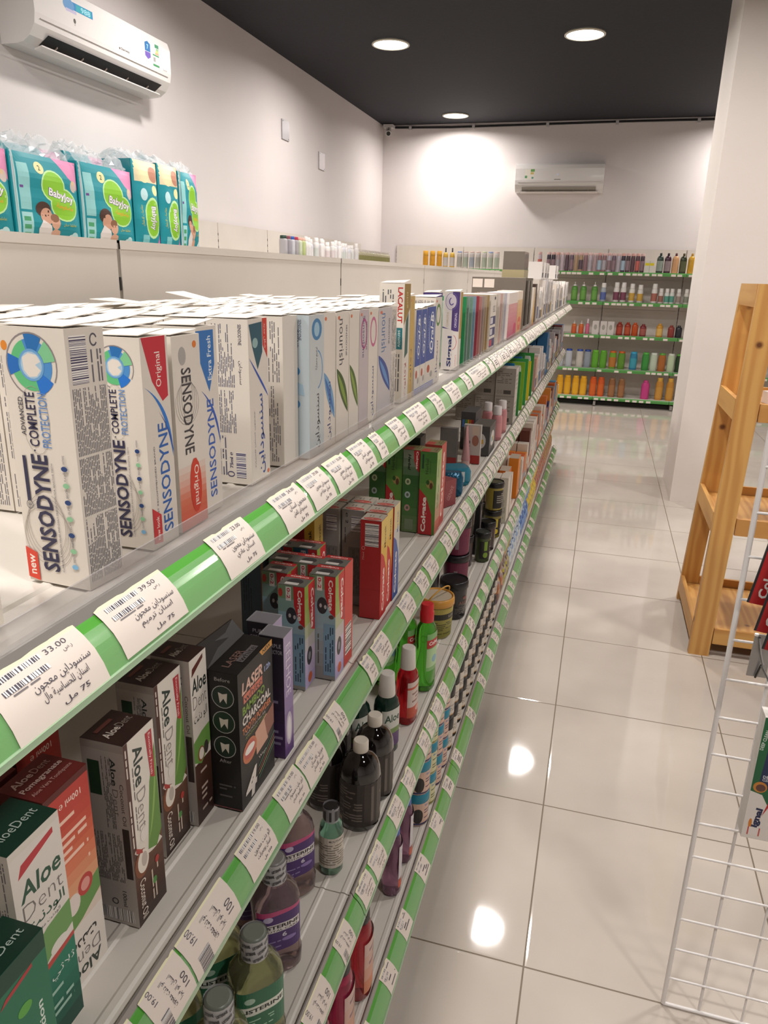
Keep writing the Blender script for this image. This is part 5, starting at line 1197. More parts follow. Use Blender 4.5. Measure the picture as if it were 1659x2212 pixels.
def blackb(x, y, lab, s=1):
    a = Art(); a.rect(0, 0, 1, 1, '2e2724', 10, 1); a.fine(.08, .12, .42, .9, 12, '6c625c', seed=11, dens=.95); a.rect(.50, .1, .53, .92, '5c544e'); a.text('CHARCOAL', .78, .68, .34, .08, '8a7c5c'); a.rect(.68, .48, .92, .54, '8a7c58'); a.rect(.62, .12, .97, .26, '9a8e78'); a.ell(.94, .35, .03, .07, '6a8a3c'); a.rect(.10, .02, .22, .12, 'a09484')
    return bottle2('charcoal_mouthwash_bottle', lab, x, y, Z3, [(.037, 0), (.0395, .004), (.0400, .02), (.0400, .112), (.038, .128), (.032, .143), (.023, .153), (.015, .158), (.0135, .162)], M('120e0c', .07, coat=.8), [(.0148, .160), (.0152, .162), (.0150, .180), (.0130, .1825)], M('cfc8bc', .45), -.7, 2, 30,
        label=(.012, .108, .0400, .0400, PI*.9), lart=a)
blackb(-.358, 1.152, 'black round shouldered charcoal mouthwash bottle in front, white cap'); blackb(-.357, 1.242, 'black charcoal mouthwash bottle directly behind the front one'); blackb(-.440, 1.185, 'black charcoal mouthwash bottle left of and behind the front one'); blackb(-.458, 1.268, 'black charcoal mouthwash bottle at the back left')
def aloeb(x, y, lab, c='1c3a30', rot=-.5, red=False):
    a = Art()
    if red: a.rect(0, 0, 1, 1, 'c9b8b0', 6, 1); a.rect(0, 0, 1, .3, 'b8503c', 6, 1); a.ell(.6, .2, .18, .08, 'd8a090'); a.rect(0, .8, 1, .86, 'b8503c', 6, 1); a.fine(.2, .4, .8, .72, 3, '8a6a64', seed=3)
    else: a.rect(0, .5, 1, 1, 'c2c4bc', 6, 1); a.rect(0, .36, 1, .5, '6f8a50', 6, 1); a.rect(0, 0, 1, .36, '5c4470', 6, 1); a.text('Aloe', .45, .78, .7, .2, '26463a', bold=.02)
    return bottle2('mouthwash_bottle', lab, x, y, Z3, [(.022, .027, 0), (.024, .029, .004), (.024, .029, .115), (.022, .026, .130), (.017, .019, .140), (.0155, .0155, .145)], liq(c, .75) if red else M(c, .08, trans=.4, ior=1.36), [(.0185, .142), (.0190, .145), (.0165, .194), (.0145, .196)], M('cec9c2', .45), rot, 2.6, 26, label=(.02, .115, .024, .029, PI*.36), lart=a)
aloeb(-.357, 1.515, 'red mouthwash bottle with white cap and orange label, in front of the green ones', 'e0202c', -.15, True)
aloeb(-.372, 1.385, 'dark green mouthwash bottle with white cap, right one of the pair'); aloeb(-.425, 1.338, 'dark green mouthwash bottle with white cap, left one of the pair'); aloeb(-.475, 1.40, 'dark green mouthwash bottle with white cap at the back')
def greenb(x, y, lab):
    a = Art(); a.rect(.0, .62, 1, .84, 'b02a2c', 5, 1); a.text('Colgate', .5, .73, .8, .13, 'e4dcd8', bold=.03); a.rect(0, .1, 1, .6, 'a8c898', 5, 1); a.ell(.5, .3, .2, .1, '7fa8b8')
    return bottle2('mouthwash_bottle', lab, x, y, Z3, [(.023, .027, 0), (.0255, .031, .004), (.0255, .031, .07), (.022, .027, .11), (.0245, .030, .15), (.022, .026, .175), (.016, .017, .188), (.015, .015, .192)], liq('62cc40', .85), [(.0170, .190), (.0180, .192), (.0180, .215), (.0165, .218), (.0160, .236), (.0150, .238)], M('c4222a', .35), -.25, 2.5, 26, label=(.06, .165, .0250, .0305, PI*.30), lart=a, lm=M('9cc890', .3, alpha=.6))
greenb(-.350, 1.675, 'bright green mouthwash bottle with red cap, nearest the shelf edge'); greenb(-.402, 1.680, 'bright green mouthwash bottle with red cap, left of the edge one'); greenb(-.456, 1.668, 'bright green mouthwash bottle, third from the shelf edge'); greenb(-.500, 1.60, 'bright green mouthwash bottle at the back of the shelf')
# buckets and jars
def bucket(lab, x, y, z, r, h, c, rim, handle=None, lid=None, art=None, rot=-.4, trans=0, group=None, name='cosmetic_bucket'):
    T_ = thing(name, lab, 'bucket' if handle else 'jar', (x, y, z), rot, group)
    m_ = MB(); m_.lathe([(r*.86, 0), (r*.90, .003), (r*.97, h*.80)], M(c, .3, coat=.3), 26)
    m_.build('body', T_)
    m_ = MB(); m_.lathe([(r*.98, h*.80), (r*1.04, h*.81), (r*1.04, h*.93), (r*1.0, h), (r*.92, h), (r*.90, h*.975)], M(rim, .35), 26); m_.build('lid', T_)
    if lid: m_ = MB(); m_.lathe([(r*.86, h*.9755), (r*.80, h*.978)], M(lid, .4), 22); m_.build('lid_label', T_)
    if art:
        m_ = MB()
        def jf(u, v, o):
            w_ = wrap_fn(16, lambda q, o_: ((r*(.90+.07*v)+.0006+o_)*math.cos((q-.5)*PI*.9), (r*(.90+.07*v)+.0006+o_)*math.sin((q-.5)*PI*.9)))
            return (*w_(u, o), h*.04+h*.74*v)
        m_.art(strips(art, 16), jf); m_.build('label', T_)
    if handle:
        m_ = MB(); R_ = r*1.06; up, tilt = handle[1:]
        pts = [(R_*math.sin(tilt)*math.sin(t*PI/16)*up, R_*math.cos(t*PI/16), h*.88+R_*up*math.sin(t*PI/16)*math.cos(tilt)) for t in range(17)]
        m_.tube(pts, .0022, M(handle[0], .4), 6); m_.build('handle', T_)
    return T_
a = Art(); a.grad(0, 0, 1, 1, ('7c7a34', '8f8a44', 'a89a4c'), 6); a.rect(0, .62, 1, .82, '26241c', 8, 1); a.fine(.1, .1, .6, .55, 7, '4a4824', seed=3); a.text('SCRUB', .6, .72, .3, .08, 'b8b09c')
bucket('olive and yellow bucket with orange rim and raised yellow handle', -.388, 1.985, Z3, .052, .125, '8f8a44', 'c8903c', ('d09a3c', .95, .5), 'b8ac98', a)
a = Art(); a.text('AREEN', .5, .55, .4, .12, '7c5a50', bold=.02); a.ell(.5, .72, .08, .06, '7c4a44'); a.fine(.2, .15, .8, .42, 5, '6c6664', seed=4)
bucket('black bucket with small brown crest right of the yellow one', -.362, 2.125, Z3, .044, .125, '1c1a1e', '131215', None, None, a)
a = Art(); a.rect(0, 0, 1, 1, '6a2440', 8, 1); a.rect(.1, .2, .2, .7, '8a7c84'); a.ell(.8, .5, .05, .1, 'a8708a')
bucket('maroon bucket with black rim, lower of the stacked pair', -.400, 2.36, Z3, .045, .122, '6a2440', '17141a', None, None, a)
bucket('maroon bucket with black handle, upper of the stacked pair', -.400, 2.36, Z3+.1235, .045, .122, '6a2440', '17141a', ('17141a', .5, 1.9), None, a)
bucket('black tub behind the maroon buckets, lower', -.484, 2.285, Z3, .045, .122, '141216', '0f0e12')
bucket('black tub behind the maroon buckets, upper', -.484, 2.285, Z3+.1235, .045, .122, '141216', '0f0e12')
def jart(c): 
    a = Art(); a.rect(0, .1, 1, .9, '1e1d1a', 8, 1); a.rect(.22, .48, .38, .9, c); a.ell(.3, .28, .12, .13, c); a.fine(.55, .3, .9, .7, 3, 'a8a49c', seed=4, dens=.5); return a
bucket('dark jar with lime green tab and dot, in front of the yellow stacked jars', -.348, 2.63, Z3, .030, .118, '3c4a24', '1c1e1c', None, '2c302c', jart('7a9a34'), name='cosmetic_jar')
bucket('black jar with yellow tab, lower of the stack near the edge', -.353, 2.92, Z3, .037, .118, '7c7434', '141414', None, None, jart('c8b024'), name='cosmetic_jar')
a = Art(); a.rect(.1, .05, .95, .92, '1a1918', 8, 1); a.fine(.25, .3, .85, .8, 5, '9a948c', seed=6, dens=.7)
bucket('black and gold jar with clear lid, upper of the stack near the edge', -.353, 2.92, Z3+.1195, .037, .118, '9a8c3c', '151515', None, '4a4a38', a, name='cosmetic_jar')
for k, (x, y, zz) in enumerate(((-.405, 2.56, 0), (-.405, 2.56, .1195), (-.410, 2.80, 0), (-.410, 2.80, .1195), (-.350, 2.76, 0), (-.430, 3.0, 0), (-.430, 3.0, .1195))):
    bucket('plain %s jar among the stacked jars, %s from the viewer' % ('black' if k % 2 else 'dark plum', ORD[k]), x, y, Z3+zz, .032, .118, '24221f' if k % 2 else '3a2c30', '121214', name='cosmetic_jar', group='plain black jars on the third shelf')
put_carton('cosmetic_box', 'black carton with a slanting silver streak between jars', 'box', -.372, 2.68, Z3+0, .05, .05, .20, base='1a181c', F=lambda w, h: Art().poly([(.1*w, .1*h), (.25*w, .1*h), (.8*w, .85*h), (.65*w, .85*h)], 'b8b0ac'))
bottle('lotion_bottle', 'small bright green bottle behind the yellow jars', 'bottle', -.372, 3.02, Z3, .14, .02, '4a9a34', cap='9ac888', capr=.9, caph=.2)
for k, (x, y) in enumerate(((-.318, 3.10), (-.355, 3.09), (-.318, 3.22))):
    put_carton('skin_care_box', ('tall white carton, foremost of three', 'tall white carton, left one of three', 'tall white carton, rear one of three')[k]+' past the jars', 'box', x, y, Z3, .034, .09 if k < 2 else .06, .205 if k < 2 else .19, base='cfc6ba', S=lambda w, h: Art().fine(.1*w, .1*h, .85*w, .6*h, 5, '8a837a', vert=True, seed=3).text('PRIL', .4*w, .88*h, .5*w, .03*h, '6a645c'))
for k, (x, y, h, c) in enumerate(((-.345, 3.36, .17, 'c86a24'), (-.395, 3.36, .17, 'c85a34'), (-.318, 3.50, .20, 'd07c20'), (-.38, 3.52, .21, 'c9beb0'))):
    put_carton('skin_care_box', ('orange carton with pale top, front one', 'red orange carton beside the front orange one', 'bright orange tall carton at the edge', 'cream carton behind the orange ones')[k]+', third shelf middle', 'box', x, y, Z3, .046, .10, h, base=c, top='b8a898', F=lambda w, h_: Art().fine(.2*w, .2*h_, .8*w, .5*h_, 4, 'a85a20', seed=2))
y = 3.68; i = 0; cs3 = ['c9beb2', 'd2c8bc', 'c86a28', 'd08030', 'cfc4b8', '8c8884', '5a2c20', 'd4ccc4', 'c05a20', '2c3c70', '4a9ac0', 'd8b030']
while y < 6.62:
    w_ = R.uniform(.06, .10); h = R.uniform(.14, .26); i += 1
    c = R.choice(cs3[:9] if y < 5.2 else cs3)
    o = put_carton('skin_care_box', '%s %s carton in the front row, third shelf, %s bay' % (nth(('c3', cname(c), bay_word(y))), cname(c), bay_word(y)), 'box', -.3165, y, Z3, .055, w_-.006, h, base=c, F=lambda w, h_: d_far(R.choice(['c9c0b8', 'b8642c', '6a8a9c']), w, h_, i), group='cartons far along the third shelf')
    q = o.copy(); COL.objects.link(q); q.location = (-.376, y+.003, Z3); q['label'] = '%s carton behind the front row, third shelf, %s bay' % (cname(c), bay_word(y))
    if i % 5 == 2: bottle('lotion_bottle', 'tall white bottle behind cartons, third shelf, %s bay' % bay_word(y), 'bottle', -.475, y+w_/2, Z3, .27, .022, 'd8d4d2', lab_c='c8a040', group='white bottles far along the third shelf')
    y += w_
# ---------------------------------------------------------------- lowest shelf
def redb(x, y, c, lab):
    a = Art(); a.grad(0, 0, 1, 1, ('c87048', 'c8a090', 'c8b0a8'), 4); a.fine(.2, .5, .8, .9, 3, '8a6a70', seed=3)
    return bottle2('body_wash_bottle', lab, x, y, Z4, [(.024, .034, 0), (.028, .038, .006), (.028, .038, .10), (.026, .034, .15), (.022, .026, .175), (.018, .018, .185)], liq(c, .75), [(.0195, .182), (.021, .186), (.0205, .236), (.013, .250)], M('161416', .4), .1, 2.3, 24, label=(.02, .15, .028, .038, PI*.3), lart=a)
redb(-.344, 1.120, 'c84048', 'deep red body wash bottle with black cap, right one of three'); redb(-.345, 1.000, 'd84870', 'pink red body wash bottle with black cap, middle of three'); redb(-.350, .890, 'd84868', 'pink body wash bottle with black cap, left one at the bottom edge')
redb(-.42, 1.06, 'a8283c', 'red body wash bottle behind the front three')
def purpb(x, y, lab):
    a = Art(); a.rect(0, 0, 1, 1, 'c8c4c8', 6, 1); a.text('Deep Fresh', .45, .84, .6, .08, '4a5890', bold=.02); a.ell(.55, .45, .3, .12, '5c86b8'); a.ell(.5, .42, .14, .06, 'b8c8d8'); a.rect(0, 0, 1, .2, 'c8563c', 6, 1)
    return bottle2('shower_gel_bottle', lab, x, y, Z4, [(.020, .028, 0), (.024, .032, .008), (.0245, .033, .05), (.020, .028, .09), (.023, .031, .13), (.020, .026, .155), (.014, .014, .165)], liq('b07c9c', .75), [(.0160, .163), (.0175, .166), (.0170, .195), (.0110, .197), (.0100, .215)], M('2850b0', .35), .35, 2.4, 24, label=(.025, .145, .0235, .0320, PI*.32), lart=a)
purpb(-.350, 1.395, 'purple shower gel bottle with blue cap, front one'); purpb(-.350, 1.505, 'purple shower gel bottle with blue cap, rear one')
bottle('lotion_bottle', 'dark bottle with a rounded black cap behind the purple ones', 'bottle', -.418, 1.52, Z4, .25, .028, '3a3034', cap='15141a', capr=.8, caph=.2)
def wjar(x, y, z, r, h, body, lid, lab, group, art=None, n=20):
    T_ = thing('cosmetic_jar', lab, 'jar', (x, y, z), -.35, group)
    m_ = MB(); m_.lathe([(r*.93, 0), (r*.95, .002), (r*.95, h*.74)], M(body, .4), n)
    if art:
        wf = wrap_fn(12, lambda q, o_: ((r*.95+.0006+o_)*math.cos((q-.5)*PI*.9), (r*.95+.0006+o_)*math.sin((q-.5)*PI*.9)))
        m_.art(strips(art, 12), lambda u, v, o: (*wf(u, o), h*.02+h*.70*v))
    m_.build('body', T_)
    m_ = MB(); m_.lathe([(r*.98, h*.72), (r, h*.73), (r, h*.97), (r*.95, h*.995), (r*.8, h*.99)], M(lid, .4), n); m_.build('lid', T_)
    return T_
def wart(base, c, blob=None, seed=1):
    a = Art(); a.rect(0, 0, 1, 1, base, 8, 1); a.text('Beauty', .62, .86, .4, .12, '3c6aa8', bold=.02); a.fine(.40, .25, .95, .72, 4, c, seed=seed)
    if blob: a.ell(.2, .42, .16, .34, blob)
    a.rect(0, .02, 1, .10, '3a3c60' if blob else '8a8450', 6, 1); return a
A1 = wart('cfae9c', '5c4a60', '2a2624', 3); A2 = wart('c9c69c', '5c6440', None, 4)
wc = ['front', 'second', 'third', 'fourth', 'fifth']
for ci, (x, y, ar) in enumerate(((-.350, 1.650, 0), (-.421, 1.690, 0), (-.350, 1.735, 1), (-.350, 1.820, 0), (-.421, 1.780, 1), (-.350, 1.905, 0))):
    nst = 3
    for k in range(nst):
        wjar(x, y, Z4+.1005*k, .035, .100, 'cfae9c' if not ar else 'c9c69c', '1f7f98',
             'teal lidded jar with %s label, %s stack from the viewer, %s in its stack' % ('cream' if ar else 'pink', ORD[ci], ('bottom', 'middle', 'top')[k]), 'teal lidded jars, %s labels' % ('cream' if ar else 'pink'), A2 if ar else A1)
A3 = Art(); A3.rect(0, .16, 1, .88, 'cbc3b8', 8, 1); A3.text('Botanic', .5, .55, .5, .12, '5c5650'); A3.rect(0, .12, 1, .16, 'a8782c', 6, 1); A3.fine(.3, .3, .7, .45, 2, '7c766c', seed=2)
for x in (-.349, -.418):
    y = 1.995; si = 0
    while y < 3.02:
        for k in range(3): wjar(x, y+(.03 if x < -.36 else 0), Z4+.1165*k, .033, .116, '24211f', '17161a', 'black lidded white jar, %s row, %s stack from the viewer, %s in its stack' % ('edge' if x > -.36 else 'rear', ORD[si], ('bottom', 'middle', 'top')[k]), 'black lidded white jars stacked on the lowest shelf', A3)
        y += .0745+R.uniform(0, .012); si += 1
def bag(x, y, z, w_, d, h, m, lab, group, rot=0, name='cotton_bag'):
    mb = MB(); rg = []
    for k in range(9):
        t = k/8; f = math.sin(min(1, t*1.9+.35)*PI/2) if t < .6 else math.cos((t-.6)/.4*PI/2*.93)
        rg.append((d/2*f*R.uniform(.93, 1.04), w_/2*(.86+.14*math.sin(t*PI)), h*t))
    mb.lathe(rg, m, 20, 3.2)
    mb.box((-.0015, -w_*.44, h*.985), (.0015, w_*.44, h*1.05), m)
    return tag(mb.build(name, None, (x, y, z), rot), lab, 'bag', group)
def spk(name, cols, sc=26, rough=.35):
    m = bpy.data.materials.new(name); t, n, l, b = nodes(m)
    tc = n.new('ShaderNodeTexCoord'); v = n.new('ShaderNodeTexVoronoi'); v.inputs['Scale'].default_value = sc; r = n.new('ShaderNodeValToRGB'); r.color_ramp.interpolation = 'CONSTANT'
    el = r.color_ramp.elements
    while len(el) < len(cols): el.new(.5)
    for i, c in enumerate(cols): el[i].position = i/len(cols); el[i].color = (*lin(c), 1)
    sp = n.new('ShaderNodeSeparateXYZ'); l.new(tc.outputs['Object'], v.inputs['Vector']); l.new(v.outputs['Color'], sp.inputs[0]); l.new(sp.outputs[0], r.inputs[0]); l.new(r.outputs[0], b.inputs['Base Color'])
    b.inputs['Roughness'].default_value = rough
    bu = n.new('ShaderNodeBump'); bu.inputs['Strength'].default_value = .5; bu.inputs['Distance'].default_value = .003; l.new(v.outputs['Distance'], bu.inputs['Height']); l.new(bu.outputs[0], b.inputs['Normal'])
    return m
bm = {'brown': spk('print_brown', ['6c4434', 'a05a34', '8a8088', '4a3a5c', 'b8a46c'], 40), 'mix': spk('print_mix', ['8c8430', 'b0a83c', '7c7080', 'a89a90', '5c4a3c'], 50), 'pale': spk('print_pale', ['a8b4c0', 'c0c8cc', '6c8cb8', '4a5a78', 'b8c4cc'], 45),
      'blue': spk('print_blue', ['3c64a8', '5c8cc8', '2c4888', '9cb8d4', '4a78b8'], 45), 'yel': spk('print_yellow', ['d0b020', 'd8c040', 'b8a030', 'c89c1c', '3c3a30'], 38), 'red': spk('print_red', ['8a2c34', 'b0503c', '6c3444', 'c87c50', '8c7c6c'], 60), 'org': spk('print_orange', ['b86a3c', '8a6c3c', 'a04834', '7c7440', 'c89060'], 60)}
seq = [('brown', 3.065, 2), ('mix', 3.28, 2), ('pale', 3.495, 5), ('blue', 4.025, 4), ('yel', 4.45, 5), ('red', 4.98, 7), ('org', 5.72, 8)]
desc = {'brown': 'brown and orange printed', 'mix': 'olive speckled printed', 'pale': 'pale blue printed', 'blue': 'blue printed', 'yel': 'yellow printed', 'red': 'dark red speckled', 'org': 'orange brown speckled'}
for c, y, nb in seq:
    for k in range(nb):
        for j, (x, zz) in enumerate(((-.350, 0), (-.350, .155), (-.424, 0))):
            if y+.105*k > 6.6: continue
            bag(x, y+.052+.105*k, Z4+zz, .098, .062, .145, bm[c], '%s bag on the lowest shelf, %s of its kind, %s' % (desc[c], ORD[k], ('edge row below', 'edge row above', 'rear row')[j]), '%s bags on the lowest shelf' % desc[c])
# ================================================================= goods on the wall units
# nappy packs on the left wall unit
TL = '168a96'
def art_front(w, h, big=True):
    a = Art(); a.rect(0, 0, w, h, TL)
    a.poly([(.62*w, h), (w, h), (w, .66*h), (.80*w, .80*h)], 'd888b0'); a.ell(.90*w, .70*h, .07*w, .07*h, 'c8b8b0'); a.ell(.88*w, .74*h, .03*w, .03*h, 'd8b890')
    a.rect(.02*w, 0, .05*w, h, 'b8d8d8'); a.rect(.07*w, .36*h, .20*w, .88*h, '8cc4c4'); a.rect(.07*w, .0, .20*w, .33*h, '9ccccc'); a.rect(.08*w, .6*h, .12*w, .63*h, '6a4a8c')
    for k in range(3): a.rect(.09*w, (.05+.09*k)*h, .17*w, (.10+.09*k)*h, '4c9a6c')
    a.ell(.36*w, .85*h, .07*w, .07*h, 'ddd8a0'); a.text('2', .36*w, .85*h, .035*w, .06*h, '3c4a2c', bold=.02)
    a.ell(.54*w, .66*h, .19*w, .19*h, 'b8e0a0', 20); a.ell(.70*w, .46*h, .23*w, .20*h, 'b8e0a0', 20); a.ell(.54*w, .66*h, .17*w, .17*h, '86c030', 20); a.ell(.70*w, .46*h, .21*w, .18*h, '86c030', 20)
    a.text('BabyJoy', .66*w, .55*h, .42*w, .13*h, '5a4a7c', rot=-8, bold=.06); a.text('BabyJoy', .66*w, .553*h, .40*w, .12*h, 'ece8e8', rot=-8, bold=.02); a.text('مضغوطة', .70*w, .43*h, .28*w, .08*h, 'd8a030', rot=-4, bold=.02)
    a.ell(.36*w, .38*h, .11*w, .09*h, '4a3028'); a.ell(.40*w, .30*h, .09*w, .10*h, 'c89880', rot=.3); a.poly([(.28*w, 0), (.50*w, 0), (.46*w, .20*h), (.34*w, .26*h), (.27*w, .15*h)], 'ddd4d0'); a.ell(.53*w, .24*h, .07*w, .085*h, 'd0a088'); a.ell(.52*w, .29*h, .065*w, .05*h, '8a6048'); a.poly([(.46*w, 0), (.60*w, 0), (.60*w, .14*h), (.52*w, .17*h), (.46*w, .12*h)], 'd0a088')
    a.text('نعاملها حنان', .76*w, .22*h, .22*w, .045*h, 'c8c050'); a.ell(.86*w, .09*h, .06*w, .05*h, 'b8d8d8'); a.ell(.80*w, .07*h, .05*w, .04*h, 'c8dcdc')
    return a
def art_side(w, h):
    a = Art(); a.rect(0, 0, w, h, TL); a.rect(.05*w, .76*h, w, h, 'd8cca8'); a.ell(.35*w, .84*h, .22*w, .09*h, 'ddd4a8'); a.ell(.75*w, .86*h, .20*w, .09*h, 'b88068')
    a.ell(.75*w, .68*h, .12*w, .06*h, 'ddd8a0'); a.ell(.62*w, .36*h, .33*w, .24*h, 'b8e0a0', 20); a.ell(.62*w, .36*h, .29*w, .21*h, '86c030', 20); rot_text(a, 'BabyJoy', .62*w, .22*h, .50*h, .26*w, '5a4a7c', .05, down=True); rot_text(a, 'BabyJoy', .61*w, .225*h, .495*h, .24*w, 'e4e0e4', .02, down=True)
    rot_text(a, 'حفاضات الاطفال', .2*w, .26*h, .50*h, .10*w, 'c8c050'); a.poly([(.78*w, 0), (w, 0), (w, .22*h)], 'd070a8'); a.ell(.3*w, .62*h, .12*w, .07*h, 'b8d8dc'); a.rect(.2*w, .03*h, .45*w, .16*h, '7cc0c4'); return a
def nappy(lab, y, w_, h, d, side=False, x=XL+.380, rot=0):
    T_ = thing('nappy_pack', lab, 'nappy pack', (x, y, 1.7005), rot)
    NU, NV = 22, 18; foil = M(TL, .22, coat=.5)
    def fr(u, v, o):                                       # bulging, slightly wrinkled face
        a_, b_ = u/w_, v/h
        bul = (1-abs(2*a_-1)**4)*(1-abs(2*b_-1)**4)
        wv = .004*math.sin(9*b_+3*a_+y*5)*math.sin(5*a_+y)+.002*math.sin(23*b_+y*3)
        return (-.03+.03*bul+wv*bul+o, u, v)
    m_ = MB(); vs = [fr(w_*i/NU, h*j/NV, 0) for j in range(NV+1) for i in range(NU+1)]
    fs = [(j*(NU+1)+i, j*(NU+1)+i+1, (j+1)*(NU+1)+i+1, (j+1)*(NU+1)+i) for j in range(NV) for i in range(NU)]
    m_.add(vs, fs, foil, True)
    m_.box((-d, 0, 0), (-.0305, w_, h), foil)
    art = art_side(w_, h) if side else art_front(w_, h)
    # printed shapes are cut to the wrinkle grid before they are laid on
    a1 = strips(art, NU, 0, w_)
    tr = Art(); tr.it = [(m, [(v, u) for u, v in vs_], f, l) for m, vs_, f, l in a1.it]; tr = strips(tr, NV, 0, h)
    gm = {}
    def grid(i, j, o):
        k = (i, j, round(o, 6))
        if k not in gm: gm[k] = fr(w_*i/NU, h*j/NV, o)
        return gm[k]
    def onto(v, u, o):
        i = min(NU-1, max(0, int(u/w_*NU-1e-9))); j = min(NV-1, max(0, int(v/h*NV-1e-9))); s_, t_ = u/w_*NU-i, v/h*NV-j
        P00, P10, P01, P11 = grid(i, j, o), grid(i+1, j, o), grid(i, j+1, o), grid(i+1, j+1, o)
        return tuple((1-s_)*(1-t_)*P00[k]+s_*(1-t_)*P10[k]+(1-s_)*t_*P01[k]+s_*t_*P11[k] for k in range(3))
    m_.art(tr, lambda v, u, o: onto(v, u, o*3+.0012)); m_.build('pack', T_)
    if not side:
        m_ = MB(); m_.art(Art().rect(.15*d, .2*h, .5*d, .8*h, '8cc4c4').rect(.9*d, 0, .95*d, h, 'c8dcdc'), lambda u, v, o: (-d+u, -.0003-o, v)); m_.build('side_print', T_)
    m_ = MB(); pl = M('e8e8ea', .08, alpha=.38, spec=.8); NX = 14; rows = []
    for j in range(5):
        rows.append([(-.035-(d-.07)*.5*(j/4)+R.uniform(-.012, .012), w_*(.04+.92*i/NX)+R.uniform(-.006, .006), h-.002+.055*(j/4)+R.uniform(-.008, .014)*j/2) for i in range(NX+1)])
    m_.loft(rows, pl, False, False, False, closed=False)
    rows2 = [[(-d+.03-(p[0]+.035), p[1]+R.uniform(-.004, .004), p[2]+R.uniform(-.004, .004)) for p in r] for r in rows]
    m_.loft(rows2, pl, False, False, False, closed=False); m_.build('crinkled_plastic', T_)
    return T_
nappy('teal nappy pack cut off by the left picture edge', 2.685, .470, .400, .165)
nappy('large teal nappy pack, first whole one from the left', 3.172, .475, .403, .165)
nappy('large teal nappy pack, second whole one from the left', 3.662, .480, .420, .165)
nappy('teal nappy pack turned end on, left one of two with children at top', 4.158, .262, .500, .33, True)
nappy('teal nappy pack turned end on, right one of two with children at top', 4.430, .232, .510, .33, True)
nappy('teal nappy pack at the right end of the row', 4.675, .235, .495, .165)
nappy('teal nappy pack peeping over the first whole one', 3.32, .44, .470, .165, False, XL+.205)
nappy('teal nappy pack peeping over the second whole one', 3.79, .34, .490, .165, False, XL+.205)
# bottles on top of the left wall unit
fc = [('b8b4b8', '2a4438'), ('9c98a0', '8a4050'), ('c8c8d0', '2a58a8'), ('a8a4a8', 'b02a48'), ('c8d0b8', 'd8a898'), ('b8c488', 'd8b0a0')]
y = 6.36
bn = ['dark green cap', 'maroon cap', 'blue cap', 'crimson cap', 'peach cap and green spots', 'salmon cap and green spots']
for k, (c, cp) in enumerate(fc):
    bottle('hair_product_bottle', 'pale bottle with a %s, left end of the left wall row' % bn[k], 'bottle', XL+.36, y, 1.7005, .188, .034, c, cap=cp, ex=3, capr=.9, caph=.14, neck=.8, shoulder=.1); y += .086
while y < 8.42:
    r = R.uniform(.026, .034)
    bottle('lotion_bottle', 'white bottle, %s white one from the left, on the left wall shelving' % nth('lw'), 'bottle', XL+.36+R.uniform(-.03, .0), y+r, 1.7005, R.uniform(.175, .21), r, R.choice(['e6e2e0', 'dcdad8', 'e2dedc', 'd0d0d8']), cap='ece8e6', lab_c=R.choice(['d8d4d4', 'c8ccc8', 'd4c8c8', None]), capr=.7, caph=.2, neck=.6, n=12, group='white bottles on top of the left wall shelving'); y += 2*r+.018
while y < 9.72:
    bottle('oil_bottle', 'small clear and olive bottle, %s of them from the left, left wall' % nth('lo'), 'bottle', XL+.36, y+.026, 1.7005, .150, .025, 'b0a88c', cap='c8c0b8', lab_c='8c8858', n=10, group='small olive bottles on top of the left wall shelving'); y += .062
# goods on the end wall, seen from left to right
YF_ = YB-.002-.49+.06                                       # front line of its upper shelves
def fx(u): return u
def far_b(x, li, h, r, c, lab, group=None, cap='e8e4df', kind='bottle', name='shampoo_bottle', dy=0, **kw):
    return bottle(name, lab, 'bottle', x, (YF_ if li < 4 else YF_-.06)+.05+r+dy, FLEV[li]+.0005, h, r, c, cap=cap, group=group, n=12, **kw)
for k, x in enumerate((-2.395, -2.300, -2.205)): far_b(x, 0, .215, .036, 'd89a28', ('leftmost', 'middle', 'rightmost')[k]+' of three amber bottles on the end wall, far left', cap='d8a030', ex=2, capr=.98, caph=.3, neck=.95)
for k, x in enumerate((-2.12, -2.03)): far_b(x, 0, .255, .034, 'c8a040', ('left', 'right')[k]+' brown and white bottle with dark pump, beside the amber ones', cap='5a5450', capr=.3, caph=.22, lab_c='c8c0bc')
x = -1.93; k = 0
while x < -1.36:
    far_b(x, 0, .215, .034, 'c2bcb8', 'white shampoo bottle, %s white one from the left, end wall top shelf' % nth('ew'), 'white shampoo bottles on the end wall top shelf', cap=R.choice(['c8b0a8', 'b8c0a0', '8898c0', 'c8b0a8']), ex=3, capr=.9, caph=.08, neck=.85, lab_c=R.choice(['a8a49c', 'a8b0a0', 'a0a4b0'])); x += .083
x = -.875
while x < .40:
    if not (-.86 < x < -.76):
        sc_ = R.choice(['5a4048', '3c3440', '8a6a70', 'b8a8b0', '9a8c94', 'a89094', '6c5a68', 'b0a8b4', 'a88c70', '4a3a40']); far_b(x, 0, .225, .027, sc_, 'slim %s spray can, %s from the left in its long row' % (cname(sc_), nth('spray')), 'slim spray cans on the end wall top shelf', cap=R.choice(['c8a09c', 'd0b0ac', 'c89890', 'c8a8a4']), capr=.9, caph=.14, neck=.85, lab_c=R.choice(['8a7078', 'a8a0a8', '5c4a54', 'b86058', '9cb0c0', None]))
    x += .0575
for k, x in enumerate((.425, .480)): put_carton('hair_product_box', ('left', 'right')[k]+' short white carton with a yellow band after the spray cans', 'box', x, YF_+.03, FLEV[0]+.0005, .05, .05, .14, base='d0ccc4', F=lambda w, h: Art().rect(0, .6*h, w, .82*h, 'd8c820'), rot=-PI/2)
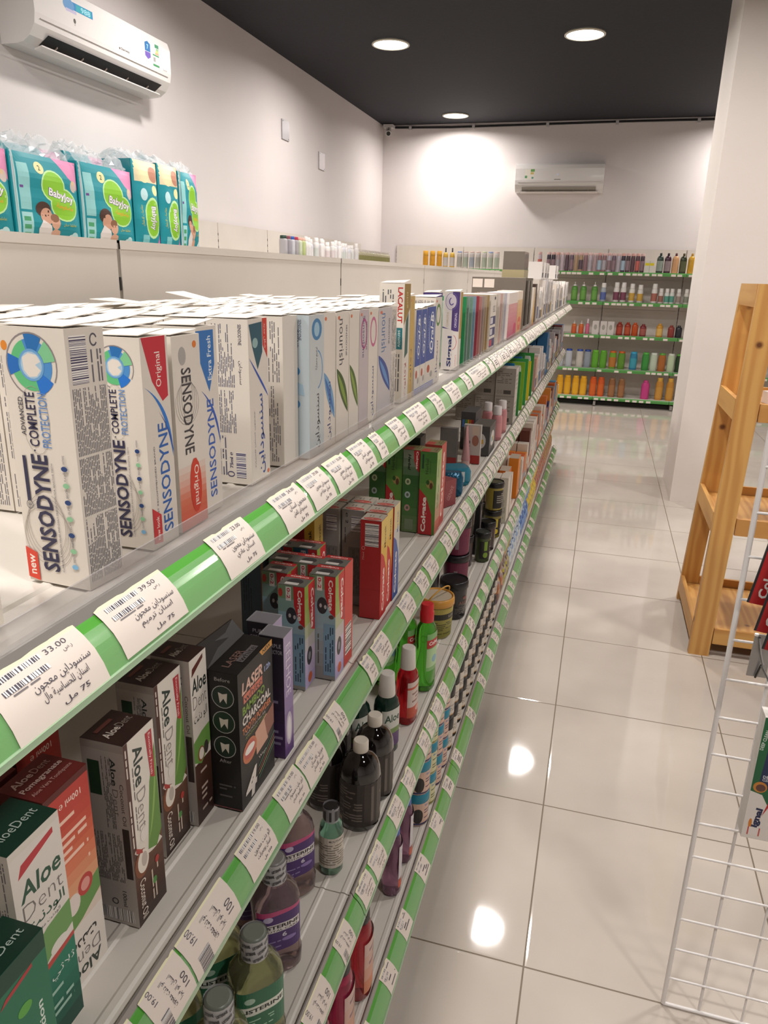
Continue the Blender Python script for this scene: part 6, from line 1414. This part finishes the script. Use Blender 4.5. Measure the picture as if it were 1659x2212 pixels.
for x, c, cp, lab in ((.60, '2a3a30', '20302a', 'dark green'), (.69, '3c1c2c', '2c1420', 'dark plum'), (.78, 'c8986c', '5c2c34', 'peach'), (.87, '2c3018', '4a4420', 'very dark olive'), (.965, 'c89828', 'b88820', 'golden'), (1.05, 'd0a030', 'b88820', 'yellow gold')):
    far_b(x, 0, .235, .040, c, lab+' shampoo bottle on the end wall top shelf, left of the pillar', cap=cp, ry=.8, capr=.35, caph=.14, neck=.35, lab_c={'dark green': '8a948c', 'dark plum': '8c7c80', 'very dark olive': '55583a'}.get(lab))
for x, c, cp, lab in ((1.53, 'c0bcb8', 'd8d4d0', 'silver white'), (1.66, '1c1c1e', 'a88c40', 'black and gold'), (1.80, '4a5020', '8c8030', 'olive green'), (1.93, '3c3018', '8c8030', 'dark brown')):
    far_b(x, 0, .225, .047, c, lab+' shampoo bottle on the top shelf right of the pillar', cap=cp, ry=.8, capr=.4, caph=.12, neck=.4, lab_c={'silver white': 'a09c98', 'black and gold': '4a3c28'}.get(lab))
def pump(x, li, h, r, c, lab, capc='d8d4d0', group=None, lab_c=None):
    T_ = far_b(x, li, h*.86, r, c, lab, group, cap=capc, name='pump_bottle', capr=.5, caph=.10, neck=.5, lab_c=lab_c)
    m_ = MB(); m_.tube([(0, 0, h*.855), (0, 0, h*.97)], .005, M(capc, .4)); m_.tube([(0, .01, h*.97), (0, -.03, h*.96)], .006, M(capc, .4)); m_.build('pump', T_)
    return T_
for k, x in enumerate((-.40, -.29, -.15)): pump(x, 1, .235, .040, '5a9440', ('leftmost', 'middle', 'rightmost')[k]+' of three green pump bottles on the end wall', lab_c='6ca04c')
w2 = [(-.04, .19, 'a8b0b8', '5c6ca8'), (.12, .20, 'e0dcd8', '7c4458'), (.205, .20, 'dcd8d4', '7c4458'), (.31, .19, 'e0dcd4', 'c8a048'), (.41, .18, 'dcd8d0', 'c8a048'), (.58, .195, 'e0dcd8', 'a8685c'), (.66, .15, 'dcd4d0', '9c6c60'), (.73, .15, 'd8dcd8', '5c9c8c'), (.79, .15, 'd8dcd8', '5c9c8c'), (.87, .15, 'd4ccc8', '9c8c84'), (.96, .15, 'd8d4cc', '8c9080'), (1.02, .15, 'dcd8d4', 'c8c4c0')]
nm2 = ['first', 'second', 'third', 'fourth', 'fifth', 'sixth', 'seventh', 'eighth', 'ninth', 'tenth', 'eleventh', 'twelfth']
for k, (x, h, c, lc) in enumerate(w2): far_b(x, 1, h*1.2, .036 if h > .17 else .029, c, 'white bottle on the second shelf of the end wall, %s right of the green pumps' % nm2[k], cap='e4e0dc', capr=.8, caph=.25, neck=.7, name='deodorant_bottle', lab_c=lc if k % 3 else lc)
for k, x in enumerate((1.08, 1.22, 1.36)): put_carton('hair_product_box', ('left', 'middle', 'right')[k]+' of three white cartons at the right of the second end wall shelf', 'box', x-.0, YF_+.03, FLEV[1]+.0005, .06, .10, .19, base='d4cec8', F=lambda w, h: Art().ring(.5*w, .6*h, .3*w, .12*h, .02*w, 'b8b0b8').fine(.2*w, .75*h, .8*w, .85*h, 2, '8a8488'), rot=-PI/2)
# third shelf
for k, x in enumerate((-.36, -.27)): pump(x, 2, .16, .032, 'c86a30', ('left', 'right')[k]+' short orange pump bottle on the third end wall shelf', capc='d8d0cc', lab_c='c85c34')
far_b(-.19, 2, .19, .026, 'c86a84', 'pink bottle with pointed white cap beside the orange pumps', cap='d8c8cc', capr=.5, caph=.3)
for k, x in enumerate((-.13, -.03, .06)): put_carton('hair_product_box', ('left', 'middle', 'right')[k]+' white carton with a grey oval on the third end wall shelf', 'box', x, YF_+.03, FLEV[2]+.0005, .06, .08, .17, base='c8c0bc', F=lambda w, h: Art().ell(.5*w, .55*h, .25*w, .2*h, '9c9890'), rot=-PI/2)
for x, c, lab, h in ((.21, '8a2c1c', 'dark red', .165), (.31, '9a3018', 'brick red', .165), (.40, 'b84c1c', 'rust orange', .165), (.50, '7c2c30', 'maroon', .15), (.70, 'c89030', 'amber', .165), (.84, '8c3c34', 'reddish brown', .15), (.93, '2c2c34', 'black', .15), (1.05, 'a86c2c', 'light brown', .155)):
    far_b(x, 2, h, .040, c, lab+' shampoo bottle on the third shelf of the end wall', cap=c, capr=.5, caph=.12, neck=.5, ry=.8, lab_c={'amber': 'd8b060', 'dark red': 'a84430', 'brick red': 'b05030', 'maroon': 'a05850'}.get(lab))
for k, x in enumerate((1.17, 1.27, 1.36, 1.47)): pump(x, 2, .185, .036, '3c4a2c' if k % 2 == 0 else '28382c', nm2[k]+' dark green pump bottle from the left, third end wall shelf', capc='1c1c1a', lab_c='5c6c44' if k % 2 == 0 else None)
# fourth shelf
s4 = [('b8bcc4', '2848a0', 'white with blue cap', -.50), ('b4b8c0', '2848a0', 'silver white with blue cap', -.39), ('c0bcb4', '2c4ca0', 'white and gold with blue cap', -.25), ('8c94a0', '24408c', 'grey white with blue cap', -.15), ('5ca02c', '68b030', 'lime green with lighter cap', -.05), ('5a9c2c', '60a830', 'leaf green', .05),
      ('6a9c2c', 'c86020', 'green with orange cap', .17), ('5c8c2c', 'c05a20', 'darker green with orange cap', .28), ('2c7ca0', '38a0c8', 'turquoise with blue cap', .43), ('388c3c', '50a840', 'bright green', .58), ('b8c4b0', 'd0d4cc', 'pale green white', .68), ('a8642c', '5c9c3c', 'orange brown with green cap', .78), ('b8c8a8', 'd0d4c8', 'white and green', .89), ('1f3c20', '5ca040', 'very dark green', .99), ('284c24', '4c8c34', 'dark green with bright shoulder', 1.095), ('c8d4b8', '80b840', 'white with green dots', 1.22), ('9cb0ac', '2c5c48', 'pale teal, dark cap,', 1.36), ('a8b8b4', '2c6450', 'pale grey teal, dark cap,', 1.47)]
for c, cp, lab, x in s4: far_b(x, 3, .228 if 'dots' not in lab else .245, .046, c, lab+' shampoo bottle on the fourth end wall shelf', cap=cp, capr=.85, caph=.10, neck=.8, ry=.7, lab_c={'white with green dots': 'd8dcd0', 'turquoise with blue cap': '3c94a8', 'green with orange cap': 'b07030'}.get(lab))
# lowest shelf
for k, x in enumerate((-.47, -.37, -.265, -.165)): far_b(x, 4, .25, .045, 'd89c18', nm2[k]+' yellow bottle from the left on the lowest end wall shelf', cap='d8a020', capr=.8, caph=.10, neck=.75, ry=.8, lab_c='dca424')
for k, x in enumerate((-.04, .06)): far_b(x, 4, .25, .044, 'c8541c', ('left', 'right')[k]+' orange bottle on the lowest end wall shelf', cap='c05018', capr=.8, caph=.10, neck=.75, ry=.8, lab_c='cc6024')
for k, x in enumerate((.20, .32)): far_b(x, 4, .245, .043, '8a5c38', ('left', 'right')[k]+' brown bottle on the lowest end wall shelf', cap='8c6444', capr=.8, caph=.10, neck=.75, ry=.8, lab_c='9a6a44')
far_b(.62, 4, .24, .052, 'c03c80', 'magenta bottle standing alone on the lowest end wall shelf', cap='b83878', capr=.6, caph=.12, neck=.6, ry=.7)
for k, x in enumerate((.79, .92)): far_b(x, 4, .285, .047, 'b88030', ('left', 'right')[k]+' golden brown bottle on the lowest end wall shelf', cap='c89838', capr=.7, caph=.16, neck=.7, ry=.8, lab_c='c08c3c')
far_b(1.07, 4, .28, .046, 'd4d0cc', 'white bottle with blue cap and red patch on the lowest end wall shelf', cap='2848a0', capr=.7, caph=.16, neck=.7, ry=.8, lab_c='c8b0ac')
# a few behind and right of the pillar
put_carton('hair_product_box', 'grey and white carton glimpsed between pillar and wooden stand', 'box', 1.50, YF_+.03, FLEV[1]+.0005, .06, .12, .19, base='c0bcb8', F=lambda w, h: Art().fine(.1*w, .1*h, .9*w, .9*h, 5, '5c5858'), rot=-PI/2)
far_b(1.575, 2, .19, .04, 'b8b0a0', 'pale bottle glimpsed between pillar and wooden stand', cap='c8c4bc', lab_c='6c645c')
# ================================================================= wooden stand and wire rack
def wood_mat(name, axis):
    m = bpy.data.materials.new(name); t, n, l, b = nodes(m)
    tc = n.new('ShaderNodeTexCoord'); mp = n.new('ShaderNodeMapping'); no = n.new('ShaderNodeTexNoise'); wv = n.new('ShaderNodeTexWave'); r = n.new('ShaderNodeValToRGB')
    mp.inputs['Scale'].default_value = {'z': (1, 1, .10), 'y': (1, .10, 1), 'x': (.10, 1, 1)}[axis]
    wv.inputs['Scale'].default_value = 9; wv.inputs['Distortion'].default_value = 6; wv.inputs['Detail'].default_value = 2; wv.inputs['Detail Scale'].default_value = 1.5
    wv.bands_direction = 'X' if axis != 'x' else 'Y'
    e = r.color_ramp.elements; e[0].position = .1; e[0].color = (*lin('bd8848'), 1); e[1].position = .9; e[1].color = (*lin('cc9c58'), 1)
    l.new(tc.outputs['Object'], mp.inputs[0]); l.new(mp.outputs[0], wv.inputs['Vector']); l.new(wv.outputs['Color'], r.inputs[0])
    no.inputs['Scale'].default_value = 3; l.new(mp.outputs[0], no.inputs['Vector'])
    vo = n.new('ShaderNodeTexVoronoi'); vo.inputs['Scale'].default_value = 7; l.new(tc.outputs['Object'], vo.inputs['Vector'])
    kr = n.new('ShaderNodeValToRGB'); kr.color_ramp.elements[0].position = .05; kr.color_ramp.elements[0].color = (*lin('6c3c1c'), 1); kr.color_ramp.elements[1].position = .13; kr.color_ramp.elements[1].color = (1, 1, 1, 1)
    l.new(vo.outputs['Distance'], kr.inputs[0])
    mx = n.new('ShaderNodeMix'); mx.data_type = 'RGBA'; mx.blend_type = 'MULTIPLY'; mx.inputs[0].default_value = .9; l.new(r.outputs[0], mx.inputs[6]); l.new(kr.outputs[0], mx.inputs[7]); l.new(mx.outputs[2], b.inputs['Base Color'])
    b.inputs['Roughness'].default_value = .45
    return m
wz, wx, wy = wood_mat('pine_upright', 'z'), wood_mat('pine_across', 'x'), wood_mat('pine_along', 'y')
ST = thing('wooden_display_stand', 'pine ladder shaped stand with tray shelves beside the white pillar', 'display stand', (0, 0, 0))
X0, X1 = .545, 1.20; LW = .085
def yf(z): return 3.232+.018*z/1.59
def yb(z): return 3.885-.20*z/1.59
ZT = 1.588
for nm, x in (('front', X0), ('front', X1-LW)):
    m_ = MB(); m_.hexa([(x-.018, yf(0), 0), (x-.018+LW, yf(0), 0), (x-.018+LW, yf(0)+.035, 0), (x-.018, yf(0)+.035, 0), (x+.018, yf(ZT), ZT), (x+.018+LW, yf(ZT), ZT), (x+.018+LW, yf(ZT)+.035, ZT), (x+.018, yf(ZT)+.035, ZT)], wz); m_.build('leg', ST)
for x in (X0, X1-LW):
    m_ = MB(); m_.hexa([(x-.016, yb(0)-.035, 0), (x-.016+LW, yb(0)-.035, 0), (x-.016+LW, yb(0), 0), (x-.016, yb(0), 0), (x+.018, yb(ZT)-.035, ZT), (x+.018+LW, yb(ZT)-.035, ZT), (x+.018+LW, yb(ZT), ZT), (x+.018, yb(ZT), ZT)], wz); m_.build('leg', ST)
for x in (X0+.016, X1+.018-.024):
    m_ = MB(); m_.box((x, yf(ZT)+.0355, ZT-.088), (x+.02, yb(ZT)-.0355, ZT), wy); m_.build('top_rail', ST)
for zt in (1.140, .655, .145):                             # trays: side, front and rear boards round a shelf board
    s_ = .018*zt/ZT*2-.018
    xa, xb_ = X0+s_-.002, X1+s_+.004
    ya, yb2 = yf(zt)+.036, yb(zt)-.036
    H_ = .085
    for x in (xa, xb_-.02):
        m_ = MB(); m_.box((x, ya, zt-H_), (x+.018, yb2, zt), wy); m_.build('tray_side', ST)
    m_ = MB(); m_.box((xa+.02, ya, zt-.055), (xb_-.022, yb2, zt-.040), wy); m_.build('tray_board', ST)
    if zt < 1.2:
        m_ = MB(); m_.box((xa+.0905, ya-.030, zt-H_), (xb_-.0935, ya-.014, zt-.012), wx); m_.build('tray_front', ST)
        m_ = MB(); m_.box((xa+.0905, yb2+.006, zt-H_+.02), (xb_-.0935, yb2+.022, zt), wx); m_.build('tray_back', ST)
m_ = MB(); m_.box((X0+.125, yf(ZT)+.004, ZT-.088), (X1-.075, yf(ZT)+.022, ZT), wx); m_.build('top_rail', ST)
tag(carton_mb(.08, .10, .05, 'c8c0bc', F=Art().fine(.01, .01, .09, .04, 3, '3c3430')).build('gift_box', None, (.80, 3.45, 1.1005), .3), 'small white and brown box on the upper tray of the pine stand', 'box')

# white wire grid rack
GY = 1.41; GX = .302; DZ = .0853; DX = .0896
wm = M('dedad8', .35, coat=.3)
RK = thing('wire_grid_rack', 'white wire grid rack at the right edge holding toothpaste', 'display rack', (GX, GY, 0))
W_, HT = DX*9, DZ*20
m_ = MB(); m_.tube([(0, 0, .006), (0, 0, HT)], .0052, wm, 10); m_.build('outer_post', RK)
m_ = MB(); m_.tube([(W_, 0, .006), (W_, 0, HT)], .0058, wm, 10); m_.build('outer_post', RK)
m_ = MB(); m_.tube([(0, 0, .0045), (W_, 0, .0045)], .0042, wm, 8); m_.build('bottom_bar', RK)
for k in range(1, 21):
    m_ = MB(); m_.tube([(0, -.003, DZ*k), (W_, -.003, DZ*k)], .0026, wm, 6); m_.build('cross_wire', RK)
for k in range(1, 9):
    m_ = MB(); m_.tube([(DX*k-.012, .004, .006), (DX*k-.012, .004, HT)], .0024 if k > 1 else .0034, wm, 6); m_.build('upright_wire', RK)
# feet so that it stands by itself
for x in (W_*.62, W_):
    m_ = MB(); m_.tube([(x, .008, .006), (x, .30, .006)], .005, wm, 8); m_.tube([(x, .008, .35), (x, .30, .006)], .004, wm, 8); m_.build('rear_foot', RK)
def hang_tube(lab, x, y, ztop, L, w_, c, rot, art=None, name='toothpaste_tube', lean=0):
    """flat crimped end below, shoulder and cap above"""
    T_ = thing(name, lab, 'toothpaste tube', (x, y, ztop-L), (0, lean, rot))
    m_ = MB(); rg = []
    for k in range(9):
        t = k/8; rg.append((w_*.50-.004*t, .0012+.0095*math.sin(t*PI*.5)**.8, L*.92*t))
    m_.lathe(rg, M(c, .3, coat=.4), 20, 2.4)
    if art: m_.art(art, lambda u, v, o: (u*w_*.46, -(.0012+.0095*math.sin(min(1, v)*PI*.5)**.8)*math.sqrt(max(.0, 1-abs(u*.92)**2.4)**(2/2.4))-.0006-o*2, v*L*.92))
    m_.build('tube_body', T_)
    m_ = MB(); m_.lathe([(.012, .010, L*.92), (.012, .010, L)], M('d8d4d4', .4), 14); m_.build('cap', T_)
    return T_
def colt():
    a = Art(); a.rect(-.9, .0, .9, .62, 'a81c20', 12, 6); a.text('Colgate', .0, .33, .50, 1.0, 'e0d8d4', rot=90, bold=.03); a.rect(-.9, .62, .9, .66, 'd8d4d0', 12, 1); a.ell(.5, .18, .2, .03, 'd8902c'); return strips(a, 16, -1, 1)
for k, (x, y, zt, lab) in enumerate(((.334, 1.388, 1.215, 'red and dark toothpaste tube hanging on the wire rack, front left of four'), (.349, 1.362, 1.172, 'red toothpaste tube on the wire rack, second of four'), (.361, 1.336, 1.150, 'red toothpaste tube on the wire rack, third of four'), (.373, 1.310, 1.128, 'red toothpaste tube on the wire rack, fourth, at the picture edge'))):
    hang_tube(lab, x, y, zt, .19, .048, '26282c', .05, colt(), lean=.12)
# product hook and bracket
T_ = thing('rack_hook', 'shiny grey metal hook plate clipped on the wire rack', 'hook', (.352, GY-.010, .962))
m_ = MB(); m_.hexa([(-.016, -.004, -.088), (.018, -.004, -.088), (.018, -.001, -.088), (-.016, -.001, -.088), (-.014, -.004, 0), (.018, -.004, 0), (.018, -.001, 0), (-.014, -.001, 0)], M('9a9896', .28, metal=.6)); m_.build('back_plate', T_)
m_ = MB(); m_.tube([(-.006, -.006, -.006), (0, -.010, -.035), (.006, -.016, -.055)], .0022, M('c8c8ca', .15, metal=1)); m_.tube([(.004, -.016, -.058), (.018, -.05, -.080)], .0020, M('c8c8ca', .15, metal=1)); m_.tube([(.004, -.012, -.058), (-.001, -.008, -.088)], .0020, M('4c4a48', .3, metal=.8)); m_.build('wire_clip', T_)
m_ = MB(); m_.lathe([(.004, -.002), (.004, .002)], M('e8e6e4', .3), 8, ctr=(-.012, -.006)); m_.build('rivet', T_)
# large toothpaste box with blister lower on the rack
a = Art(); w_, h_ = .062, .272
a.rect(0, 0, w_, .46*h_, 'd4cec8'); a.poly([(0, .40*h_), (0, h_), (w_, h_), (w_, .30*h_), (.55*w_, .30*h_), (.35*w_, .38*h_)], '1c5c38'); a.poly([(.18*w_, .42*h_), (.3*w_, .98*h_), (w_, .98*h_), (w_, .46*h_), (.6*w_, .44*h_)], '1e2a4c')
a.text('DEEP CLEAN', .10*w_, .82*h_, .16*h_, .10*w_, 'c8d0c8', rot=84, bold=.02); a.text('DEEP', .42*w_, .53*h_, .30*w_, .022*h_, 'c8ccd0', bold=.02); a.text('CLEANING', .48*w_, .505*h_, .42*w_, .022*h_, 'c8ccd0', bold=.02)
a.ell(.25*w_, .44*h_, .20*w_, .045*h_, 'b87830'); a.ell(.27*w_, .435*h_, .14*w_, .03*h_, '5c3c34'); a.poly([(.95*w_, .48*h_), (.6*w_, .36*h_), (.45*w_, .20*h_), (.62*w_, .30*h_), (w_, .40*h_)], 'b02830')
a.text('Signal', .35*w_, .16*h_, .21*h_, .26*w_, '23284c', rot=84, bold=.05); a.ell(.18*w_, .13*h_, .05*w_, .04*h_, 'c8782c'); a.rect(.14*w_, .03*h_, .5*w_, .10*h_, 'd8d0cc'); a.rect(.14*w_, .03*h_, .18*w_, .10*h_, 'b85048'); a.rect(.46*w_, .03*h_, .5*w_, .10*h_, 'b85048'); a.rect(.8*w_, .01*h_, .86*w_, .12*h_, 'b05048')
T_ = thing('toothpaste_box', 'green, navy and white toothpaste carton leaning on the wire rack, lower right', 'toothpaste box', (.372, GY-.060, .545), (0, 0, 0))
m_ = MB(); m_.box((0, 0, 0), (w_, .040, h_), M('c4beb8', .4)); m_.art(a, lambda u, v, o: (u, -o, v)); m_.build('carton', T_)
# grey and blue packs at the edge above the tubes
T_ = thing('toy_pack', 'black and grey patterned card pack at the right edge of the rack', 'pack', (.372, GY-.0015, 1.03))
m_ = MB(); m_.box((-.028, .012, .03), (.08, .030, .19), spk('print_charcoal', ['1c1c20', '2c2c30', '4a4a50', '24242a', '5c5a60'], 60)); m_.build('card', T_)
m_ = MB(); m_.box((-.024, .014, .1905), (.08, .028, .25), M('7c98c0', .3, alpha=.8)); m_.build('clear_bag_top', T_)
for L_ in []: pass
